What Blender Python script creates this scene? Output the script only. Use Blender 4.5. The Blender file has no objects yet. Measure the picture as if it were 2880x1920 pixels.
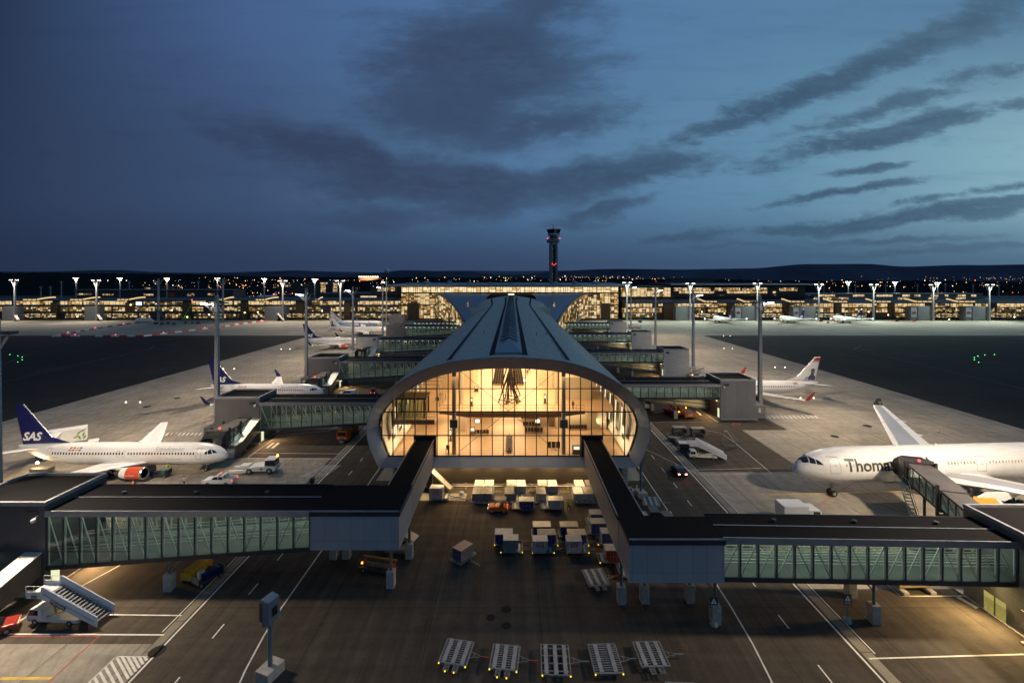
import bpy, bmesh, math, random
from mathutils import Vector, Matrix
R = math.radians
random.seed(7)
scene = bpy.context.scene
col = scene.collection

# ---------------------------------------------------------------- camera
F, H, U0, V0 = 1045.3, 36.0, 1176.0, 642.0        # sight lines of the photograph (focal length in its pixels, eye height, horizon)
cam_d = bpy.data.cameras.new('camera'); cam = bpy.data.objects.new('camera', cam_d); col.objects.link(cam)
cam.location = (0, 0, H); cam.rotation_euler = (R(90), 0, 0)
cam_d.sensor_width = 36; cam_d.lens = 16; cam_d.shift_y = -0.0604
cam_d.clip_start = 0.5; cam_d.clip_end = 80000
scene.camera = cam
scene.view_settings.view_transform = 'Standard'; scene.view_settings.look = 'None'
scene.view_settings.exposure = 0.0; scene.view_settings.gamma = 1.0
cy = scene.cycles
cy.use_denoising = True
cy.max_bounces = 6; cy.transparent_max_bounces = 24; cy.diffuse_bounces = 3; cy.glossy_bounces = 3; cy.transmission_bounces = 4
cy.sample_clamp_indirect = 4; cy.caustics_reflective = False; cy.caustics_refractive = False

def lin(c):
    return tuple(((x/255)/12.92 if x/255 <= .04045 else ((x/255+.055)/1.055)**2.4) for x in c)
def rgba(c): return (*c, 1)
def G(u, v, z=0.0):                                # the point at height z seen at (u, v)
    Y = (H-z)*F/(v-V0); return Vector(((u-U0)*Y/F, Y, z))
def A(u, v, Y):                                    # the point at distance Y seen at (u, v)
    return Vector(((u-U0)*Y/F, Y, H-(v-V0)*Y/F))
def AX(u, Y): return (u-U0)*Y/F

class NT:                                          # short-hand for node trees
    def __init__(s, nt): s.nt = nt; nt.nodes.clear()
    def n(s, t, **kw):
        o = s.nt.nodes.new(t)
        for k, v in kw.items(): setattr(o, k, v)
        return o
    def l(s, a, b): s.nt.links.new(a, b)
    def m(s, op, a, b=None, c=None, clamp=False):
        o = s.n('ShaderNodeMath', operation=op, use_clamp=clamp)
        for i, x in enumerate((a, b, c)):
            if x is None: continue
            if isinstance(x, (int, float)): o.inputs[i].default_value = x
            else: s.l(x, o.inputs[i])
        return o.outputs[0]
    def vm(s, op, a, b=None):
        o = s.n('ShaderNodeVectorMath', operation=op)
        for i, x in enumerate((a, b)):
            if x is None: continue
            if isinstance(x, (tuple, list)): o.inputs[i].default_value = x
            else: s.l(x, o.inputs[i])
        return o
    def mix(s, f, a, b, mode='MIX'):
        o = s.n('ShaderNodeMix', data_type='RGBA', blend_type=mode)
        for i, x in ((0, f), (6, a), (7, b)):
            if isinstance(x, (int, float)): o.inputs[i].default_value = x
            elif isinstance(x, tuple): o.inputs[i].default_value = x if len(x) == 4 else rgba(x)
            else: s.l(x, o.inputs[i])
        return o.outputs[2]
    def ramp(s, f, stops, interp='LINEAR'):
        o = s.n('ShaderNodeValToRGB'); o.color_ramp.interpolation = interp
        e = o.color_ramp.elements
        while len(e) < len(stops): e.new(0.5)
        for k, (p, c) in enumerate(stops):
            e[k].position = p; e[k].color = rgba(c) if not isinstance(c, (int, float)) else (c, c, c, 1)
        s.l(f, o.inputs[0]); return o.outputs[0]
    def noise(s, vec, scale, detail=4, rough=.55, dist=0):
        o = s.n('ShaderNodeTexNoise'); o.inputs['Scale'].default_value = scale; o.inputs['Detail'].default_value = detail
        o.inputs['Roughness'].default_value = rough; o.inputs['Distortion'].default_value = dist
        if vec is not None: s.l(vec, o.inputs['Vector'])
        return o
    def mapping(s, vec, loc=(0, 0, 0), rot=(0, 0, 0), scale=(1, 1, 1), kind='POINT'):
        o = s.n('ShaderNodeMapping', vector_type=kind)
        o.inputs['Location'].default_value = loc; o.inputs['Rotation'].default_value = rot; o.inputs['Scale'].default_value = scale
        s.l(vec, o.inputs['Vector']); return o.outputs[0]
    def smooth(s, v, a, b, lo=0., hi=1.):
        o = s.n('ShaderNodeMapRange', interpolation_type='SMOOTHSTEP')
        for i, x in enumerate((v, a, b, lo, hi)):
            if isinstance(x, (int, float)): o.inputs[i].default_value = x
            else: s.l(x, o.inputs[i])
        return o.outputs[0]

# ---------------------------------------------------------------- dusk sky (a function of the direction only)
world = bpy.data.worlds.new('World'); scene.world = world; world.use_nodes = True
def make_sky():
    t = NT(world.node_tree)
    tc = t.n('ShaderNodeTexCoord'); sx = t.n('ShaderNodeSeparateXYZ'); t.l(tc.outputs['Generated'], sx.inputs[0])
    dy = t.m('MAXIMUM', t.m('ABSOLUTE', sx.outputs[1]), .2)
    s_ = t.m('DIVIDE', sx.outputs[0], dy); t_ = t.m('DIVIDE', sx.outputs[2], dy)
    x = t.m('MULTIPLY_ADD', s_, 1/2.3, .5, clamp=True)
    lo = t.ramp(x, [(0, lin((35, 48, 76))), (.5, lin((50, 71, 104))), (.75, lin((61, 90, 122))), (1, lin((76, 110, 136)))])
    mi = t.ramp(x, [(0, lin((40, 56, 86))), (.25, lin((57, 80, 116))), (.5, lin((77, 117, 158))), (.75, lin((94, 141, 172))), (1, lin((132, 176, 192)))])
    hi = t.ramp(x, [(0, lin((36, 52, 80))), (.25, lin((64, 95, 142))), (.5, lin((74, 116, 162))), (.75, lin((82, 127, 165))), (1, lin((86, 128, 160)))])
    base = t.mix(t.smooth(t_, .02, .2), lo, mi); base = t.mix(t.smooth(t_, .26, .6), base, hi)
    cb = t.n('ShaderNodeCombineXYZ'); t.l(s_, cb.inputs[0]); t.l(t_, cb.inputs[1])
    p = cb.outputs[0]
    w1 = t.noise(t.mapping(p, scale=(2.2, 3.2, 1)), 1.6, 5, .6)
    w = t.vm('SUBTRACT', w1.outputs['Color'], (.5, .5, .5)).outputs[0]
    w = t.vm('MULTIPLY', w, (.34, .13, 0)).outputs[0]
    wk = t.n('ShaderNodeVectorMath', operation='SCALE'); t.l(w, wk.inputs[0]); t.l(t.smooth(s_, .2, .6, 1.0, .62), wk.inputs['Scale']); w = wk.outputs[0]
    pw = t.vm('ADD', p, w).outputs[0]
    blobs = [  # centre u, v, half length, half width, tilt in degrees, weight
        (1110, 140, 350, 240, 12, 1.15), (1060, 260, 360, 140, -2, .95), (1240, 20, 240, 140, 40, .9), (900, 60, 230, 70, -14, .35), (1300, 190, 260, 120, 18, .6),
        (1230, 290, 320, 70, 12, .9), (780, 370, 340, 80, -22, 1.05), (1020, 428, 470, 85, -4, 1.2), (1350, 415, 380, 80, 10, 1.05), (960, 380, 300, 80, -4, .7),
        (1080, 480, 220, 50, 6, .8), (900, 500, 260, 42, -3, .7), (1390, 484, 240, 28, 12, .85), (1545, 325, 150, 30, 6, .75), (580, 330, 240, 70, -35, .55),
        (1900, 195, 540, 50, 19, 1.1), (2200, 65, 380, 62, 25, 1.0), (2050, 248, 330, 30, 14, .8), (2060, 305, 460, 36, 13, 1.1), (2270, 168, 260, 26, 14, .65),
        (1990, 395, 160, 16, 8, .9), (1950, 442, 320, 16, 8, 1.0), (2060, 503, 620, 24, 5, 1.1), (2220, 478, 440, 22, 6, 1.0), (2240, 446, 360, 15, 8, .8),
        (1780, 535, 240, 14, 2, .75), (2080, 572, 520, 15, 2, .75), (1560, 545, 260, 15, 0, .7), (2060, 545, 320, 12, 2, .75), (1700, 566, 240, 12, 0, .55), (2250, 560, 320, 14, 0, .65),
        (300, 130, 520, 220, -20, .22), (180, 420, 520, 160, -8, .2)]
    tot = None
    for (u, v, a, b, ang, wt) in blobs:
        q = t.mapping(pw, loc=((u-U0)/F, (V0-v)/F, 0), rot=(0, 0, R(ang)), scale=(a/F, b/F, 1), kind='TEXTURE')
        d = t.vm('LENGTH', q).outputs['Value']
        g = t.smooth(d, 1.25, .0, 0, wt)
        tot = g if tot is None else t.m('SMOOTH_MAX', tot, g, .25)
    n1 = t.noise(t.mapping(p, rot=(0, 0, R(-11)), scale=(2.2, 9, 1)), 2.2, 8, .62, .3)
    n2 = t.noise(t.mapping(p, rot=(0, 0, R(-6)), scale=(4, 11, 1)), 5, 8, .65, .4)
    nn = t.m('ADD', t.m('MULTIPLY', n1.outputs[0], .70), t.m('MULTIPLY', n2.outputs[0], .45))
    mask = t.m('ADD', t.m('MULTIPLY', t.m('SUBTRACT', nn, .575), t.smooth(s_, .1, .5, 1.35, 2.7)), tot)
    mask = t.m('MULTIPLY', mask, t.smooth(tot, .02, .3))
    mask = t.smooth(mask, .12, .95)
    cc = t.ramp(x, [(0, lin((36, 49, 76))), (.42, lin((51, 66, 95))), (.7, lin((51, 74, 101))), (1, lin((58, 88, 116)))])
    cc = t.mix(t.smooth(nn, .4, .75), cc, t.mix(.22, cc, mi))
    c = t.mix(t.m('MULTIPLY', mask, .93), base, cc)
    # faint high veils
    v3 = t.noise(t.mapping(p, rot=(0, 0, R(-12)), scale=(1.5, 14, 1)), 2.0, 6, .6)
    c = t.mix(t.m('MULTIPLY', t.smooth(v3.outputs[0], .45, .75), .16), c, cc)
    hs = t.n('ShaderNodeHueSaturation'); hs.inputs['Saturation'].default_value = .95; hs.inputs['Value'].default_value = .97; t.l(c, hs.inputs['Color']); c = hs.outputs[0]
    bg = t.n('ShaderNodeBackground'); bg.inputs['Strength'].default_value = 1.0; t.l(c, bg.inputs[0])
    o = t.n('ShaderNodeOutputWorld'); t.l(bg.outputs[0], o.inputs[0])
make_sky()
world.cycles.sampling_method = 'MANUAL'; world.cycles.sample_map_resolution = 512

# ---------------------------------------------------------------- helpers: materials
MATS = {}
def M(name, c, rough=.6, metal=0., var=.18, scale=1.5, stretch=(1, 1, 1), bump=0., spec=.4, fine=0.):
    if name in MATS: return MATS[name]
    m = bpy.data.materials.new(name); m.use_nodes = True; t = NT(m.node_tree)
    tc = t.n('ShaderNodeTexCoord'); p = t.mapping(tc.outputs['Object'], scale=stretch)
    n = t.noise(p, scale, 5, .6)
    f = n.outputs[0]
    a = tuple(max(0, x*(1-var)) for x in c); b = tuple(min(1, x*(1+var)) for x in c)
    cc = t.ramp(f, [(.28, a), (.72, b)])
    if fine:
        n2 = t.noise(tc.outputs['Object'], scale*14, 3, .7)
        cc = t.mix(fine, cc, t.ramp(n2.outputs[0], [(.3, tuple(x*.55 for x in c)), (.7, tuple(min(1, x*1.45) for x in c))]))
    b_ = t.n('ShaderNodeBsdfPrincipled'); t.l(cc, b_.inputs['Base Color'])
    b_.inputs['Metallic'].default_value = metal; b_.inputs['Specular IOR Level'].default_value = spec
    t.l(t.smooth(f, .25, .75, max(.03, rough*.85), min(1, rough*1.15)), b_.inputs['Roughness'])
    if bump:
        bp = t.n('ShaderNodeBump'); bp.inputs['Strength'].default_value = bump; bp.inputs['Distance'].default_value = .02
        t.l(n.outputs[0], bp.inputs['Height']); t.l(bp.outputs[0], b_.inputs['Normal'])
    o = t.n('ShaderNodeOutputMaterial'); t.l(b_.outputs[0], o.inputs[0])
    MATS[name] = m; return m
def emit(name, c, s, sample=False):
    if name in MATS: return MATS[name]
    m = bpy.data.materials.new(name); m.use_nodes = True; t = NT(m.node_tree)
    e = t.n('ShaderNodeEmission'); e.inputs[0].default_value = rgba(c); e.inputs[1].default_value = s
    o = t.n('ShaderNodeOutputMaterial'); t.l(e.outputs[0], o.inputs[0])
    m.cycles.emission_sampling = 'AUTO' if sample else 'NONE'
    MATS[name] = m; return m
def glass(name, tint=(.85, .95, .9), refl=.12, rough=.02):
    if name in MATS: return MATS[name]
    m = bpy.data.materials.new(name); m.use_nodes = True; t = NT(m.node_tree)
    tr = t.n('ShaderNodeBsdfTransparent'); tr.inputs[0].default_value = rgba(tint)
    gl = t.n('ShaderNodeBsdfGlossy'); gl.inputs['Roughness'].default_value = rough; gl.inputs[0].default_value = (.9, .95, .95, 1)
    lw = t.n('ShaderNodeLayerWeight'); lw.inputs[0].default_value = .5
    f = t.m('MULTIPLY_ADD', t.m('POWER', lw.outputs['Facing'], 5), .85, .03+refl*.4, clamp=True)
    x = t.n('ShaderNodeMixShader'); t.l(f, x.inputs[0]); t.l(tr.outputs[0], x.inputs[1]); t.l(gl.outputs[0], x.inputs[2])
    o = t.n('ShaderNodeOutputMaterial'); t.l(x.outputs[0], o.inputs[0])
    MATS[name] = m; return m
def litwin(name, stops, strength, sx=.35, sz=.9, seed=0, contrast=(.3, .7)):      # windows of lit rooms seen from far
    if name in MATS: return MATS[name]
    m = bpy.data.materials.new(name); m.use_nodes = True; t = NT(m.node_tree)
    tc = t.n('ShaderNodeTexCoord'); p = t.mapping(tc.outputs['Object'], loc=(seed*13.7, 0, seed*3.1), scale=(sx, sx, sz))
    sp = t.n('ShaderNodeSeparateXYZ'); t.l(p, sp.inputs[0])
    qx = t.m('MULTIPLY', sp.outputs[0], 1.5); qz = t.m('MULTIPLY', sp.outputs[2], 1.2)
    cb = t.n('ShaderNodeCombineXYZ'); t.l(t.m('FLOOR', qx), cb.inputs[0]); t.l(t.m('FLOOR', qz), cb.inputs[1])
    wn = t.n('ShaderNodeTexWhiteNoise', noise_dimensions='2D'); t.l(cb.outputs[0], wn.inputs['Vector'])
    n = t.noise(t.mapping(p, scale=(1, 1, 2.5)), 2.6, 4, .7)
    f = t.m('ADD', t.m('MULTIPLY', wn.outputs[0], .38), t.m('MULTIPLY', n.outputs[0], .66))
    post = t.smooth(t.m('ABSOLUTE', t.m('SUBTRACT', t.m('FRACT', qx), .5)), .40, .47)
    f = t.m('MULTIPLY_ADD', post, -.3, f)
    c = t.ramp(t.smooth(f, contrast[0], contrast[1]), stops)
    e = t.n('ShaderNodeEmission'); t.l(c, e.inputs[0]); e.inputs[1].default_value = strength
    g = t.n('ShaderNodeBsdfGlossy'); g.inputs['Roughness'].default_value = .1
    x = t.n('ShaderNodeMixShader'); x.inputs[0].default_value = .08; t.l(e.outputs[0], x.inputs[1]); t.l(g.outputs[0], x.inputs[2])
    o = t.n('ShaderNodeOutputMaterial'); t.l(x.outputs[0], o.inputs[0])
    m.cycles.emission_sampling = 'NONE'
    MATS[name] = m; return m

def clad(name, c, pitch, axis='X', depth=.35, rough=.45, metal=.2, hp=0.):         # metal cladding with panel joints
    if name in MATS: return MATS[name]
    m = bpy.data.materials.new(name); m.use_nodes = True; t = NT(m.node_tree)
    g = t.n('ShaderNodeNewGeometry'); sx = t.n('ShaderNodeSeparateXYZ'); t.l(g.outputs['Position'], sx.inputs[0])
    def joint(axis, pitch):
        q = t.m('DIVIDE', sx.outputs['XYZ'.index(axis)], pitch)
        d = t.m('ABSOLUTE', t.m('SUBTRACT', t.m('FRACT', q), .5))
        return t.smooth(d, .5-.035/pitch, .5-.012/pitch), t.m('FLOOR', q)
    j, cell = joint(axis, pitch)
    if hp:
        j2, c2 = joint('Z', hp); j = t.m('MAXIMUM', j, j2); cell = t.m('MULTIPLY_ADD', c2, 7.3, cell)
    wn = t.n('ShaderNodeTexWhiteNoise', noise_dimensions='1D'); t.l(cell, wn.inputs['W'])
    n = t.noise(g.outputs['Position'], .5, 5, .65)
    k = t.m('ADD', t.m('MULTIPLY', wn.outputs[0], .12), t.m('MULTIPLY', n.outputs[0], .3))
    k = t.m('ADD', k, .78)
    vm = t.n('ShaderNodeVectorMath', operation='SCALE'); vm.inputs[0].default_value = c; t.l(k, vm.inputs['Scale'])
    cc = t.mix(t.m('MULTIPLY', j, depth), vm.outputs[0], tuple(x*.25 for x in c))
    b = t.n('ShaderNodeBsdfPrincipled'); t.l(cc, b.inputs['Base Color']); b.inputs['Metallic'].default_value = metal; b.inputs['Roughness'].default_value = rough
    o = t.n('ShaderNodeOutputMaterial'); t.l(b.outputs[0], o.inputs[0])
    MATS[name] = m; return m

# ---------------------------------------------------------------- helpers: meshes and objects
def tag(o, label=None, cat=None, group=None, kind=None):
    if label: o['label'] = label
    if cat: o['category'] = cat
    if group: o['group'] = group
    if kind: o['kind'] = kind
    return o
def thing(name, label, cat, loc=(0, 0, 0), rot=0., group=None):
    o = bpy.data.objects.new(name, None); col.objects.link(o); o.empty_display_size = .5
    o.location = loc; o.rotation_euler = (0, 0, rot)
    return tag(o, label, cat, group)
KIDS = {}
def link(name, me, mat, parent):
    o = bpy.data.objects.new(name, me); col.objects.link(o)
    if mat is not None and not me.materials: me.materials.append(mat)
    if parent is not None:
        o.parent = parent; KIDS.setdefault(parent.name, []).append(o)
    return o
def dup(o, loc=None, rot=None, label=None, parent=None, group=None):
    c = o.copy(); col.objects.link(c)
    if parent is not None: c.parent = parent; KIDS.setdefault(parent.name, []).append(c)
    for k in list(KIDS.get(o.name, [])): dup(k, parent=c)
    if loc is not None: c.location = loc
    if rot is not None: c.rotation_euler = (0, 0, rot)
    if label: c['label'] = label
    if group: c['group'] = group
    return c
class MB:
    def __init__(s): s.v = []; s.f = []; s.x = None
    def add(s, vs, fs):
        b = len(s.v)
        s.v += [tuple(s.x @ Vector(v)) if s.x else tuple(v) for v in vs]
        s.f += [tuple(i+b for i in f) for f in fs]; return s
    def box(s, x0, x1, y0, y1, z0, z1):
        return s.add([(x0, y0, z0), (x1, y0, z0), (x1, y1, z0), (x0, y1, z0), (x0, y0, z1), (x1, y0, z1), (x1, y1, z1), (x0, y1, z1)],
                     [(0, 3, 2, 1), (4, 5, 6, 7), (0, 1, 5, 4), (1, 2, 6, 5), (2, 3, 7, 6), (3, 0, 4, 7)])
    def cbox(s, c, d): return s.box(c[0]-d[0]/2, c[0]+d[0]/2, c[1]-d[1]/2, c[1]+d[1]/2, c[2]-d[2]/2, c[2]+d[2]/2)
    def bar(s, a, b, w, h=None, up=(0, 0, 1)):
        a = Vector(a); b = Vector(b); h = h or w; d = (b-a).normalized(); up = Vector(up)
        if abs(d.dot(up)) > .98: up = Vector((0, 1, 0))
        sd = d.cross(up).normalized()*(w/2); u = sd.cross(d).normalized()*(h/2)
        return s.add([a-sd-u, a+sd-u, a+sd+u, a-sd+u, b-sd-u, b+sd-u, b+sd+u, b-sd+u],
                     [(0, 3, 2, 1), (4, 5, 6, 7), (0, 1, 5, 4), (1, 2, 6, 5), (2, 3, 7, 6), (3, 0, 4, 7)])
    def tube(s, a, b, r0, r1=None, n=10):
        a = Vector(a); b = Vector(b); r1 = r0 if r1 is None else r1; d = (b-a).normalized()
        up = Vector((0, 0, 1)) if abs(d.z) < .9 else Vector((1, 0, 0))
        sd = d.cross(up).normalized(); u = sd.cross(d)
        A_ = [a+(sd*math.cos(k*2*math.pi/n)+u*math.sin(k*2*math.pi/n))*r0 for k in range(n)]
        B_ = [b+(sd*math.cos(k*2*math.pi/n)+u*math.sin(k*2*math.pi/n))*r1 for k in range(n)]
        return s.add(A_+B_, [(k, (k+1) % n, n+(k+1) % n, n+k) for k in range(n)]+[tuple(range(n-1, -1, -1)), tuple(range(n, 2*n))])
    def path(s, pts, r, n=6):
        for a, b in zip(pts, pts[1:]): s.tube(a, b, r, r, n)
        return s
    def loft(s, rings, cap=True, closed=True):
        n = len(rings[0]); vs = [v for r in rings for v in r]; fs = []
        for i in range(len(rings)-1):
            for k in range(n if closed else n-1):
                fs.append((i*n+k, i*n+(k+1) % n, (i+1)*n+(k+1) % n, (i+1)*n+k))
        if cap: fs += [tuple(range(n-1, -1, -1)), tuple((len(rings)-1)*n+k for k in range(n))]
        return s.add(vs, fs)
    def poly(s, pts): return s.add(pts, [tuple(range(len(pts)))])
    def prism(s, pts, d):                           # polygon swept along the vector d
        d = Vector(d); n = len(pts); p = [Vector(q) for q in pts]
        return s.add(p+[q+d for q in p], [tuple(range(n-1, -1, -1)), tuple(range(n, 2*n))]+[(k, (k+1) % n, n+(k+1) % n, n+k) for k in range(n)])
    def sphere(s, c, r, n=12, m=8, sc=(1, 1, 1)):
        rings = []
        for i in range(m+1):
            th = math.pi*i/m
            rings.append([(c[0]+sc[0]*r*math.sin(th)*math.cos(2*math.pi*k/n), c[1]+sc[1]*r*math.sin(th)*math.sin(2*math.pi*k/n), c[2]+sc[2]*r*math.cos(th)) for k in range(n)])
        return s.loft(rings, cap=False)
    def lathe(s, prof, c=(0, 0, 0), ax='X', n=24, cap=False):      # prof: (along, radius)
        rings = []
        for (a, r) in prof:
            rr = []
            for k in range(n):
                y, z = r*math.cos(2*math.pi*k/n), r*math.sin(2*math.pi*k/n)
                rr.append((c[0]+a, c[1]+y, c[2]+z) if ax == 'X' else (c[0]+y, c[1]+z, c[2]+a) if ax == 'Z' else (c[0]+y, c[1]+a, c[2]+z))
            rings.append(rr)
        return s.loft(rings, cap=cap)
    def build(s, name, mat, parent=None, smooth=False, bevel=0., angle=40):
        me = bpy.data.meshes.new(name); me.from_pydata(s.v, [], s.f); me.update()
        bm = bmesh.new(); bm.from_mesh(me)
        if bevel:
            ed = [e for e in bm.edges if len(e.link_faces) == 2 and e.calc_face_angle(0) > R(35)]
            bmesh.ops.bevel(bm, geom=ed, offset=bevel, segments=2, affect='EDGES', profile=.6, clamp_overlap=True)
        bmesh.ops.recalc_face_normals(bm, faces=bm.faces)
        bm.to_mesh(me); bm.free()
        if smooth:
            me.polygons.foreach_set('use_smooth', [True]*len(me.polygons))
            if angle < 180: me.set_sharp_from_angle(angle=R(angle))
        return link(name, me, mat, parent)
def flat(name, polys, mat, z, parent=None, kind=None):      # flat sheets on the ground
    b = MB()
    for p in polys: b.poly([(q[0], q[1], z) for q in p])
    o = b.build(name, mat, parent)
    if kind: o['kind'] = kind
    return o
def strip(b, a, c, w, z):
    a = Vector((a[0], a[1], 0)); c = Vector((c[0], c[1], 0)); d = (c-a).normalized(); n = Vector((-d.y, d.x, 0))*w/2
    b.poly([(*(a-n).xy, z), (*(c-n).xy, z), (*(c+n).xy, z), (*(a+n).xy, z)])
TXT = {}
def text_geo(s, size=1., shear=0., bold=0.):          # letters as flat faces in x, y
    k = (s, shear, bold)
    if k not in TXT:
        cu = bpy.data.curves.new('letters', 'FONT'); cu.body = s; cu.size = 1; cu.shear = shear; cu.offset = bold; cu.resolution_u = 3
        ob = bpy.data.objects.new('letters', cu); col.objects.link(ob)
        dg = bpy.context.evaluated_depsgraph_get(); me = bpy.data.meshes.new_from_object(ob.evaluated_get(dg))
        TXT[k] = ([tuple(v.co) for v in me.vertices], [tuple(p.vertices) for p in me.polygons])
        bpy.data.objects.remove(ob); bpy.data.curves.remove(cu); bpy.data.meshes.remove(me)
    vs, fs = TXT[k]
    x0 = min(v[0] for v in vs); y0 = min(v[1] for v in vs)
    return [((v[0]-x0)*size, (v[1]-y0)*size) for v in vs], fs
def sign_text(name, s, size, origin, xdir, ydir, mat, parent, width=None, shear=0., bold=0.):
    vs, fs = text_geo(s, size, shear, bold)
    k = width/max(v[0] for v in vs) if width else 1
    o, xd, yd = Vector(origin), Vector(xdir).normalized(), Vector(ydir).normalized()
    b = MB(); b.add([o+xd*v[0]*k+yd*v[1]*(1 if not width else k) for v in vs], fs)
    return b.build(name, mat, parent)
def spot(name, loc, target, energy, color, angle=120, blend=.6, size=.6, parent=None):
    d = bpy.data.lights.new(name, 'SPOT'); d.energy = energy; d.color = color; d.spot_size = R(angle); d.spot_blend = blend; d.shadow_soft_size = size
    o = bpy.data.objects.new(name, d); col.objects.link(o); o.location = loc
    o.rotation_euler = (Vector(target)-Vector(loc)).to_track_quat('-Z', 'Y').to_euler()
    return o
def area(name, loc, sx, sy, energy, color, rot=(0, 0, 0), spread=180):
    d = bpy.data.lights.new(name, 'AREA'); d.shape = 'RECTANGLE'; d.size = sx; d.size_y = sy; d.energy = energy; d.color = color; d.spread = R(spread)
    o = bpy.data.objects.new(name, d); col.objects.link(o); o.location = loc; o.rotation_euler = rot
    return o
def point(name, loc, energy, color, size=.15):
    d = bpy.data.lights.new(name, 'POINT'); d.energy = energy; d.color = color; d.shadow_soft_size = size
    o = bpy.data.objects.new(name, d); col.objects.link(o); o.location = loc
    return o

WARM = (1.0, .60, .26); LAMP = (1.0, .79, .56); COOL = (.86, 1.0, .90)
# shared materials
white = M('white_paint', (.66, .66, .65), .35, 0, .06, .8)
offwhite = M('dirty_white_paint', (.55, .54, .51), .5, 0, .2, 3)
steel = M('galvanised_steel', (.42, .43, .43), .42, .6, .2, 3)
dksteel = M('dark_steel', (.07, .075, .08), .5, .4, .25, 3)
black = M('black_rubber', (.018, .018, .018), .7, 0, .3, 4)
dkglass = M('dark_window_glass', (.012, .015, .018), .06, 0, .1, 1, spec=.7)
concrete_b = M('cast_concrete', (.36, .34, .30), .85, 0, .25, 2.5, bump=.3)
roofmat = M('bitumen_roof', (.010, .010, .011), .9, 0, .35, .8, (1, 1, 1), fine=.25, spec=.04)
edgemat = M('roof_edge_metal', (.32, .33, .35), .4, .5, .15, 1)
fascia = M('dark_fascia', (.045, .047, .052), .5, .3, .2, .8)
orange = M('orange_paint', (.60, .13, .02), .45, 0, .15, 2)
red = M('red_paint', (.45, .03, .02), .45, 0, .15, 2)
yellow = M('yellow_paint', (.68, .42, .03), .45, 0, .15, 2)
navy = M('navy_paint', (.010, .012, .085), .35, 0, .1, 1)
redlamp = emit('red_lamp', (1, .06, .05), 4.5)
amberlamp = emit('amber_lamp', (1, .45, .05), 12)
hotlamp = emit('floodlight_lens', (1, .95, .86), 12)
warmlamp = emit('warm_lamp', (1, .72, .35), 12)
greenlamp = emit('green_lamp', (.1, 1, .25), 5)
reflector = emit('yellow_marker_lamp', (1, .7, .02), 1.6)  # dolly reflectors, given a glow of their own
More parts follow.
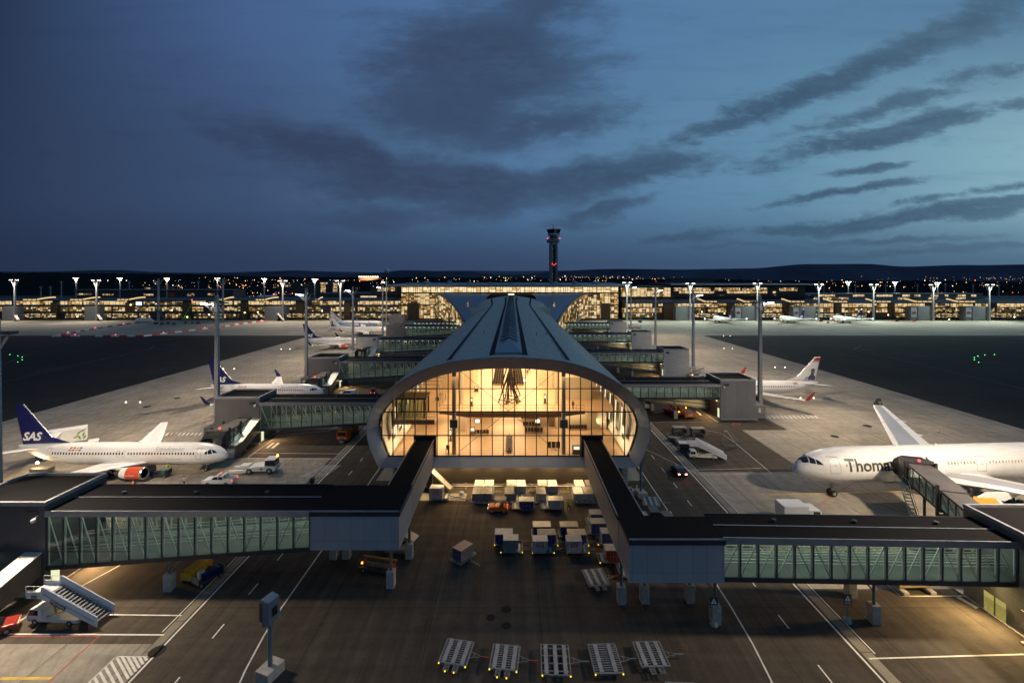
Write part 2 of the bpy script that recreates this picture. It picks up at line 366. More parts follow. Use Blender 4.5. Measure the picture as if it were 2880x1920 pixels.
# ================================================================ ground, roads, markings
def ground_mat(name, c, joints=None, streak=.35, jd=.5, rough=.75, spec=.35, patch=.3, stripe=None):
    m = bpy.data.materials.new(name); m.use_nodes = True; t = NT(m.node_tree)
    g = t.n('ShaderNodeNewGeometry'); p = g.outputs['Position']
    big = t.noise(p, .018, 4, .6).outputs[0]; mid = t.noise(p, .16, 6, .65).outputs[0]; fine = t.noise(p, 3.5, 4, .7).outputs[0]
    sy = t.noise(t.mapping(p, scale=(1.1, .035, 1)), .9, 6, .65).outputs[0]
    sx_ = t.noise(t.mapping(p, scale=(.04, .8, 1)), .9, 5, .6).outputs[0]
    k = t.m('MULTIPLY_ADD', t.m('SUBTRACT', big, .5), patch*2.2, 1.0)
    k = t.m('MULTIPLY', k, t.m('MULTIPLY_ADD', t.m('SUBTRACT', mid, .5), .9, 1.0))
    k = t.m('MULTIPLY', k, t.m('MULTIPLY_ADD', t.m('SUBTRACT', fine, .5), .5, 1.0))
    k = t.m('MULTIPLY', k, t.m('MULTIPLY_ADD', t.m('SUBTRACT', sy, .5), streak*2.4, 1.0))
    k = t.m('MULTIPLY', k, t.m('MULTIPLY_ADD', t.m('SUBTRACT', sx_, .5), streak*1.4, 1.0))
    m2 = t.noise(p, .75, 4, .6).outputs[0]; k = t.m('MULTIPLY', k, t.m('MULTIPLY_ADD', t.m('SUBTRACT', m2, .5), .7, 1.0))
    vo = t.n('ShaderNodeTexVoronoi'); vo.inputs['Scale'].default_value = .11; t.l(p, vo.inputs['Vector'])
    oil = t.m('MULTIPLY', t.smooth(vo.outputs['Distance'], .16, .04), t.smooth(mid, .45, .62))
    k = t.m('MULTIPLY', k, t.m('MULTIPLY_ADD', oil, -.45, 1.0))
    sp = t.n('ShaderNodeSeparateXYZ'); t.l(p, sp.inputs[0])
    if joints:
        jj = None; cell = None
        for ax, pitch, off in joints:
            q = t.m('DIVIDE', t.m('SUBTRACT', sp.outputs['XYZ'.index(ax)], off), pitch)
            d = t.m('ABSOLUTE', t.m('SUBTRACT', t.m('FRACT', q), .5))
            j = t.smooth(d, .5-.09/pitch, .5-.03/pitch)
            jj = j if jj is None else t.m('MAXIMUM', jj, j)
            fl = t.m('FLOOR', q); cell = fl if cell is None else t.m('MULTIPLY_ADD', fl, 17.31, cell)
        wn = t.n('ShaderNodeTexWhiteNoise', noise_dimensions='1D'); t.l(cell, wn.inputs['W'])
        k = t.m('MULTIPLY', k, t.m('MULTIPLY_ADD', wn.outputs[0], .16, .92))
        k = t.m('MULTIPLY', k, t.m('MULTIPLY_ADD', jj, -jd, 1.0))
    if stripe:
        q = t.m('FRACT', t.m('DIVIDE', t.m('ADD', sp.outputs[0], t.m('MULTIPLY', sp.outputs[1], stripe[1])), stripe[0]))
        k = t.m('MULTIPLY', k, t.m('MULTIPLY_ADD', t.smooth(q, .72, .9), -stripe[2], 1.0))
    vm = t.n('ShaderNodeVectorMath', operation='SCALE'); vm.inputs[0].default_value = c; t.l(k, vm.inputs['Scale'])
    b = t.n('ShaderNodeBsdfPrincipled'); t.l(vm.outputs[0], b.inputs['Base Color'])
    b.inputs['Specular IOR Level'].default_value = spec
    t.l(t.smooth(mid, .3, .7, rough-.08, rough+.1), b.inputs['Roughness'])
    bp = t.n('ShaderNodeBump'); bp.inputs['Strength'].default_value = .25; bp.inputs['Distance'].default_value = .02; t.l(fine, bp.inputs['Height']); t.l(bp.outputs[0], b.inputs['Normal'])
    o = t.n('ShaderNodeOutputMaterial'); t.l(b.outputs[0], o.inputs[0]); return m
asphalt = ground_mat('asphalt', (.064, .052, .040), joints=(('X', 11.5, 3.), ('Y', 23, 4.)), streak=.55, jd=.35, patch=.6, rough=.85, spec=.15)
taxi_asphalt = ground_mat('taxiway_asphalt', (.026, .027, .029), joints=(('X', 23, 3.), ('Y', 23, 4.)), streak=.3, jd=.3, patch=.35, rough=.9, spec=.06)
concrete = ground_mat('apron_concrete', (.26, .235, .195), joints=(('X', 7.5, 1.), ('Y', 7.5, 2.)), streak=.34, jd=.45, patch=.42, stripe=(1.6, .55, .10), rough=.85, spec=.15)
field = ground_mat('grass_field', (.022, .026, .018), streak=.1, patch=.5)

xs = [-40000, -8000, -2000, -700, -450, -300, -200, -130, -90, -60, -36, -24, 0, 24, 36, 60, 90, 130, 200, 300, 450, 700, 2000, 8000, 40000]
ys = [-600, -60, 0, 20, 40, 60, 80, 100, 130, 170, 220, 290, 360, 430, 520, 700, 1000, 2000, 6000, 20000, 60000]
b = MB(); b.add([(x, y, 0) for y in ys for x in xs], [(j*len(xs)+i, j*len(xs)+i+1, (j+1)*len(xs)+i+1, (j+1)*len(xs)+i) for j in range(len(ys)-1) for i in range(len(xs)-1)])
ground = b.build('ground', None); ground.data.materials.append(asphalt); ground.data.materials.append(field); ground['kind'] = 'structure'
for p in ground.data.polygons:
    if p.center.y > 560 : p.material_index = 1
def rect(x0, x1, y0, y1, nx=1, ny=1):
    return [[(x0+(x1-x0)*i/nx, y0+(y1-y0)*j/ny), (x0+(x1-x0)*(i+1)/nx, y0+(y1-y0)*j/ny), (x0+(x1-x0)*(i+1)/nx, y0+(y1-y0)*(j+1)/ny), (x0+(x1-x0)*i/nx, y0+(y1-y0)*(j+1)/ny)] for j in range(ny) for i in range(nx)]
Z1, Z2, Z3 = .008, .016, .024
flat('taxiway', rect(-700, -129, 20, 293, 4, 4)+rect(123, 700, 20, 293, 4, 4), taxi_asphalt, Z1, kind='structure')
flat('apron_concrete', rect(-129, -70, 92, 293, 2, 4)+rect(-129, -36.4, 62, 91.99, 2, 1)+rect(-129, -35.6, -10, 45, 2, 1)+
     rect(-70, -58, 165, 200)+rect(-70, -58, 222, 258)+rect(-70, -24, 280, 325)
     +rect(66, 123, 100, 293, 2, 4)+rect(55, 66, 53, 108.9)+rect(66, 123, 20, 100, 1, 2)+rect(34.9, 55, 53, 85.2)+rect(26, 66, 300, 330)
     +rect(-700, -26, 325.01, 404, 6, 1)+rect(26, 700, 330.01, 404, 6, 1)+rect(-700, -70, 293.01, 325, 4, 1)+rect(66, 700, 293.01, 330, 4, 1), concrete, Z1, kind='structure')
# kerb channels beside the roads
kerbm = ground_mat('kerb_concrete', (.20, .175, .13), joints=(('Y', 4., 0.),), streak=.2, jd=.5)
flat('kerb_channel', rect(33.7, 34.75, 20, 330, 1, 8)+rect(-35.5, -34.55, 20, 330, 1, 8), kerbm, Z2, kind='structure')

wl, rl, yl = MB(), MB(), MB()                        # painted lines: white, red, yellow
def wline(pts, w=.16):
    for a, c in zip(pts, pts[1:]): strip(wl, a, c, w, Z3)
for x in (33.3, -34.25): wline([(x, 20), (x, 330)], .2)
for x in (34.95, -35.75): wline([(x, 43.8 if x > 0 else 46.5), (x, 330)], .12)
wline([(-25.3, 62), (-25.3, 330)], .16); wline([(24.3, 62), (24.3, 330)], .16)
wline([(-25.3, 62), (-25.3, 50), (-25.1, 46), (-24.6, 42), (-23.6, 37), (-22, 32)], .16); wline([(24.3, 62), (24.1, 50), (23.8, 45), (23.3, 41), (22.4, 37), (21, 33)], .16)
for k in range(40):
    y = 33+k*6.35; wline([(-30.1, y), (-30.1, y+1.9)], .14); wline([(28.6, y+1.3), (28.6, y+3.2)], .14)
def gl(pts, w=.16, B=None):
    q = [G(u, v) for u, v in pts]
    for a, c in zip(q, q[1:]): strip(B or wl, a, c, w, Z3)
gl([(0, 1455.5), (377, 1457.5)], .18); gl([(252, 1411), (417, 1413)], .16)
gl([(0, 1455), (79, 1404), (290, 1290)]); gl([(67, 1409), (112, 1410)], .16)
gl([(2352, 1502), (1996, 1512)], .16); gl([(2352, 1438), (2276, 1370), (2233, 1343)], .16); gl([(2233, 1368), (2069, 1369), (2010, 1318)], .18)
gl([(1480, 1030), (1605, 1090)], .1); gl([(1595, 1079), (1748, 1075)], .1); gl([(1605, 1090), (1772, 1087)], .1); gl([(1772, 1087), (1690, 1018), (1655, 994), (1620, 988)], .1)
gl([(497, 970), (845, 968)], .1); gl([(570, 1050), (640, 1000), (752, 990), (985, 890)], .12); gl([(565, 1052), (775, 1054)], .12); gl([(580, 1040), (783, 1042)], .12); gl([(490, 1110), (712, 1114)], .12)
gl([(1650, 968), (1495, 970)], .1); gl([(1586, 927), (1650, 970)], .14)
for (u0, v0, u1, v1, n, du) in ((378, 996, 472, 996, 10, -6), (1762, 957, 1880, 957, 12, 9)):         # zebra bars by the crossings
    for k in range(n):
        a = G(u0+(u1-u0)*k/n, v0-2.5); c = G(u0+(u1-u0)*k/n+du, v0+3.5); strip(wl, a, c, .38, Z3)
for (pts) in (((2069+170, 1366), (2298-10, 1393)), ((2200, 1371), (2245, 1396))): gl(pts, .55)
for pts in (((613, 1029), (628, 1017)), ((625, 1029), (640, 1017)), ((1600, 955), (1590, 947)), ((1610, 953), (1600, 945))): gl(pts, .5)
# hatched no-parking areas
def hatch(poly, n, w=.22):
    q = [G(u, v) for u, v in poly]
    for k in range(n+1):
        f = k/n; strip(wl, q[0].lerp(q[1], f), q[3].lerp(q[2], f), w, Z3)
def inter(u, v):                                     # where a stripe starting at (u, v) meets the kerb line
    for k in range(400):
        uu, vv = u+.28*k, v+.51*k
        if uu >= 346-(vv-1507)*1.0: return uu, vv
    return u+60, v+110
st = [(267-12.6*k, 1507+12*k) for k in range(8, 0, -1)]+[(267+13*k, 1507) for k in range(6)]
for u, v in st: gl([(u, v), inter(u, v)], .2)
gl([(168, 1601), (267, 1507), (346, 1507)], .12)
hatch([(747, 1068), (782, 1068), (745, 1095), (690, 1095)], 8, .12)
for c_, r_ in ((G(728, 1066), .8),):
    for k in range(16):
        a = 2*math.pi*k/16; d = 2*math.pi*(k+1)/16
        strip(yl, (c_.x+r_*math.cos(a), c_.y+r_*math.sin(a)), (c_.x+r_*math.cos(d), c_.y+r_*math.sin(d)), .18, Z3)
gl([(15, 1461), (228, 1460), (110, 1568)], .13, rl); gl([(2035, 1062), (1925, 1130), (1880, 1160)], .12, rl) ; gl([(2035, 1062), (2120, 985)], .1, rl)
gl([(0, 1558), (118, 1557)], .3, yl); gl([(1764, 1136), (2086, 1127.5), (2352, 1121)], .16, yl); gl([(0, 1100), (473, 1081), (560, 1080)], .14, yl)
for u, v in ((395, 998), (1690, 974)): gl([(u-8, v+1), (u+8, v+1), (u+10, v-2), (u-6, v-2), (u-8, v+1)], .3, rl)
for u, v, r_ in ((1742, 977, 1.), (1735, 1030, .9), (290, 1525, .9)): pass
wf = MB()
for pts, w_ in (([(0, 878), (345, 801)], .25), ([(1961, 803), (1978, 793)], .3), ([(2000, 810), (2352, 893)], .25), ([(345, 801), (352, 794)], .3), ([(0, 840), (60, 815), (240, 800), (420, 802)], .2), ([(1800, 783), (1960, 800), (2352, 842)], .2), ([(60, 858), (300, 812)], .18)): gl(pts, w_, wf)
o = wf.build('faded_ground_marking', M('faded_road_paint', (.10, .10, .09), .85, 0, .4, .3)); o['kind'] = 'structure'
mw = M('white_road_paint', (.62, .60, .55), .7, 0, .35, 1.2, fine=.4); mr = M('red_road_paint', (.34, .05, .05), .7, 0, .3, 1); my = M('yellow_road_paint', (.55, .36, .04), .7, 0, .3, 1)
for n_, B_, m_ in (('white_ground_marking', wl, mw), ('red_ground_marking', rl, mr), ('yellow_ground_marking', yl, my)):
    o = B_.build(n_, m_); o['kind'] = 'structure'
# manhole covers
cov = MB()
for u, v, r_ in ((361, 1495, .75), (1163, 1399, .55), (1127, 1418, .5), (1163, 1436, .5), (2042, 977, 1.), (2060, 981, 1.), (1992, 978, 1.), (1917, 1002, .9), (338, 934, 1.), (407, 914, .9)):
    c_ = G(u, v); cov.poly([(c_.x+r_*math.cos(k*math.pi/9), c_.y+r_*math.sin(k*math.pi/9), Z3) for k in range(18)])
o = cov.build('manhole_cover', M('cast_iron', (.022, .021, .02), .85, 0, .3, 4, spec=.1)); o['kind'] = 'structure'

# ================================================================ the pier building
CX = -.6
prof = [(0, 23.2), (2.5, 23.15), (5, 23.0), (7.5, 22.75), (9.7, 22.4), (11.7, 21.9), (13.5, 21.3), (15.2, 20.6), (16.7, 19.8), (18.2, 18.9), (19.6, 17.9), (20.8, 16.8), (21.75, 15.7), (22.5, 14.4), (23.0, 13.0), (23.2, 11.5), (23.0, 9.9), (22.5, 8.2), (21.8, 6.6), (21.1, 5.2)]
full = [(-x, z) for x, z in prof[::-1]]+prof[1:]     # from the left sill over the crown to the right sill
inner = []
for k, (x, z) in enumerate(full):                    # the glazed opening: the outline drawn in by 1.9 m
    a = full[max(0, k-1)]; c = full[min(len(full)-1, k+1)]; dx, dz = c[0]-a[0], c[1]-a[1]; l = math.hypot(dx, dz)
    inner.append((x+dz/l*1.35, z-dx/l*2.1))
inner[0] = (-20.2, 6.35); inner[-1] = (20.2, 6.35); inner[1] = (-20.7, 7.4); inner[-2] = (20.7, 7.4)
YF, YG = 74.6, 76.4
pier = thing('terminal_pier', 'long pier hall with arched grey roof and glowing orange glass front', 'building', (CX, YF, 0))
def pv(x, y, z): return (x, y-YF, z)
def roofpt(x, y, h=0.):                              # height of the roof at sideways position x
    ax = abs(x)
    for (x0, z0), (x1, z1) in zip(prof, prof[1:]):
        if x0 <= ax <= x1: return z0+(z1-z0)*(ax-x0)/(x1-x0)+h
    return 5.2
def shingle_mat():
    m = bpy.data.materials.new('roof_shingles'); m.use_nodes = True; t = NT(m.node_tree)
    g = t.n('ShaderNodeNewGeometry'); tc = t.n('ShaderNodeTexCoord'); p = tc.outputs['Object']
    sp = t.n('ShaderNodeSeparateXYZ'); t.l(p, sp.inputs[0])
    cb = t.n('ShaderNodeCombineXYZ'); t.l(t.m('MULTIPLY', sp.outputs[0], 2.2), cb.inputs[0]); t.l(t.m('MULTIPLY', sp.outputs[1], 1.6), cb.inputs[1])
    vo = t.n('ShaderNodeTexVoronoi', voronoi_dimensions='2D'); vo.inputs['Scale'].default_value = 1.; vo.inputs['Randomness'].default_value = .35; t.l(cb.outputs[0], vo.inputs['Vector'])
    sc = t.n('ShaderNodeSeparateColor'); t.l(vo.outputs['Color'], sc.inputs[0])
    n = t.noise(t.mapping(p, scale=(1, .12, 1)), .35, 5, .65).outputs[0]
    k = t.m('ADD', t.m('MULTIPLY', sc.outputs[0], .7), t.m('MULTIPLY', n, .3))
    c = t.ramp(t.smooth(k, .1, .95), [(0, (.37, .335, .285)), (.5, (.44, .40, .34)), (1, (.51, .465, .40))])
    edge = t.smooth(vo.outputs['Distance'], .42, .6)
    c = t.mix(t.m('MULTIPLY', edge, .25), c, (.1, .1, .1))
    b = t.n('ShaderNodeBsdfPrincipled'); t.l(c, b.inputs['Base Color']); b.inputs['Metallic'].default_value = 0; b.inputs['Specular IOR Level'].default_value = .35; b.inputs['Roughness'].default_value = .62
    bp = t.n('ShaderNodeBump'); bp.inputs['Strength'].default_value = .4; bp.inputs['Distance'].default_value = .03; t.l(sc.outputs[1], bp.inputs['Height']); t.l(bp.outputs[0], b.inputs['Normal'])
    o = t.n('ShaderNodeOutputMaterial'); t.l(b.outputs[0], o.inputs[0]); return m
shingles = shingle_mat()
def flare(y):                                        # the tube widens towards the terminal and rounds off at its end
    if y < 235: return 1.0, 0.
    f = min(1, (y-235)/95); return 1+.36*f*f*(3-2*f), 0.
rings = []
for y in [74.6, 76, 90, 110, 135, 165, 200, 235, 250, 265, 280, 295, 310, 325, 335]:
    k, _ = flare(y); rings.append([pv(x*k, y, z) for x, z in full])
for f, y in ((.93, 343), (.84, 350), (.72, 356), (.6, 360)):
    rings.append([pv(x*1.36*f, y, z) for x, z in full])
b = MB(); b.loft(rings, cap=False, closed=False); b.build('roof', shingles, pier, smooth=True, angle=180)
rim_m = clad('rim_metal', (.19, .24, .31), 2.2, 'X', .25, .45, .15)
b = MB(); o_ = [(x, z) for x, z in full]; i_ = inner
ring = lambda P_, y: [pv(x, y, z) for x, z in P_]
b.loft([ring(o_, YF-.15), ring(i_, YG)], cap=False, closed=True); b.build('facade_rim', rim_m, pier)
b = MB(); dr = [(x*1.004, z+.12) for x, z in full]
b.loft([ring(o_, YF-.15), ring(dr, YF-.2), ring(dr, YF+.35)], cap=False, closed=False); b.build('roof_edge', edgemat, pier)
# soffit under the nose and the storey under it
b = MB(); b.add([pv(-21.1, YF-.15, 5.2), pv(21.1, YF-.15, 5.2), pv(21.1, 340, 5.2), pv(-21.1, 340, 5.2)], [(0, 1, 2, 3)]); b.build('soffit', fascia, pier)
base_m = clad('base_cladding', (.085, .07, .055), 5.2, 'X', .5, .5, .2, hp=.62)
b = MB(); b.box(-19.8, 19.6, 79.2-YF, 338-YF, 0, 5.15); b.build('base_wall', base_m, pier)
for k in range(24):
    b = MB(); y = 84+k*10.4
    b.box(-19.9, -19.78, y-YF, y+4.6-YF, .3, 3.6) if k % 2 else b.box(19.58, 19.7, y-YF, y+4.6-YF, .3, 3.6)
    b.build('gate_door', M('roller_door', (.10, .095, .085), .5, .3, .2, 1, (1, 1, 8)), pier)
# glass front with mullions, transoms and braces
fg = glass('facade_glass', (.93, .93, .90), .05)
b = MB(); b.poly([pv(x, YG, z) for x, z in inner]); b.build('glass_front', fg, pier)
frame_m = M('bronze_frame', (.045, .034, .024), .5, .3, .2, 3)
def zin(x):                                          # the opening's upper and lower height at x
    pts = inner; top = -1
    for (x0, z0), (x1, z1) in zip(pts, pts[1:]):
        if min(x0, x1) <= x <= max(x0, x1) and abs(x1-x0) > 1e-6:
            top = max(top, z0+(z1-z0)*(x-x0)/(x1-x0))
    low = 6.35
    if abs(x) > 20.2:
        zz = [z0+(z1-z0)*(x-x0)/(x1-x0) for (x0, z0), (x1, z1) in zip(pts, pts[1:]) if min(x0, x1) <= x <= max(x0, x1) and abs(x1-x0) > 1e-6]
        if len(zz) < 2: return 99, -99
        low = min(zz); top = max(zz)
    return low, top
for k in range(-12, 11):
    x = (1181.4+25.35*k-U0)*YG/F-CX
    if abs(x) > 21.4: continue
    lo_, hi_ = zin(x)
    if hi_-lo_ < .8: continue
    b = MB(); b.box(x-.075, x+.075, YG-.06-YF, YG+.2-YF, lo_, hi_); b.build('mullion', frame_m, pier)
for z in (6.42, 9.85, 13.8, 17.7):
    xl = max(abs(x) for x in [q/20 for q in range(0, 430)] if zin(x)[0] <= z <= zin(x)[1])
    b = MB(); b.box(-xl, xl, YG-.035-YF, YG+.12-YF, z-.07, z+.07); b.build('transom', frame_m, pier)
for sgn in (1, -1):
    b = MB(); b.tube((sgn*(-8.2-CX*0), YG+.6-YF, 20.6), (sgn*8.2, YG+.6-YF, 7.0), .035, n=6); b.build('brace_rod', frame_m, pier)
# ---- inside
floor_m = M('oak_floor', (.60, .42, .26), .35, 0, .14, .5, (.3, 3, 1), fine=.12)
wallin = M('interior_wall', (.70, .60, .44), .6, 0, .1, .6); wood = M('wood_soffit', (.10, .052, .022), .5, 0, .25, 1, (6, .4, 1))
conc_in = M('interior_concrete', (.52, .46, .36), .7, 0, .2, .7)
b = MB(); b.box(-20.3, 20.3, YG+.25-YF, 330-YF, 5.6, 6.0); b.build('lower_floor', floor_m, pier)
b = MB(); b.box(-20.5, 21.5, 86.6-YF, 330-YF, 10.86, 11.0); b.build('upper_floor', floor_m, pier)
b = MB(); b.box(-20.8, -13.2, 81.2-YF, 86.58-YF, 10.5, 11.0); b.build('gallery_floor', floor_m, pier)
b = MB(); b.box(-20.5, 14.5, 86.5-YF, 86.64-YF, 10.45, 11.02); b.box(-20.8, -13.2, 81.1-YF, 81.19-YF, 10.2, 11.02); b.build('floor_edge', M('edge_panel', (.10, .08, .06), .5, .1, .1, 1), pier)
b = MB(); b.add([pv(-13, 86.7, 10.44), pv(14.5, 86.7, 10.44), pv(9, 86.9, 9.7), pv(-8, 86.9, 9.7), pv(14.5, 110, 10.44), pv(9, 110, 9.7), pv(-8, 110, 9.7), pv(-13, 110, 10.44)],
              [(0, 1, 2, 3), (1, 4, 5, 2), (3, 2, 5, 6), (0, 3, 6, 7)]); b.build('floor_soffit', wood, pier)
shell = []
for y in (YG+.3, 110, 150, 200, 230): shell.append([pv(x*.985, y, z) for x, z in inner])
b = MB(); b.loft(shell, cap=False, closed=False); b.build('inner_lining', conc_in, pier, smooth=True, angle=180)
b = MB(); b.box(-20, 20, 228-YF, 228.3-YF, 6, 22); b.build('end_wall', wallin, pier)
for sx in (-1, 1):                                   # slanting side windows, and wall panels between them that glow to look lit
    for k in range(7):
        y = 78.4+k*4.9; b = MB(); b2 = MB()
        lo_, hi_ = (sx*20.05, 8.1), (sx*20.75, 12.8)
        b.add([pv(lo_[0], y, lo_[1]), pv(lo_[0], y+2.3, lo_[1]), pv(hi_[0], y+4.2, hi_[1]), pv(hi_[0], y+1.9, hi_[1])], [(0, 1, 2, 3)])
        b.build('side_window', M('night_window', (.03, .045, .03), .05, 0, .3, 1), pier)
        b2.add([pv(lo_[0]-sx*.02, y+2.5, lo_[1]), pv(lo_[0]-sx*.02, y+3.3, lo_[1]), pv(hi_[0]-sx*.02, y+5.2, hi_[1]), pv(hi_[0]-sx*.02, y+4.4, hi_[1])], [(0, 1, 2, 3)])
        b2.build('wall_light', emit('wall_panel_glow', (1, .82, .55), 1.5), pier)
for x in (-9.4, 9.5):
    c_ = MB(); c_.tube((x, 78.6-YF, 6), (x, 78.6-YF, 21), .36, n=20); o = c_.build('column', M('painted_column', (.33, .29, .24), .5, 0, .1, 1), pier, smooth=True)
    c_ = MB(); c_.box(x-.66, x+.66, 77.9-YF, 78.2-YF, 10.6, 12.0); c_.build('loudspeaker', M('grey_panel', (.16, .15, .13), .5), o)
for x, y0 in ((-9.6, 92), (9.7, 92), (-9.7, 106), (9.8, 106), (-9.7, 120), (9.8, 120)):
    c_ = MB(); c_.tube((x, y0-YF, 6), (x, y0-YF, 21.0), .45, n=16); c_.build('column', M('pale_column', (.62, .55, .43), .5, 0, .1, 1), pier, smooth=True)
def room(x0, x1, y0, y1, z0, z1, m=wallin, nm='glazed_room'):
    c_ = MB(); c_.box(x0, x1, y0-YF, y1-YF, z0, z1); return c_.build(nm, m, pier, bevel=.04)
room(11.2, 19.6, 91.5, 99, 6.0, 10.4, M('room_panel', (.60, .53, .38), .5, 0, .06, .5), 'office_room')
room(11.6, 17.2, 95, 108, 11, 15.6, M('room_panel2', (.66, .60, .46), .5, 0, .06, .5), 'office_room')
room(7.0, 10.8, 108, 118, 11, 15.5, wallin, 'office_room'); room(-11.5, -8.2, 104, 116, 11, 15.5, wallin, 'office_room'); room(-10.8, -8.6, 90, 97, 6, 10.3, wallin, 'office_room')
room(8.2, 10.6, 93, 97, 6, 10.2, M('brown_panel', (.24, .16, .09), .5, 0, .1, .5), 'office_room')
# glass lift room on the gallery, with the escalator frames over it
gr = MB(); x0, x1, y0, y1 = -20.2, -15.2, 82.0, 86.0
for x in (x0, x1):
    for y in (y0, y1): gr.box(x-.15, x+.15, y-.15-YF, y+.15-YF, 11, 14.4)
gr.box(x0-.2, x1+.3, y0-.2-YF, y1+.2-YF, 14.4, 14.75)
o = gr.build('lift_room', M('dark_frame', (.05, .042, .034), .45, .3), pier)
c_ = MB(); c_.box(x0, x1, y0-.02-YF, y0+.02-YF, 11, 14.4); c_.build('glass', glass('room_glass', (.8, .9, .78), .2), o)
c_ = MB()
for k in range(7):
    x = x0+.5+k*.72; c_.bar((x, y0+1.2-YF, 11.1), (x+.25, y0+1.4-YF, 14.2), .12)
c_.build('plant_stems', M('green_plants', (.05, .10, .03), .6), o)
for k in range(5):
    y = 87.5+k*2.2; z = 14.9+k*.25; c_ = MB(); xo = k*.25
    for dx in (0, 6.0): c_.box(-20+xo+dx, -19.75+xo+dx, y-YF, y+.2-YF, 11, z)
    c_.box(-20+xo, -13.75+xo, y-.01-YF, y+.21-YF, z, z+.25); c_.build('escalator_frame', M('pale_frame', (.55, .50, .40), .4, .2), pier)
c_ = MB()
for x0, x1, y in ((-13.2, 14.4, 86.9), (-20.6, -13.2, 81.4)):
    n = int((x1-x0)/1.4)
    for k in range(n+1): c_.tube((x0+(x1-x0)*k/n, y-YF, 11), (x0+(x1-x0)*k/n, y-YF, 12.05), .025, n=5)
    for z in (11.5, 12.05): c_.tube((x0, y-YF, z), (x1, y-YF, z), .03, n=5)
c_.build('balustrade', M('rail_steel', (.20, .16, .12), .4, .5), pier)
for x, y, z in ((-6.0, 87, 8.6), (5.5, 87, 8.6), (3.5, 100, 13.5)):
    c_ = MB(); c_.box(x-.5, x+.5, y-.05-YF, y+.05-YF, z, z+.8); o = c_.build('information_screen', dksteel, pier)
    c_ = MB(); c_.box(x-.4, x+.4, y-.08-YF, y-.052-YF, z+.1, z+.7); c_.build('lit_face', emit('screen_light', (1, .9, .7), 3), o)
# interior lamps: long fittings under the ceiling
for y, L in ((79.5, 4), (86, 6), (95, 8), (106, 9), (118, 10), (134, 14), (160, 20), (195, 24)):
    for x in (-8, 0, 8) if y > 84 else (): MB().box(x-1.4, x+1.4, y-.2-YF, y+.2-YF, 20.5-abs(x)*.09, 20.6-abs(x)*.09).build('ceiling_lamp', warmlamp, pier)
    area('hall_light', (CX, y, 19.3), 24, L, L*(370 if y < 90 else 385), (1, .70, .385))
for x, y in ((-14, 83.5), (0, 92), (12, 92), (-10, 92), (0, 102), (12, 102), (-12, 102), (0, 114)): area('under_gallery_light', (CX+x, y, 9.6), 7, 6, 640, (1, .70, .385))
for sx in (-1, 1):
    for y in (80, 90, 102): area('wall_wash_light', (CX+sx*17.6, y, 7.5), 1.0, 7, 260, (1, .80, .52), (0, R(-sx*108), 0), 150)
# ---- roof furniture: gutters, flank strips and the glazed ridge
def roof_strip(x0, x1, y0, y1, h, m, nm):
    ys_ = [y for y in (77.5, 90, 110, 135, 165, 200, 235, 250, 265, 280, 295, 310, 325, 335) if y0 <= y <= y1]
    c_ = MB(); rr = []
    for y in ys_:
        k, _ = flare(y); q = []
        for i in range(4):
            x = x0+(x1-x0)*i/3; q.append(pv(x*k, y, roofpt(x, y)+h))
        rr.append(q)
    c_.loft(rr, cap=False, closed=False); return c_.build(nm, m, pier, smooth=True, angle=180)
gut = M('roof_gutter', (.018, .019, .021), .8, 0, .2, 1, spec=.1)
for sgn in (-1, 1):
    roof_strip(sgn*9.7, sgn*10.55, 77, 336, .05, gut, 'roof_gutter'); roof_strip(sgn*9.6, sgn*9.72, 77, 336, .12, edgemat, 'gutter_lip')
    roof_strip(sgn*2.35, sgn*3.3, 77, 336, .05, gut, 'ridge_channel'); roof_strip(sgn*17.4, sgn*17.52, 77, 336, .07, gut, 'roof_seam'); roof_strip(sgn*19.0, sgn*19.12, 77, 336, .07, gut, 'roof_seam')
rz = 23.2
c_ = MB(); c_.box(-2.35, 2.35, 78-YF, 336-YF, rz-.3, rz+.35); ridge = c_.build('ridge_box', M('ridge_metal', (.22, .25, .28), .45, .3, .15, 1), pier)
c_ = MB(); y0 = 78.2
c_.add([pv(-2.2, y0, rz+.35), pv(2.2, y0, rz+.35), pv(2.2, 335, rz+.35), pv(-2.2, 335, rz+.35), pv(0, y0+9, rz+1.5), pv(0, 333, rz+1.5)],
       [(0, 1, 4), (1, 2, 5, 4), (2, 3, 5), (3, 0, 4, 5)]); c_.build('ridge_roof', M('ridge_sheet', (.20, .23, .27), .4, .35, .15, 1), ridge)
for k in range(46):
    y = y0+10+k*5.3; c_ = MB()
    for sgn in (-1, 1): c_.bar(pv(0, y, rz+1.75), pv(sgn*1.75, y, rz+.85), .22, .2); c_.bar(pv(0, y+.6, rz+1.7), pv(sgn*1.6, y+1.6, rz+.9), .7, .05)
    c_.build('skylight_rib', M('rib_metal', (.17, .19, .21), .4, .4, .1, 1), ridge)
c_ = MB(); c_.box(-2.4, 2.4, 336.5-YF, 338-YF, rz+.5, rz+3.0); c_.build('ridge_end', M('ridge_sheet', (.2, .23, .27)), ridge)
c_ = MB(); c_.box(-2.2, 2.2, 336.3-YF, 336.48-YF, rz+1.5, rz+2.2); c_.build('end_lamp', emit('ridge_glow', (1, .85, .5), 2.2), ridge)
for (u, v) in ((1128, 818), (1232, 770), (1255, 765), (1111, 765), (1105, 725), (1218, 725)):
    c_ = MB(); y = (H-23)*F/(v-V0); x = AX(u, y)-CX; c_.tube((x, y-YF, roofpt(x, y)), (x, y-YF, roofpt(x, y)+.8), .07, n=6); c_.build('roof_vent', dksteel, pier)
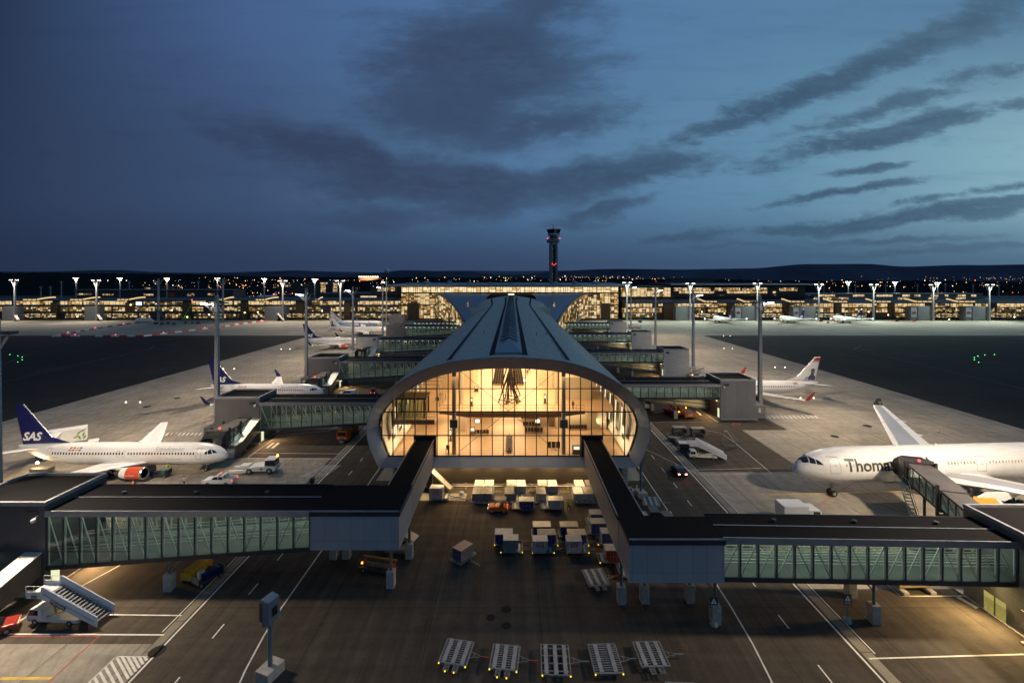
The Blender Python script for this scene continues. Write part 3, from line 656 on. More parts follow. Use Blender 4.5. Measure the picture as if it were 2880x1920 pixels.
# downlights under the nose
for u in (1014, 1077, 1139, 1201, 1266, 1327):
    x = AX(u, 78.8); c_ = MB(); c_.tube((x-CX, 78.6-YF, 5.05), (x-CX, 78.6-YF, 5.2), .2, n=12); c_.build('downlight', emit('downlight_lens', (1, .78, .42), 25), pier)
    spot('downlight_beam', (x, 78.8, 4.95), (x, 78.2, 0), 2000, (1, .68, .33), 155, .8, .15)
for sgn in (-1, 1):                                  # pipes and cabinets on the flank of the nose
    c_ = MB(); c_.box(sgn*22.9, sgn*23.9, 82.5-YF, 84.5-YF, 8.2, 9.6); c_.build('side_box', fascia, pier)

# ================================================================ gate towers and glass bridges
green_in = (.88, 1.0, .88)
tower_m = clad('tower_cladding', (.155, .15, .155), 2.6, 'X', .35, .5, .25, hp=0); tower_w = clad('pale_tower_cladding', (.58, .56, .53), 3.4, 'X', .35, .5, .2, hp=.45)
tower_b = clad('blue_tower_cladding', (.21, .215, .225), 2.9, 'X', .35, .5, .25)
bglass = glass('bridge_glass', (.78, .86, .79), .06); postm = M('bridge_post', (.62, .64, .60), .4, .3, .1, 2); bfloor = M('bridge_floor', (.11, .125, .115), .5, 0, .2, 1)
tubelamp = emit('bridge_tube_lamp', (.86, 1, .9), 7)
def tower(label, x0, x1, y0, y1, top, mat, lamp_side=0, extra=True):
    cx, cy_ = (x0+x1)/2, (y0+y1)/2; w, d = (x1-x0)/2, (y1-y0)/2
    t = thing('gate_tower', label, 'gate building', (cx, cy_, 0), 0, 'gate towers at the ends of the glass bridges')
    b = MB(); b.box(-w, w, -d, d, 0, top-.45); wall = b.build('wall', mat, t)
    b = MB(); b.box(-w-.06, w+.06, -d-.06, -d+.24, top-.44, top); b.box(-w-.06, w+.06, d-.24, d+.06, top-.44, top); b.box(-w-.06, -w+.24, -d+.241, d-.241, top-.44, top); b.box(w-.24, w+.06, -d+.241, d-.241, top-.44, top); b.build('parapet', edgemat, t)
    b = MB(); b.box(-w+.24, w-.24, -d+.24, d-.24, top-.43, top-.30); b.build('flat_roof', roofmat, t)
    b = MB(); s = 1 if cx < 0 else -1
    b.box(s*(w-1.5)-.7, s*(w-1.5)+.7, -d-.05, -d-.002, top-1.75, top-1.0); b.build('louvre', dksteel, t)
    b = MB(); b.tube((s*(w-.7), -d-.5, top-1.7), (s*(w-.7), -d-.05, top-1.5), .05, n=6); b.sphere((s*(w-.7), -d-.6, top-1.85), .25, 10, 6); b.build('camera_lamp', white, t, smooth=True)
    b = MB(); b.box(-w-.25, w+.25, -d-.8, d+.8, .0, .14); b.build('kerb_base', concrete_b, t)
    b = MB(); b.box(s*w-.03 if s > 0 else -w-.03, s*w+.03 if s > 0 else -w+.03, -d+.7, -d+1.7, .15, 2.5); b.build('lit_door', emit('door_light', (.95, 1, .6), .9), t)
    b = MB(); b.box(-s*w-.03, -s*w+.03, -.6, .6, .15, 2.3); b.build('steel_door', steel, t)
    if extra:
        b = MB(); b.box(-s*(w+2.6) if s > 0 else w, -s*w if s > 0 else w+2.6, -d+.2, d-1.2, .0, 3.4); an = b.build('annex', mat, t)
        b = MB(); b.box(-s*(w+1.3)-.6, -s*(w+1.3)+.6, -d+.15, -d+.198, 1.6, 2.9); b.build('annex_window', litwin('annex_win', [(0, (.12, .12, .08)), (1, (.5, .48, .35))], .6, 1, 1), an)
    return t
def bridge(label, x0, x1, y0, y1, top, zb0, zb1, bays, skew=0., mirror=False, pillars=(), E=150, tw=None):
    """a glazed corridor from x0 to x1 (x0 at the tower, x1 at the pier); zb0/zb1 the floor's height at x0/x1"""
    t = thing('glass_bridge', label, 'bridge', (x0, (y0+y1)/2, 0), skew, 'glass bridges between the pier and the gate towers')
    L = x1-x0; s = 1 if L > 0 else -1; a = abs(L); d = (y1-y0)/2
    t.scale = (1, 1, 1)
    X = lambda q: q*s
    b = MB(); b.box(min(0, X(a)), max(0, X(a)), -d-.15, d+.15, top-.16, top); b.build('roof', roofmat, t)
    for yy, nm in ((-d-.2, 'roof_fascia'), (d+.08, 'roof_fascia')):
        b = MB(); b.box(min(0, X(a)), max(0, X(a)), yy, yy+.12, top-.62, top+.07); b.build(nm, edgemat if yy < 0 else fascia, t)
    b = MB(); b.box(min(0, X(a)), max(0, X(a)), -.06, .06, top+.002, top+.06); b.build('roof_joint', edgemat, t)
    b = MB(); zf = lambda q: zb0+(zb1-zb0)*q/a
    for (ya, yb, dz) in ((-d, d, .0),):
        b.add([(0, ya, zf(0)), (X(a), ya, zf(a)), (X(a), yb, zf(a)), (0, yb, zf(0)), (0, ya, zf(0)+.45), (X(a), ya, zf(a)+.45), (X(a), yb, zf(a)+.45), (0, yb, zf(0)+.45)], [(0, 1, 2, 3), (4, 7, 6, 5), (0, 4, 5, 1), (1, 5, 6, 2), (2, 6, 7, 3), (3, 7, 4, 0)])
    b.build('floor', bfloor, t)
    b = MB(); b.bar((0, -d-.04, zf(0)+.2), (X(a), -d-.04, zf(a)+.2), .1, .5); b.build('floor_edge', fascia, t)
    n = bays
    for k in range(3):
        q = X(a*(k+.6)/3.4); v_ = MB(); v_.tube((q, .9, top), (q, .9, top+.22), .16, n=10); v_.tube((q, .9, top+.22), (q, .9, top+.3), .24, n=10); v_.build('roof_drain', dksteel, t)
    for yy in (-d, d):
        b = MB(); b.add([(0, yy, zf(0)+.45), (X(a), yy, zf(a)+.45), (X(a), yy, top-.6), (0, yy, top-.6)], [(0, 1, 2, 3)]); gw = b.build('glass_wall', bglass, t)
        fr = MB(); tr = MB(); ins = .16 if yy < 0 else -.16
        for k in range(n+1):
            q = a*k/n; fr.box(X(q)-.05, X(q)+.05, yy-.07, yy+.07, zf(q)+.45, top-.6)
            if k < n:
                q2 = a*(k+1)/n; tr.tube((X(q+.12), yy+ins, zf(q)+.5), (X(q+.12), yy+ins, top-.65), .10, n=6)
                up = (k < n*.72) if not mirror else (k % 8 >= 4)
                p, r_ = ((X(q+.1), yy+ins, top-.65), (X(q2-.15), yy+ins, zf(q2)+.5)) if up else ((X(q+.1), yy+ins, zf(q)+.5), (X(q2-.15), yy+ins, top-.65))
                tr.tube(p, r_, .065, n=6)
        if zb1-zb0 > 1: fr.bar((0, yy, zb0+2.1), (X(a*.32), yy, zb0+2.1), .06)
        fr.build('window_posts', dksteel, gw); tr.build('truss', postm, gw)  # upright window posts of one side, left as loose pieces
    hr = MB()
    for yy in (-d*.55, -.2, .2, d*.55):
        for hz in (1.2, .85): hr.bar((0, yy, zf(0)+.45+hz), (X(a), yy, zf(a)+.45+hz), .06, .09)
    for k in range(n):
        q = a*(k+.5)/n
        for yy in (-.2, d*.55): hr.tube((X(q), yy, zf(q)+.45), (X(q), yy, zf(q)+1.65), .03, n=5)
    hr.build('handrail', M('rail_pale', (.6, .62, .55), .35, .5, .1, 1), t)
    lm = MB()
    for yy in (-d+.5, d-.5):
        for k in range(n): q = a*(k+.5)/n; lm.box(X(q)-.55, X(q)+.55, yy-.06, yy+.06, top-.72, top-.64)
    lm.build('tube_lamp', tubelamp, t)
    for k in range(4):
        q = X(a*(k+.5)/4); area('bridge_light', (x0+q*math.cos(skew), (y0+y1)/2+q*math.sin(skew), top-.8), a*.22, (y1-y0)*.7, E*a/28/4, green_in, (0, 0, skew))
    for (px, py, zt) in pillars:                     # posts on concrete feet
        pl = MB(); lx, ly = px-x0, py-(y0+y1)/2; pl.tube((lx, ly, 1.85), (lx, ly, zt), .16, n=10); pl.box(lx-.45, lx+.45, ly-.25, ly+.25, zt-.06, zt+.3); o = pl.build('pillar', M('pillar_steel', (.16, .17, .17), .45, .4), t, smooth=True)
        pl = MB(); pl.box(lx-.46, lx+.46, ly-.46, ly+.46, 0, 1.95); pl.build('concrete_foot', concrete_b, o, bevel=.05)
        pl = MB(); pl.bar((lx, ly, zt-1.6), (lx+(1.5 if px < 0 else -1.5), ly, zt+.1), .14); pl.build('strut', M('pillar_steel', (.16, .17, .17)), o)
    return t
TOP = 9.3
# front pair, with the opaque corner blocks and the corridors back to the hall
tower('wide dark flat roofed gate tower at the near left end of the front glass bridge', -64.2, -53.8, 52.4, 60.4, 10.4, clad('navy_cladding', (.085, .085, .10), 2.6, 'X', .35, .5, .2), extra=False)
tower('dark gate tower at the lower right corner with a panel board on its wall', 51.6, 62.5, 43.0, 52.0, 10.4, clad('side_cladding', (.16, .17, .16), 2.6, 'Y', .3, .5, .1, hp=.5), extra=False)
bridge('long sloping glass bridge across the lower left road', -53.8, -23.4, 52.6, 59.2, TOP, 2.5, 4.7, 16, pillars=((-39.8, 52.9, 3.6), (-23.0, 58.9, 4.6)), E=440)
bridge('level glass bridge across the lower right road', 51.6, 21.9, 46.4, 51.0, TOP, 4.75, 4.75, 16, R(-1.6), True, pillars=((38.1, 47.5, 4.8), (38.4, 51.4, 4.8), (20.2+1.2, 47.0, 4.8)), E=440)
blockm = clad('corner_cladding', (.36, .385, .42), 1.55, 'X', .45, .45, .2, hp=2.9); sidem = clad('corridor_cladding', (.33, .345, .365), 1.55, 'Y', .3, .42, .25)
def corner(label, xa, xb, ya, yb, cx0, cx1, yend, pil):
    t = thing('corner_corridor', label, 'corridor', ((xa+xb)/2, ya, 0)); ox, oy = (xa+xb)/2, ya
    q = lambda x0, x1, y0, y1, z0, z1: MB().box(x0-ox, x1-ox, y0-oy, y1-oy, z0, z1)
    q(xa, xb, ya, yb, 4.75, TOP-.62).build('corner_block', blockm, t)
    q(cx0, cx1, yb+.003, yend, 4.75, TOP-.55).build('corridor_wall', sidem, t)
    q(xa-.02, xb+.12, ya-.12, yb+.12, TOP-.6, TOP-.1).build('roof_fascia', fascia, t)
    q(cx0-.1, cx1+.1, yb+.125, yend, TOP-.5, TOP-.1).build('corridor_fascia', fascia, t)
    b = q(xa, xb, ya, yb, TOP-.095, TOP-.02); b.box(cx0+.1-ox, cx1-.1-ox, yb+.003-oy, yend-oy, TOP-.094, TOP-.02); b.build('roof', roofmat, t)
    b = MB()
    for x in (cx0-.1, cx1): b.box(x-ox, x+.1-ox, yb+.13-oy, yend-oy, TOP-.098, TOP+.05)
    b.box(xa-ox, xb-ox, ya-.12-oy, ya-.02-oy, TOP-.098, TOP+.05); b.build('roof_edge', edgemat, t)
    fr = q(cx0-.35, cx1+.35, yend-.02, yend+.5, 6.4, TOP+.55); fr.build('portal_frame', M('portal_black', (.02, .016, .012), .6), t)
    for (px, py) in pil:
        p = MB(); p.tube((px-ox, py-oy, 1.85), (px-ox, py-oy, 4.75), .17, n=10); o = p.build('pillar', M('pillar_steel', (.16, .17, .17)), t, smooth=True)
        p = MB(); p.box(px-.46-ox, px+.46-ox, py-.46-oy, py+.46-oy, 0, 1.95); p.build('concrete_foot', concrete_b, o, bevel=.05)
    return t
corner('grey clad corner corridor on the left that turns back to the glass front', -23.4, -13.05, 52.6, 59.2, -16.1, -13.1, YG-.2, ((-13.3, 59.0), (-21.4, 59.0), (-14.2, 53.4)))
corner('grey clad corner corridor on the right that turns back to the glass front', 12.05, 21.9, 46.9, 51.4, 12.0, 14.9, YG-.2, ((12.2, 50.8), (14.8, 50.9), (19.9, 51.0)))
# the further pairs
rows_l = [('second', -65.4, -55.6, 100.2, 107.6, -23.5, 4.6, tower_m), ('third', -67.6, -57.5, 151, 160, -23.5, 4.6, tower_m), ('fourth', -70.7, -60.8, 206, 214.5, -23.3, 4.6, tower_w), ('fifth', -73, -62.9, 264, 272, -26, 4.6, tower_m), ('sixth', -89.5, -78, 325, 333, -34, 4.6, tower_m)]
for nm, xa, xb, ya, yb, xe, zi, m_ in rows_l[:4]:
    tower(f'{"pale" if m_ is tower_w else "grey"} gate tower at the end of the {nm} glass bridge on the left side', xa, xb, ya, yb, 10.2, m_)
    bridge(f'{nm} glass bridge back along the left side of the pier', xb, xe, ya+.1, yb-.2, 8.9, 2.6, zi, 14, pillars=((xb+(xe-xb)*.56, ya+.5, 3.5),), E=290)
tower('dark gate tower standing nearest the lit terminal on the left', -89.5, -78, 330, 338, 10.2, tower_m, extra=False)
bridge('farthest glass bridge on the left side of the pier', -62.9, -27, 288, 296, 8.9, 2.6, 4.6, 14, E=290)
rows_r = [('second', 53.9, 63.0, 117.6, 126.6, 23.0, tower_b), ('third', 56.3, 65.8, 169, 177.5, 23.0, tower_w), ('fourth', 59.3, 69.3, 225.6, 234, 23.0, tower_w), ('fifth', 60.4, 70.7, 281, 289, 27, tower_w)]
for nm, xa, xb, ya, yb, xe, m_ in rows_r:
    tower(f'{"pale" if m_ is tower_w else "blue grey"} gate tower at the end of the {nm} glass bridge on the right side', xa, xb, ya, yb, 10.2, m_)
    bridge(f'{nm} glass bridge back along the right side of the pier', xa, xe, ya+.1, yb-.6, 8.9, 5.1, 5.1, 15, 0, True, pillars=((xa-11.5, ya+.6, 5.1), (xa-15.3, yb-1.2, 5.1)), E=290)
    t = thing('boarding_ramp', f'lower sloping glass ramp beneath the {nm} bridge on the right', 'ramp', (xa, yb-1.4, 0), 0, 'lower ramps under the right bridges')
    b = MB(); b.add([(0, -1.2, .8), (-22, -1.2, 3.2), (-22, 1.2, 3.2), (0, 1.2, .8), (0, -1.2, 3.3), (-22, -1.2, 5.0), (-22, 1.2, 5.0), (0, 1.2, 3.3)], [(0, 1, 2, 3), (4, 7, 6, 5), (0, 4, 5, 1), (1, 5, 6, 2), (2, 6, 7, 3), (3, 7, 4, 0)]); b.build('ramp_body', M('ramp_green', (.12, .14, .12), .4), t)
    b = MB(); b.bar((0, -1.24, 1.5), (-22, -1.24, 3.8), .06, .1); b.bar((0, -1.24, 2.6), (-22, -1.24, 4.4), .06, .1); b.build('ramp_rail', postm, t)
# lamps under the bridges, fixed to the towers
ORD = ('front', 'second', 'third', 'fourth', 'fifth')
def wall_light(x, y, z, tx, ty, E, c=(1, .64, .30), n=0):
    t = thing('wall_light', f'small warm wall lamp under the {ORD[n]} glass bridge on the {"left" if x < 0 else "right"}', 'lamp', (x, y, z), 0, 'wall lamps under the bridges')
    b = MB(); b.box(-.2, .2, -.12, .12, 0, .18); b.build('housing', dksteel, t)
    b = MB(); b.box(-.17, .17, -.1, .1, -.03, -.002); b.build('lens', emit('wall_lamp_lens', (1, .7, .35), 20), t)
    spot('wall_lamp_beam', (x, y, z-.1), (tx, ty, 0), E, c, 150, .9, .25)
wall_light(-53.5, 57.5, 2.1, -42, 50, 6000); wall_light(51.2, 49.5, 4.4, 40, 43, 13000, (1, .68, .30))
for i_, (nm, xa, xb, ya, yb, xe, zi, m_) in enumerate(rows_l[:4]): wall_light(xb+.4, ya+1.5, 2.2, xb+13, ya-6, 3600, n=i_+1)
for i_, (nm, xa, xb, ya, yb, xe, m_) in enumerate(rows_r): wall_light(xa-.4, ya+1.5, 4.4, xa-12, ya+2, 5200, n=i_+1)
# ================================================================ terminal, concourses and what lies behind
gold = [(0, (.03, .018, .006)), (.3, (.17, .09, .02)), (.6, (.50, .27, .07)), (.85, (.9, .58, .24)), (1, (1., .84, .54))]
pale = [(0, (.16, .085, .022)), (.25, (.46, .26, .08)), (.55, (.88, .52, .18)), (1, (1., .80, .45))]
dim = [(0, (.018, .016, .010)), (.45, (.075, .052, .018)), (.75, (.26, .16, .05)), (.92, (.7, .46, .18)), (1, (1., .8, .5))]
WGOLD = [litwin(f'lit_gold_{k}', gold, .9, .22, .5, k, (.28, .68)) for k in range(4)]
WPALE = [litwin(f'lit_pale_{k}', pale, .88, .18, .42, k+5, (.22, .6)) for k in range(4)]
WDIM = [litwin(f'lit_dim_{k}', dim, .95, .3, .5, k+9, (.33, .72)) for k in range(4)]
shaft_m = M('lit_brown_shaft', (.10, .070, .035), .6, 0, .3, .4)  # the brown lamplit look is put into the base colour
cwall = M('concourse_wall', (.05, .052, .055), .6, .1, .2, .3); croof = M('concourse_roof', (.065, .075, .09), .6, .2, .25, .2)
def zat(v, Y): return H-(v-V0)*Y/F
def facade(parent, ox, groups, Y, v0, v1, mats, w=7., deep=.12):
    for (ua, ub) in groups:
        xa, xb = AX(ua, Y), AX(ub, Y); n = max(1, round((xb-xa)/w))
        for k in range(n):
            p, q = xa+(xb-xa)*k/n+.12, xa+(xb-xa)*(k+1)/n-.12
            b = MB(); b.box(p-ox, q-ox, -deep, -.005, zat(v1, Y), zat(v0, Y)); b.build('window', random.choice(mats), parent)
def lantern(parent, ox, Y, ua, ub, vt, vb, flip=False):
    xa, xb = AX(ua, Y)-ox, AX(ub, Y)-ox; z0, z1 = zat(vb, Y), zat(vt, Y); rr = []
    b = MB(); m = xa+(xb-xa)*.42; pts = []
    for k in range(9):
        f = k/8; x = (m+(xb-m)*f); pts.append((x, z0+.9+(z1-z0-.9)*math.sin(math.pi*min(.85, f*.85+.0)/1.7) if not flip else z0))
    if flip: pts = [(xa+(m-xa)*k/8, z1-(z1-z0-.9)*(1-math.cos(math.pi*k/8))/2) for k in range(9)]
    vs = []; fs = []
    for (x, z) in pts: vs += [(x, -.3, z-.75), (x, -.3, z+.35)]
    b.add(vs, [(2*i, 2*i+2, 2*i+3, 2*i+1) for i in range(8)])
    b.build('roof_lantern', emit('lantern_glow', (1, .68, .28), 1.0), parent)
    for k in range(3):
        p, q = (xa+(m-xa)*k/3, xa+(m-xa)*(k+1)/3-.8) if not flip else (m+(xb-m)*k/3+.8, m+(xb-m)*(k+1)/3)
        b = MB(); b.box(p, q, -.35, -.2, z0+.1, z0+1.0); b.build('roof_lantern', emit('lantern_glow', (1, .68, .28), 1.0), parent)
YC = 412
lb = thing('concourse', 'long low concourse on the left with rows of lit windows', 'building', (-400, YC, 0))
b = MB(); b.box(-330, 297, 0, 30, 0, 17.2); b.build('wall', cwall, lb)
b = MB(); b.add([(-330, -2, 17.2), (297, -2, 17.2), (297, 15, 19.2), (-330, 15, 19.2), (297, 32, 17.2), (-330, 32, 17.2)], [(0, 1, 2, 3), (3, 2, 4, 5), (0, 3, 5), (1, 4, 2)]); b.build('roof', croof, lb)
facade(lb, -400, [(-20, 27), (37, 121), (138, 222), (227, 292), (440, 473), (515, 553), (571, 679), (716, 791), (822, 920)], YC, 691.5, 699.5, WPALE+WPALE+WGOLD)
facade(lb, -400, [(0, 13), (58, 126), (138, 200), (240, 290), (440, 467), (571, 630), (640, 690), (700, 741), (760, 815), (822, 920)], YC, 705, 714.5, WGOLD+WDIM)
facade(lb, -400, [(20, 58), (300, 420), (480, 560), (640, 690)], YC, 703.5, 714, WDIM)
facade(lb, -400, [(30, 120), (150, 205), (240, 292), (320, 345), (380, 420), (445, 550), (575, 680), (705, 790), (810, 920)], YC, 720, 730, WDIM)
facade(lb, -400, [(330, 420), (475, 512), (205, 238)], YC, 692.5, 699.5, WDIM)
facade(lb, -400, [(312, 326)], YC, 693, 701, [emit('white_window', (.85, .95, .95), 1.3)], 3)
b = MB(); b.box(-330, 297, -.9, -.02, zat(704.6, YC), zat(701, YC)); b.build('floor_band', croof, lb); b = MB(); b.box(-330, 297, -1.6, -.02, zat(718.5, YC), zat(716, YC)); b.build('floor_band', croof, lb)
for u0, u1 in ((122, 137), (293, 310), (423, 438), (556, 569), (682, 700), (792, 806)):
    b = MB(); b.box(AX(u0, YC)+400, AX(u1, YC)+400, -2.5, -.1, 0, 15.5); b.build('stair_shaft', shaft_m, lb)
for ua, ub in ((54, 129), (162, 231), (270, 335), (495, 538), (588, 640), (724, 742)): lantern(lb, -400, YC, ua, ub, 682, 689.5)
rb = thing('concourse', 'long low concourse on the right with rows of lit windows', 'building', (400, YC, 0))
b = MB(); b.box(-298, 330, 0, 30, 0, 15.0); b.build('wall', cwall, rb)
b = MB(); b.add([(-298, -2, 15), (330, -2, 15), (330, 15, 17.4), (-298, 15, 17.4), (330, 32, 15), (-298, 32, 15)], [(0, 1, 2, 3), (3, 2, 4, 5), (0, 3, 5), (1, 4, 2)]); b.build('roof', croof, rb)
facade(rb, 400, [(1437, 1498), (1512, 1522), (1548, 1669), (1686, 1727), (1755, 1796), (1842, 1914), (1931, 2038), (2055, 2124), (2183, 2235), (2240, 2269), (2290, 2352)], YC, 697, 704.8, WPALE+WPALE+WGOLD)
facade(rb, 400, [(1428, 1520), (1626, 1668), (1686, 1725), (1755, 1796), (1815, 1840), (1880, 1914), (1932, 1975), (2012, 2038), (2052, 2090)], YC, 707.5, 717, WGOLD)
facade(rb, 400, [(1430, 1500), (1560, 1620), (1690, 1790), (1815, 1850), (1940, 1990), (2050, 2180), (2190, 2352)], YC, 719, 729, WDIM)
facade(rb, 400, [(1548, 1620), (1730, 1752), (1845, 1878), (1976, 2010), (2095, 2124), (2142, 2352)], YC, 707.5, 716, WDIM)
facade(rb, 400, [(1728, 1754), (1815, 1840), (2142, 2180)], YC, 697, 704.8, WDIM)
b = MB(); b.box(-298, 330, -.9, -.02, zat(707, YC), zat(705, YC)); b.build('floor_band', croof, rb); b = MB(); b.box(-298, 330, -1.6, -.02, zat(718.8, YC), zat(717.2, YC)); b.build('floor_band', croof, rb)
for u0, u1 in ((1523, 1546), (1671, 1685), (1798, 1812), (1916, 1929), (2040, 2050), (2126, 2140)):
    b = MB(); b.box(AX(u0, YC)-400, AX(u1, YC)-400, -2.5, -.1, 0, 14.4); b.build('stair_shaft', shaft_m, rb)
for ua, ub in ((1602, 1646), (1692, 1740), (1794, 1847), (1890, 1945), (1987, 2045), (2078, 2142), (2172, 2239)): lantern(rb, 400, YC, ua, ub, 686, 694, True)
# lamps along both aprons
for k, (u, v) in enumerate(((178, 727), (300, 700), (395, 712), (430, 728), (562, 718), (620, 717), (592, 717), (740, 714), (1612, 716), (1664, 720), (1766, 722), (1816, 720), (2040, 723), (1995, 716), (2104, 733), (2330, 728), (2180, 734), (2260, 706), (1700, 718), (480, 722))):
    t = thing('apron_lamp', f'bright lamp glowing on the {"left" if u < U0 else "right"} concourse front', 'lamp', A(u, v, YC-3.2), 0, 'bright lamps along the concourse fronts')
    MB().sphere((0, 0, 0), .42, 8, 6).build('lens', warmlamp, t); MB().box(-.1, .1, 0, 3.2, -.08, .08).build('bracket', dksteel, t)
# central hall
YH = 424
th = thing('terminal_hall', 'wide glass terminal hall glowing gold at the far end of the pier', 'building', (0, YH, 0))
b = MB(); b.box(-99, 99, 1.5, 70, 0, 29.2); b.build('wall', cwall, th)
b = MB(); b.add([(AX(893, YH), -8, 29.6), (AX(1440, YH), -8, 29.6), (108, 75, 31), (-112, 75, 31), (AX(893, YH), -8, 31.2), (AX(1440, YH), -8, 31.2), (108, 75, 32.6), (-112, 75, 32.6)], [(0, 3, 2, 1), (4, 5, 6, 7), (0, 1, 5, 4), (1, 2, 6, 5), (2, 3, 7, 6), (3, 0, 4, 7)])
b.build('roof', M('hall_roof', (.16, .18, .21), .45, .3, .2, .2), th)
b = MB(); b.box(AX(893, YH), AX(1440, YH), -8.3, -8.05, 30.2, 31.35); b.build('roof_edge', M('pale_edge', (.45, .48, .52), .35, .4), th)
facade(th, 0, [(922, 1420)], YH, 659, 671, [litwin(f'hall_{k}', [(0, (.30, .17, .05)), (.35, (.75, .48, .18)), (1, (1, .84, .52))], 1.15, .16, .5, k+20, (.25, .6)) for k in range(3)], 8.3, .2)
facade(th, 0, [(922, 1008), (1345, 1420)], YH, 674, 699, WGOLD+WPALE, 8, .2)
facade(th, 0, [(922, 1075), (1290, 1420)], YH, 701, 733, WGOLD, 8, .2)
for k in range(31):
    x = AX(922+k*16.6, YH); b = MB(); b.box(x-.2, x+.2, -.6, -.25, 20 if 1010 < 922+k*16.6 < 1343 else 0, 29.6); b.build('facade_post', dksteel, th)
for v in (658.5, 672.5, 700):
    b = MB(); b.box(-103, 100, -.7, -.3, zat(v, YH)-.35, zat(v, YH)+.35); b.build('facade_beam', dksteel, th)
b = MB(); b.box(AX(935, 410), AX(961, 410), -14, -8, 0, zat(696, 410)); b.build('lift_block', shaft_m, th)
b = MB(); b.box(AX(1382, 410), AX(1402, 410), -14, -8, 0, zat(697, 410)); b.build('lift_block', shaft_m, th)
for u, w, hgt in ((980, 7, 2.4), (1031, 5, 2.4), (1078, 4.5, 2.4), (1125, 3.5, 2.4), (1175, 2.5, 2.4), (1225, 3.5, 2.4), (1274, 4.5, 2.2), (1322, 5, 2.4), (1368, 7, 2.4), (942, 3, 2)):
    b = MB(); b.sphere((AX(u, 450), 26, 31.9), w/2+.8, 12, 8, (1, 1, .62)); b.build('roof_light_dome', M('dome_metal', (.22, .25, .29), .4, .3), th, smooth=True)
for u in (1032, 1319):
    b = MB(); b.box(AX(u, 450)-1.8, AX(u, 450)+1.8, 27, 31, 32, 35.6); b.build('roof_plant', M('plant_box', (.2, .22, .25), .5), th)
# the horn-shaped roof where the pier flows into the hall
edge = [(-23.6, 232, 14.6), (-27.2, 250, 15.6), (-31.0, 270, 16.6), (-38.4, 305, 18.6), (-47.2, 340, 21.0), (-58.2, 375, 23.4), (-69.0, 408, 24.2)]
hornm = M('horn_roof', (.17, .19, .225), .45, .3, .15, .2)
for sgn in (1, -1):
    ht = thing('terminal_horn', f'flared dark roof wing joining pier and terminal on the {"left" if sgn > 0 else "right"}', 'roof', (CX, 320, 0))
    b = MB(); rr = []
    for (x, y, z) in edge:
        ins = 20.5; q = []
        for k in range(8):
            f = k/7; xx = x+(ins*-1*-1-0)*0; xi = -min(abs(x)-.5, 18)
            q.append((sgn*(x+(xi-x)*f), y-320, z+(min(z+2.2, 23.2)-z-(1.2 if y < 330 else 0))*math.sin(f*math.pi/2)))
        rr.append(q)
    b.loft(rr, cap=False, closed=False); b.build('roof', hornm, ht, smooth=True, angle=180)
    b = MB(); b.loft([[(sgn*(x-.3), y-320, z+.3), (sgn*(x-.3), y-320, z-.9), (sgn*(x+.6), y-320, z-.9), (sgn*(x+.6), y-320, z+.3)] for x, y, z in edge]); b.build('roof_edge', M('horn_edge', (.03, .035, .045), .4, .3), ht, smooth=True)
    pts = []
    for i in range(len(edge)-1):
        (xa, ya, za), (xb, yb, zb) = edge[i], edge[i+1]
        for k in range(3):
            f, g_ = k/3, (k+1)/3
            p = (xa+(xb-xa)*f, ya+(yb-ya)*f, za+(zb-za)*f); q = (xa+(xb-xa)*g_, ya+(yb-ya)*g_, za+(zb-za)*g_)
            b = MB(); b.add([(sgn*(p[0]+.4), p[1]-320, p[2]-.9), (sgn*(q[0]+.4-.1), q[1]-.2-320, q[2]-.9), (sgn*(q[0]+.4), q[1]-.2-320, 4), (sgn*(p[0]+.4), p[1]-320, 4)], [(0, 1, 2, 3)])
            b.build('glass_pane', random.choice(WDIM+WGOLD[:2]), ht)
    b = MB(); b.bar((sgn*edge[0][0], edge[0][1]-320, 4), (sgn*edge[-1][0], edge[-1][1]-320, 9), .8); b.bar((sgn*edge[-1][0], edge[-1][1]-320, 24), (sgn*(edge[-1][0]+8), edge[-1][1]-330, 2), .8); b.build('edge_beam', steel, ht)
    b = MB(); rr = []
    for y in (292, 308, 322, 334, 344, 352, 358):
        k = flare(y)[0]*(1 if y < 336 else {344: .94, 352: .82, 358: .68}[y]); x = -(23.2*k+.9); rr.append([(sgn*x, y-320, 13), (sgn*(x+.7), y-320, 17.5+min(4, (y-290)*.07)), (sgn*(x+2.4), y-320, 19.3+min(3.6, (y-290)*.06))])
    b.loft(rr, cap=False, closed=False); b.build('glazed_gap', WGOLD[1], ht, smooth=True)
b = MB(); b.box(-68, 67, 404-YH, 416-YH, 19, 22.6); b.build('link_roof', M('link_roof_dark', (.02, .021, .024), .7), th)
# terminal wings and the buildings behind
rw = thing('terminal_wing', 'terminal wing on the right under a broad flat roof, its wooden ceiling lit gold', 'building', (AX(1640, 446), 446, 0)); ox = AX(1640, 446)
b = MB(); b.box(AX(1424, 446)-ox, AX(1850, 446)-ox, .6, 60, 0, 29); b.build('wall', cwall, rw)
b = MB(); b.box(AX(1535, 446)-ox, AX(1866, 446)-ox, -7, 66, 31, 32); b.build('roof', croof, rw)
b = MB(); b.box(AX(1535, 446)-ox, AX(1866, 446)-ox, -7.3, -7.05, 30.8, 32.1); b.build('roof_edge', M('pale_edge', (.45, .48, .52)), rw)
b = MB(); b.box(AX(1424, 446)-ox, AX(1534, 446)-ox, -3, 50, 28.4, 29.6); b.build('lower_roof', croof, rw)
facade(rw, ox, [(1426, 1540)], 446, 661, 681, WGOLD+WPALE, 6)
facade(rw, ox, [(1548, 1632), (1640, 1700), (1705, 1762), (1790, 1832)], 446, 661, 668, WGOLD, 9)
facade(rw, ox, [(1560, 1640), (1670, 1762), (1775, 1782)], 446, 669, 673.5, WPALE, 9)
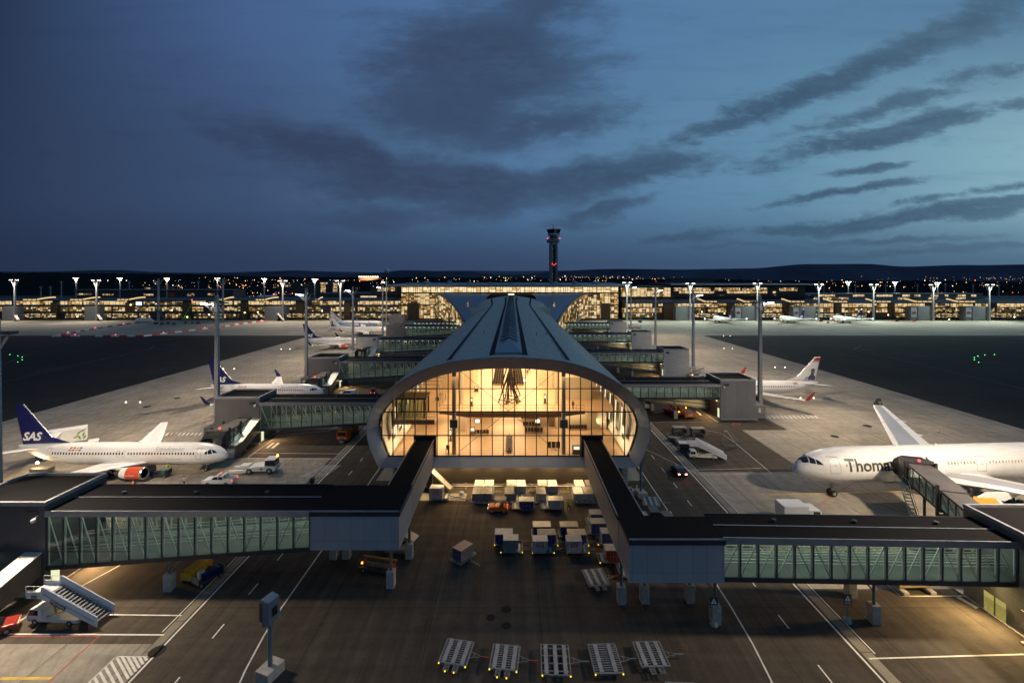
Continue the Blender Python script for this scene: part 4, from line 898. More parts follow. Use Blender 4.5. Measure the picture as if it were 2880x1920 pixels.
facade(rw, ox, [(1645, 1680), (1706, 1748), (1777, 1784), (1850, 1860)], 446, 678, 684, WDIM, 9)
b = MB(); b.box(AX(1540, 446)-ox, AX(1856, 446)-ox, -9, -.2, 18, 20.5); b.build('dark_band', M('link_roof_dark', (.02, .021, .024)), rw)
lw = thing('terminal_wing', 'dark roofed wing with a strip of lit windows left of the terminal hall', 'building', (AX(870, 450), 450, 0)); ox = AX(870, 450)
b = MB(); b.box(AX(752, 450)-ox, AX(924, 450)-ox, 0, 40, 0, 21); b.build('wall', cwall, lw); b = MB(); b.box(AX(740, 450)-ox, AX(926, 450)-ox, -2, 44, 21, 22.6); b.build('roof', croof, lw)
facade(lw, ox, [(828, 865)], 450, 679.5, 683, WPALE, 5); b = MB(); b.box(AX(845, 450)-ox, AX(926, 450)-ox, 8, 40, 22.6, 29); b.build('upper_storey', cwall, lw)
facade(lw, ox, [(872, 912)], 458, 659, 668, WGOLD, 6)
rc = thing('concourse', 'pale second concourse with lit windows behind the right one', 'building', (AX(2050, 565), 565, 0)); ox = AX(2050, 565)
b = MB(); b.box(AX(1835, 565)-ox, AX(2255, 565)-ox, 0, 24, 0, 17.6); b.build('wall', M('pale_wall', (.26, .24, .21), .7, 0, .15, .1), rc); b = MB(); b.box(AX(1833, 565)-ox, AX(2257, 565)-ox, -1, 25, 17.6, 18.6); b.build('roof', M('pale_roof', (.28, .28, .28), .6), rc)
facade(rc, ox, [(1880, 1918), (1959, 1985), (2012, 2050), (2072, 2090), (2100, 2114), (2138, 2155), (2170, 2178), (2200, 2218), (2230, 2242)], 565, 676.5, 681, WPALE, 9)
facade(rc, ox, [(1868, 1880), (1890, 1950), (2062, 2088), (2132, 2152), (2195, 2218)], 565, 683, 689, WGOLD, 9)
for nm, u0, u1, v0, v1, Y, wins, lbl in (
        ('hangar', 172, 535, 667, 682, 640, [(178, 210, 674, 677), (236, 260, 675, 678), (330, 352, 675, 679), (430, 446, 674, 679), (478, 494, 674, 679)], 'long low dark hangar with a red panel beyond the left concourse'),
        ('office_block', 709, 776, 646, 672, 900, [(736, 752, 649, 652), (737, 748, 653, 672), (765, 775, 650, 670)], 'tall office block with lit windows beyond the left concourse'),
        ('hotel', 824, 870, 636, 649, 1500, [], 'floodlit pink hotel under a row of roof lamps'),
        ('low_shed', 330, 376, 659, 668, 900, [(332, 345, 661, 663), (350, 359, 665, 667)], 'small dark shed with two lit windows far on the left'),
        ('low_shed', 1540, 1640, 640, 652, 900, [], 'dark flat shed rising behind the right terminal wing'),
        ('low_shed', 640, 700, 652, 662, 1000, [(655, 668, 655, 658)], 'low dark building in front of the town lights on the left')):
    ox = AX((u0+u1)/2, Y); t = thing(nm, lbl, 'building', (ox, Y, 0))
    b = MB(); b.box(AX(u0, Y)-ox, AX(u1, Y)-ox, 0, 30, 0, zat(v0, Y)); b.build('wall', M('hotel_wall', (.62, .33, .22), .8) if nm == 'hotel' else cwall, t)
    b = MB(); b.box(AX(u0, Y)-ox-1, AX(u1, Y)-ox+1, -1, 31, zat(v0, Y), zat(v0, Y)+1.2); b.build('roof', croof, t)
    for (a, c, e, g_) in wins:
        b = MB(); b.box(AX(a, Y)-ox, AX(c, Y)-ox, -.3, -.01, zat(g_, Y), zat(e, Y)); b.build('window', random.choice(WGOLD), t)
    if nm == 'hangar':
        b = MB(); b.box(AX(385, Y)-ox, AX(402, Y)-ox, -.3, -.01, zat(681, Y), zat(671, Y)); b.build('red_panel', M('red_panel_paint', (.30, .06, .03), .6), t)
    if nm == 'hotel':
        for k in range(11):
            x = -AX(U0+21, Y)+k*AX(U0+42, Y)/10; b = MB(); b.sphere((x, -3, zat(635.5, Y)), 1.5, 8, 6); b.build('roof_lamp', warmlamp, t)
        spot('hotel_flood', (ox, Y-30, 30), (ox, Y, 24), 90000, (1, .6, .35), 120)
# control tower
YT = 480
ct = thing('control_tower', 'tall slender control tower with two galleries against the dusk sky', 'tower', (AX(1270, YT), YT, 0))
ctm = M('tower_concrete', (.20, .19, .18), .8, 0, .25, .15)
def tz(c): return zat((610+c/7.125)/1.2245, YT)
def tx(c): return AX((1500+c/7.125)/1.2245, YT)-AX(1270, YT)
for x0, x1 in ((tx(322), tx(388)), (tx(432), tx(482))):
    b = MB(); pts = [(x0, -4+(2 if k in (0, 3) else 0), 0) for k in range(0)]; b.box(x0, x1, -4, 5, 0, tz(535)); b.build('shaft', ctm, ct, bevel=.8)
b = MB(); b.box(tx(384), tx(436), -2.6, 4.5, 0, tz(545)); b.build('shaft_core', M('tower_core', (.012, .014, .018), .4), ct)
for (c0, c1, xa, xb, m_, nm) in ((520, 450, 270, 522, ctm, 'lower_gallery'), (450, 425, 325, 490, ctm, 'tower_head'), (420, 380, 325, 500, dkglass, 'lower_cab'), (378, 335, 290, 530, M('pale_gallery', (.36, .38, .38), .6), 'upper_gallery')):
    b = MB(); c_, r_ = (tx(xa)+tx(xb))/2, (tx(xb)-tx(xa))/2
    b.lathe([(tz(c0), r_*.92), (tz(c0)+.4, r_), (tz(c1), r_)], (c_, .5, 0), 'Z', 16, cap=True); b.build(nm, m_, ct)
b = MB(); b.lathe([(tz(334), 6.1), (tz(262), 7.5)], (tx(410), .5, 0), 'Z', 16, cap=True); b.build('control_cab', dkglass, ct)
b = MB(); b.lathe([(tz(262), 7.8), (tz(255), 7.7)], (tx(410), .5, 0), 'Z', 16, cap=True); b.build('cab_roof', dksteel, ct)
for k in range(5):
    b = MB(); x = tx(355+k*27); b.tube((x, .5, tz(256)), (x, .5, tz(238)), .18, n=6); b.build('aerial', dksteel, ct)
b = MB(); b.tube((tx(397), .5, tz(258)), (tx(397), .5, tz(165)), .5, .3, n=6); b.build('mast', dksteel, ct)
for x, z, m_ in ((277, 438, redlamp), (521, 440, redlamp), (377, 944, redlamp), (440, 944, redlamp), (409, 967, redlamp)):
    b = MB(); b.sphere((tx(x), -4.4, tz(z)), .45, 8, 6); b.build('warning_lamp', m_, ct)
for z in (640, 745, 800, 905, 1140, 1205):
    b = MB(); b.box(tx(374), tx(384), -4.1, -4.02, tz(z+10), tz(z-8)); b.build('slit_window', litwin('slit', [(0, (.1, .09, .05)), (1, (.4, .33, .18))], .6, 1, 1), ct)
b = MB(); b.box(tx(318), tx(335), -3.2, -3, tz(310), tz(290)); b.build('lit_desk', emit('desk_glow', (1, .9, .6), 1.2), ct)
# radar dome
Yr = 1250; rd = thing('radar_dome', 'white radar dome on a dark pylon left of the terminal', 'radar', (AX(889, Yr), Yr, 0))
b = MB(); b.sphere((0, 0, zat(622, Yr)), 7.5, 16, 10); b.build('dome', M('radome', (.55, .57, .6), .6), rd, smooth=True)
b = MB(); b.tube((0, 0, 0), (0, 0, zat(628, Yr)), 3.5, 3, 8); b.box(-6, 6, -6, 6, zat(629, Yr)-2, zat(629, Yr)); b.build('pylon', dksteel, rd)

# ---------------------------------------------------------------- flood masts
mastm = M('mast_steel', (.36, .36, .37), .5, .35, .18, .4, (1, 1, .3))
def mast(label, x, y, h, heads, w=.8, lights=(), group='tall flood masts beside the gate towers', drop=4.6):
    t = thing('flood_mast', label, 'light mast', (x, y, 0), 0, group)
    b = MB(); k = w/2; b.loft([[(-k*1.25, -k*1.25, 0), (k*1.25, -k*1.25, 0), (k*1.25, k*1.25, 0), (-k*1.25, k*1.25, 0)], [(-k*.72, -k*.72, h), (k*.72, -k*.72, h), (k*.72, k*.72, h), (-k*.72, k*.72, h)]]); b.build('pole', mastm, t)
    b = MB(); b.box(-1, 1, -1, 1, 0, .5); b.build('foot', concrete_b, t)
    for (dx, dy, dz) in heads:
        a = MB(); a.bar((0, 0, h-drop+dz), (dx, dy, h-2+dz), .2 if drop < 5 else .45)
        if drop < 5: a.bar((0, 0, h-2.1+dz), (dx, dy, h-1.95+dz), .16)
        o = a.build('arm', mastm, t)
        a = MB(); a.box(dx-.75, dx+.75, dy-.5, dy+.5, h-1.98+dz, h-1.65+dz); a.build('flood_head', dksteel, o)
        if lights and dx*lights[0][0] > 0:
            a = MB(); a.box(dx-.62, dx+.62, dy-.4, dy+.4, h-2.06+dz, h-1.982+dz); a.box(dx-.6, dx+.6, dy-.56, dy-.502, h-1.95+dz, h-1.72+dz); a.build('lens', hotlamp, o)
    for (dx, dy, tx_, ty_, E, *cone_) in lights: spot('mast_flood', (x+dx, y+dy, h-2.4), (tx_, ty_, 0), E, LAMP, cone_[0] if cone_ else 118, .9, .9)
    return t
hl = [(-2.6, -.4, 0), (-2.0, 1.4, -.2), (-1.4, -1.6, 0), (1.6, 0, .1)]
hr = [(-x, y, z) for x, y, z in hl]
EM = 63000
mast('tall square flood mast at the left edge of the photo behind the nearest tower', -65.2, 57.5, 31, hl, lights=((-2.4, -2, -76, 76, EM*1.05), (1.5, -2.4, -46, 38, EM*1.5, 92)))
mast('tall square flood mast beside the lower right gate tower, outside the picture', 66.5, 50, 31.4, hr, lights=((2.6, 2, 70, 70, EM*1.45), (-1.5, -2, 43, 38, EM*1.5, 92)))
mast('tall square flood mast behind the second gate tower on the left', -67.4, 104, 32.4, hl, lights=((-2.6, -2, -92, 78, EM), (-2.2, 2.2, -100, 140, EM*.6), (1.8, -1, -44, 94, EM*.5, 74)))
mast('tall square flood mast at the third gate tower on the left', -70.3, 155.5, 32.8, hl, lights=((-2.6, -2, -95, 125, EM), (-2, 2.2, -105, 190, EM*.6), (1.8, -1, -44, 142, EM*.5, 74)))
mast('tall square flood mast at the fourth gate tower on the left', -73.4, 210, 32.8, hl, lights=((-2.6, -2, -100, 185, EM*.9), (-2, 2.2, -105, 245, EM*.6)))
mast('tall square flood mast at the fifth gate tower on the left', -76.2, 268, 33.2, hl, lights=((-2.6, -2, -105, 250, EM), (-2, 2.2, -110, 310, EM*.7)))
mast('tall square flood mast at the farthest gate tower on the left', -93, 337, 36, hl, lights=((-2.6, -2, -110, 310, EM*1.3),))
mast('tall square flood mast behind the second gate tower on the right', 67.6, 124, 31.6, hr, lights=((2.6, -2, 92, 92, EM*1.1), (2.2, 2.2, 100, 150, EM*.6), (-1.8, -1, 43, 104, EM*.55, 76)))
mast('tall square flood mast at the third gate tower on the right', 68.5, 172, 32, hr, lights=((2.6, -2, 95, 140, EM), (2, 2.2, 100, 205, EM*.6), (-1.8, -1, 44, 155, EM*.5, 74)))
mast('tall square flood mast at the fourth gate tower on the right', 72.2, 229, 32.4, hr, lights=((2.6, -2, 100, 205, EM*.9), (2, 2.2, 105, 265, EM*.6)))
mast('tall square flood mast at the fifth gate tower on the right', 74.2, 284, 33, hr, lights=((2.6, -2, 105, 265, EM), (2, 2.2, 110, 320, EM*.7)))
vh = [(-3.6, 0, 1.2), (3.6, 0, 1.2), (-2, -1, .6), (2, -1, .6)]
vh2 = [(-3.2, 0, 1.2), (3.2, 0, 1.2)]
def far_mast(u, vt, Y, lit=True, right=False, w=1.1, E=330000):
    h = zat(vt, Y); x = AX(u, Y)
    where = 'left' if u < U0 else 'right'
    lbl = (f'lit flood mast with spread arms before the {where} concourse' if Y < 450 else f'distant lit flood mast beyond the {where} concourse') if lit else f'unlit thin flood mast far on the {where}'
    t = mast(lbl, x, Y, h, vh if Y < 450 else vh2, w, group=lbl.replace('flood mast', 'flood masts').replace('an unlit', 'unlit'), lights=(), drop=8.5)
    if lit:
        a = MB()
        for dx in (-3.4, -2, 2, 3.4): a.box(dx-.45, dx+.45, -1.0, -.5, h-.9, h-.65)
        a.build('lens', hotlamp, t)
        c = (.86, 1., .84) if right else (1, .86, .66)
        if Y < 450: spot('far_flood', (x, Y-2.8, h+.6), (x, Y-24, 0), E, c, 136, .95, .8)
        else: point('far_glow', (x, Y-2.5, h-2), 9000, c, .8)
for u, vt in ((34, 641), (222, 642), (650, 643), (782, 643)): far_mast(u, vt, 396, E=105000)
far_mast(364, 640, 398, False, w=1.2); far_mast(512, 640, 398, False, w=1.2)
for u, vt in ((175, 637.5), (276, 637.5), (384, 638), (500, 638), (607, 639), (723, 640)): far_mast(u, vt, 640, w=1.3)
for u in (141, 297, 456, 94, 116): far_mast(u, 645 if u > 120 else 657, 900, False, w=1.2)
for u, vt in ((1440, 647), (1585, 649), (1739, 649), (1880, 651), (2006, 651.5), (2143, 652), (2272, 652)): far_mast(u, vt, 396, True, True, E=120000)
for u, vt in ((1948, 646), (2055, 646.5), (2153, 648)): far_mast(u, vt, 640, True, True, 1.3)
for u in (1892, 1965, 2034, 2107, 2171, 2235, 2294): far_mast(u, 652, 900, False, w=1.2)

# ---------------------------------------------------------------- hills, woods, town lights
def ridge_mesh(name, prof_, Y, m, seed, amp=1., kind='structure', rag=0.):
    rnd = random.Random(seed); b = MB(); pts = []
    us = [-900+k*(10 if rag else 22) for k in range(int(4200/(10 if rag else 22))+1)]
    ph = [(rnd.uniform(.004, .03), rnd.uniform(0, 6.3), rnd.uniform(.3, 1)) for _ in range(7)]
    vs = []
    for u in us:
        v = prof_[0][1]
        for (ua, va), (ub, vb) in zip(prof_, prof_[1:]):
            if ua <= u <= ub: f = (u-ua)/(ub-ua); f = f*f*(3-2*f); v = va+(vb-va)*f
        if u > prof_[-1][0]: v = prof_[-1][1]
        v += amp*sum(a*math.sin(w*u+p) for w, p, a in ph)*.5 + (rnd.uniform(-rag, rag) if rag else 0)
        x = AX(u, Y); z = max(1, zat(v, Y)); dpt = Y*.12
        vs += [(x, Y-dpt, 0), (x, Y-dpt*.5, z*.55), (x, Y, z), (x*1.2, Y*1.2, 0)]
    b.add(vs, [(4*i+j, 4*i+4+j, 4*i+5+j, 4*i+1+j) for i in range(len(us)-1) for j in range(3)])
    o = b.build(name, m, None, smooth=not rag, angle=180); o['kind'] = kind; return o
hm1 = M('hazy_far_hill', (.12, .125, .18), .95, 0, .15, .0006, spec=.0); hm2 = M('hazy_near_hill', (.06, .066, .095), .95, 0, .3, .0008, spec=.0)  # blue evening haze is mixed into both hill colours
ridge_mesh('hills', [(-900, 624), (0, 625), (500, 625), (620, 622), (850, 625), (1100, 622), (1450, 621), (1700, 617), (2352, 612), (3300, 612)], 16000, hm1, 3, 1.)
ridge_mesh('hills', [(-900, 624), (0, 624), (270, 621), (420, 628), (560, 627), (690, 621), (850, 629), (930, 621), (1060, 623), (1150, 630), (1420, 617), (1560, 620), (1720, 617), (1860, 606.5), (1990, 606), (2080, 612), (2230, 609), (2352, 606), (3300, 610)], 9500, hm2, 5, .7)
woodm = M('dark_forest', (.014, .018, .018), .95, 0, .3, .05, spec=.0)
wd = ridge_mesh('forest', [(-900, 628), (0, 626), (420, 629), (560, 634), (800, 637), (1000, 636), (1250, 638), (1500, 641), (1900, 644), (2352, 646), (3300, 646)], 2300, woodm, 8, .6, 'stuff', 1.2)
tag(wd, 'dark mass of forest along the horizon')
wd = ridge_mesh('forest', [(-900, 650), (380, 650), (480, 648), (640, 645), (760, 644), (1000, 642), (1200, 641), (1450, 645), (1600, 650), (2352, 652), (3300, 652)], 1150, woodm, 9, .8, 'stuff', 1.6)
tag(wd, 'dark belt of woodland in front of the town lights')
def lights(name, spots, m):
    b = MB()
    for (x, y, z, r_) in spots:
        b.add([(x+r_, y, z), (x, y-r_, z), (x-r_, y, z), (x, y+r_, z), (x, y, z+r_), (x, y, z-r_)], [(0, 4, 1), (1, 4, 2), (2, 4, 3), (3, 4, 0), (1, 0, 5), (2, 1, 5), (3, 2, 5), (0, 3, 5)])
    o = b.build(name, m); return o
rnd = random.Random(4)
sets = [('distant_street_lamps', emit('sodium_light', (1, .52, .16), 4.5), 420), ('distant_white_lamps', emit('white_light', (1, .88, .7), 5), 150), ('distant_red_lamps', emit('red_light', (1, .10, .06), 9), 60)]
for nm, m_, n in sets:
    sp = []
    for k in range(n):
        q = rnd.random()
        if q < .42: u, v = rnd.gauss(640, 190), rnd.uniform(637, 678)
        elif q < .60: u, v = rnd.gauss(1290, 170), rnd.uniform(634, 646)
        elif q < .86: u, v = rnd.uniform(1500, 2352), rnd.uniform(643, 672)
        else: u, v = rnd.uniform(300, 700), rnd.uniform(650, 682)
        if v > 648 and 900 < u < 1870: continue
        Y = min(1100, (H-rnd.uniform(4, 12))*F/(v-V0)) if v > 662 else rnd.uniform(950, 1080)
        if Y < 480: continue
        p = A(u, v, Y); sp.append((p.x, p.y, max(2, p.z), rnd.choice((.28, .36, .45, .6, .9))*Y/1000))
    o = lights(nm, sp, m_); o['kind'] = 'stuff'; tag(o, {'distant_street_lamps': 'scattered orange town lights near the horizon', 'distant_white_lamps': 'scattered white town lights near the horizon', 'distant_red_lamps': 'scattered red warning lights near the horizon'}[nm])
sp = []
for k in range(120):
    u = rnd.choice((rnd.gauss(2150, 110), rnd.gauss(1500, 60), rnd.gauss(1330, 90), rnd.gauss(2290, 40))); v = rnd.gauss(639 if u > 1450 else 636, 2.2); Y = 8000; p = A(u, v, Y); sp.append((p.x, p.y, p.z, rnd.choice((2, 3, 4))))
o = lights('hillside_lights', sp, emit('hill_light', (1, .62, .4), 2.2)); o['kind'] = 'stuff'; tag(o, 'faint village lights on the far hillside')
# taxiway and apron marker lights
def marker(u, v, m_, lbl, grp, r_=.28):
    t = thing('ground_light', lbl, 'light', G(u, v), 0, grp)
    MB().lathe([(0, .22), (.1, .2), (.14, .12)], (0, 0, 0), 'Z', 10, cap=True).build('housing', dksteel, t)
    MB().sphere((0, 0, .22), r_*.5, 8, 6).build('lens', m_, t)
for u, v in ((1839, 915.5), (1869, 915.5), (1780, 844.5), (1803, 844.5), (1663, 801), (1682, 801), (1662, 772), (1677, 772)): marker(u, v, emit('apron_light', (1, .8, .6), 9), 'small white light set into the concrete apron on the right', 'white ground lights on the right apron', .34)
for u, v in ((289, 925), (322, 925), (513, 848), (538, 848), (646, 802.5), (666, 802.5)): marker(u, v, emit('apron_light', (1, .8, .6), 9), 'small white light set into the concrete apron on the left', 'white ground lights on the left apron', .34)
for u, v in ((2238, 822), (2238, 827), (2246, 818.5), (2262, 816), (2284, 815), (2248, 833)): marker(u, v, greenlamp, 'green taxiway light on the dark asphalt at right', 'green taxiway lights at right', .28)
for u, v in ((23, 815), (41, 818), (51, 821), (51, 827), (41, 832)): marker(u, v, greenlamp, 'green taxiway light on the dark asphalt at left', 'green taxiway lights at left', .24)
# ================================================================ airliners (local axes: nose at the origin pointing +X, +Z up)
def skin_mat():
    m = bpy.data.materials.new('aircraft_white'); m.use_nodes = True; t = NT(m.node_tree)
    tc = t.n('ShaderNodeTexCoord'); p = tc.outputs['Object']; sp = t.n('ShaderNodeSeparateXYZ'); t.l(p, sp.inputs[0]); jj = None
    for ax, pitch in ((0, 1.9), (2, 1.15)):
        q = t.m('DIVIDE', sp.outputs[ax], pitch); dd = t.m('ABSOLUTE', t.m('SUBTRACT', t.m('FRACT', q), .5)); j = t.smooth(dd, .5-.03/pitch, .5-.008/pitch); jj = j if jj is None else t.m('MAXIMUM', jj, j)
    n = t.noise(t.mapping(p, scale=(.25, 1, .6)), .9, 6, .65).outputs[0]
    c_ = t.ramp(n, [(.25, (.60, .595, .58)), (.6, (.74, .74, .735))]); c_ = t.mix(t.m('MULTIPLY', jj, .28), c_, (.25, .25, .25))
    b_ = t.n('ShaderNodeBsdfPrincipled'); t.l(c_, b_.inputs['Base Color']); t.l(t.smooth(n, .3, .7, .42, .24), b_.inputs['Roughness'])
    o = t.n('ShaderNodeOutputMaterial'); t.l(b_.outputs[0], o.inputs[0]); return m
plane_w = skin_mat()
wing_g = M('wing_grey', (.33, .345, .38), .35, .1, .08, .3); metal_l = M('bare_metal', (.62, .63, .65), .25, .9, .1, 1)
greyt = M('title_grey', (.30, .31, .33), .4); chrome = M('title_silver', (.40, .41, .43), .3, .3); textw = M('title_white', (.8, .8, .8), .4)
seam = M('panel_line_grey', (.18, .18, .19), .5)
class Fus:
    def __init__(s, L, r, zc, nl, tl, drop, hz=1.0, up=.8):
        s.L, s.r, s.zc, s.nl, s.tl, s.drop, s.hz, s.up = L, r, zc, nl, tl, drop, hz, up
    NT_ = [(0, .03), (.03, .22), (.08, .36), (.16, .52), (.27, .67), (.42, .82), (.6, .92), (.8, .98), (1, 1)]
    TT_ = [(0, 1), (.15, .985), (.3, .93), (.45, .83), (.6, .69), (.75, .5), (.88, .31), (.96, .18), (1, .08)]
    def interp(s, T, f):
        for (a, x), (b, y) in zip(T, T[1:]):
            if a <= f <= b: return x+(y-x)*(f-a)/(b-a)
        return T[-1][1]
    def at(s, d):                                    # centre height, half width, half height at distance d behind the nose
        if d < s.nl:
            k = s.interp(s.NT_, max(0, d)/s.nl); return s.zc-s.drop*(1-k)**1.15, s.r*k, s.r*s.hz*k
        if d > s.L-s.tl:
            f = (d-(s.L-s.tl))/s.tl; k = s.interp(s.TT_, min(1, f)); return s.zc+s.r*s.hz*(1-k)*s.up, s.r*k, s.r*s.hz*k
        return s.zc, s.r, s.r*s.hz
    def side(s, d, z, sgn, off=.02):
        zc, ry, rz = s.at(d); k = max(-.999, min(.999, (z-zc)/max(rz, .01)))
        return Vector((-d, sgn*(ry*math.sqrt(1-k*k)+off*math.sqrt(1-k*k)), z+off*k))
    def mesh(s):
        st = [s.nl*f for f in (0, .015, .04, .08, .13, .2, .28, .38, .5, .65, .82, 1)]
        st += [s.nl+(s.L-s.tl-s.nl)*k/14 for k in range(1, 15)]+[s.L-s.tl+s.tl*f for f in (.08, .16, .25, .35, .45, .55, .65, .75, .84, .92, .97, 1)]
        b = MB(); n = 36; rr = []
        for d in st:
            zc, ry, rz = s.at(d); rr.append([(-d, ry*math.cos(2*math.pi*k/n), zc+rz*math.sin(2*math.pi*k/n)) for k in range(n)])
        return b.loft(rr)
AF = [(0, 0), (.015, .35), (.06, .72), (.2, 1), (.4, .95), (.7, .5), (1, .04)]
def surface(secs, vert=False):                      # wing-like solid; secs: (lead x back from nose, y, z, chord, thickness)
    b = MB(); rr = []
    for (d, y, z, c, t) in secs:
        up = [(-(d+c*f), h*t/2) for f, h in AF]; dn = [(-(d+c*f), -h*t/2*.7) for f, h in AF[::-1][:-1]]
        rr.append([((x, h, z) if vert else (x, y, z+h)) for x, h in up+dn])
    return b.loft(rr)
def fus_text(parent, fu, s, d0, z, size, sgn, mat, width=None, shear=0, bold=0., name='title'):
    vs, fs = text_geo(s, size, shear, bold)
    if width: k = width/max(v[0] for v in vs); vs = [(v[0]*k, v[1]) for v in vs]
    bm = bmesh.new(); bv = [bm.verts.new((v[0], v[1], 0)) for v in vs]
    for f in fs:
        try: bm.faces.new([bv[i] for i in f])
        except ValueError: pass
    hgt = max(v[1] for v in vs); n = max(2, int(hgt/.22)); W = max(v[0] for v in vs)
    for k in range(1, n): bmesh.ops.bisect_plane(bm, geom=bm.verts[:]+bm.edges[:]+bm.faces[:], plane_co=(0, hgt*k/n, 0), plane_no=(0, 1, 0))
    for v in bm.verts: v.co = fu.side(d0-v.co.x if sgn < 0 else d0+v.co.x, z+v.co.y, sgn, .025)
    me = bpy.data.meshes.new(name); bm.to_mesh(me); bm.free(); return link(name, me, mat, parent)
def patch(fu, pts, sgn, off=.025):
    """a panel that follows the hull: four corners (d, z), split so that it hugs the curve"""
    (a, b_, c, d) = pts; n = 4; vs = []
    for j in range(n+1):
        for i in range(n+1):
            f, g = i/n, j/n
            p = [(1-f)*(1-g)*a[q]+f*(1-g)*b_[q]+f*g*c[q]+(1-f)*g*d[q] for q in (0, 1)]; vs.append(fu.side(p[0], p[1], sgn, off))
    return vs, [(j*(n+1)+i, j*(n+1)+i+1, (j+1)*(n+1)+i+1, (j+1)*(n+1)+i) for j in range(n) for i in range(n)]
def engine(parent, fu, d, y, z, r, L, ring_m, ring, wz, pyl):
    b = MB(); b.lathe([(-.02, r*.80), (.0, r*.88), (-.12, r*.95), (-L*.2, r*1.0), (-L*.45, r*1.0), (-L*.7, r*.92), (-L*.88, r*.74)], (-d, y, z), 'X', 28)
    e = b.build('engine', plane_w, parent, smooth=True)
    b = MB(); b.lathe([(-L*ring[0], r*1.004+.004), (-L*(ring[0]+ring[1])/2, r*1.008+.004), (-L*ring[1], r*.985+.006 if ring[1] > .5 else r*1.0)], (-d, y, z), 'X', 28); b.build('cowl_band', ring_m, e, smooth=True)
    b = MB(); b.lathe([(.03, r*.86), (.03, r*.92), (-.1, r*.965), (-.22, r*.985)], (-d, y, z), 'X', 28); b.build('inlet_lip', metal_l, e, smooth=True)
    b = MB(); b.lathe([(-.02, r*.82), (-.8, r*.76), (-.82, .01)], (-d, y, z), 'X', 28); b.lathe([(-.3, .02), (-.82, r*.25)], (-d, y, z), 'X', 12); b.build('fan', black, e)
    b = MB(); b.lathe([(-L*.86, r*.62), (-L*1.05, r*.45), (-L*1.2, r*.12)], (-d, y, z), 'X', 20, cap=True); b.build('exhaust', dksteel, e, smooth=True)
    b = MB(); b.prism([(-d-L*.25, y-.16, z+r*.9), (-d-L*1.05, y-.16, z+r*.6), (-d-pyl, y-.16, wz), (-d-L*.55, y-.16, wz)], (0, .32, 0)); b.build('pylon', plane_w, e)
def wheels(parent, d, y, r, w, ztop, n=2, axle=.45, tandem=0.):
    b = MB(); b.tube((-d, y, r), (-d, y, ztop), .10+r*.1, n=10); b.bar((-d+.9, y, ztop), (-d, y, r+.35), .1); g = b.build('landing_gear', M('gear_grey', (.30, .31, .31), .45, .2), parent)
    for dx in ((-tandem, tandem) if tandem else (0,)):
        for q in ((-axle, axle) if n == 2 else (0,)):
            b = MB(); b.lathe([(-w/2, r*.55), (-w/2, r*.9), (-w*.3, r), (w*.3, r), (w/2, r*.9), (w/2, r*.55)], (-d+dx, y+q, r), 'Y', 22, cap=True); b.build('wheel', black, g, smooth=True)
            b = MB(); b.lathe([(-w/2-.01, r*.45), (w/2+.01, r*.45)], (-d+dx, y+q, r), 'Y', 16, cap=True); b.build('rim', steel, g)
    b = MB(); b.box(-d-.9, -d+.9, y-.45, y-.40, ztop-.35, ztop+.25); b.build('gear_door', plane_w, g)
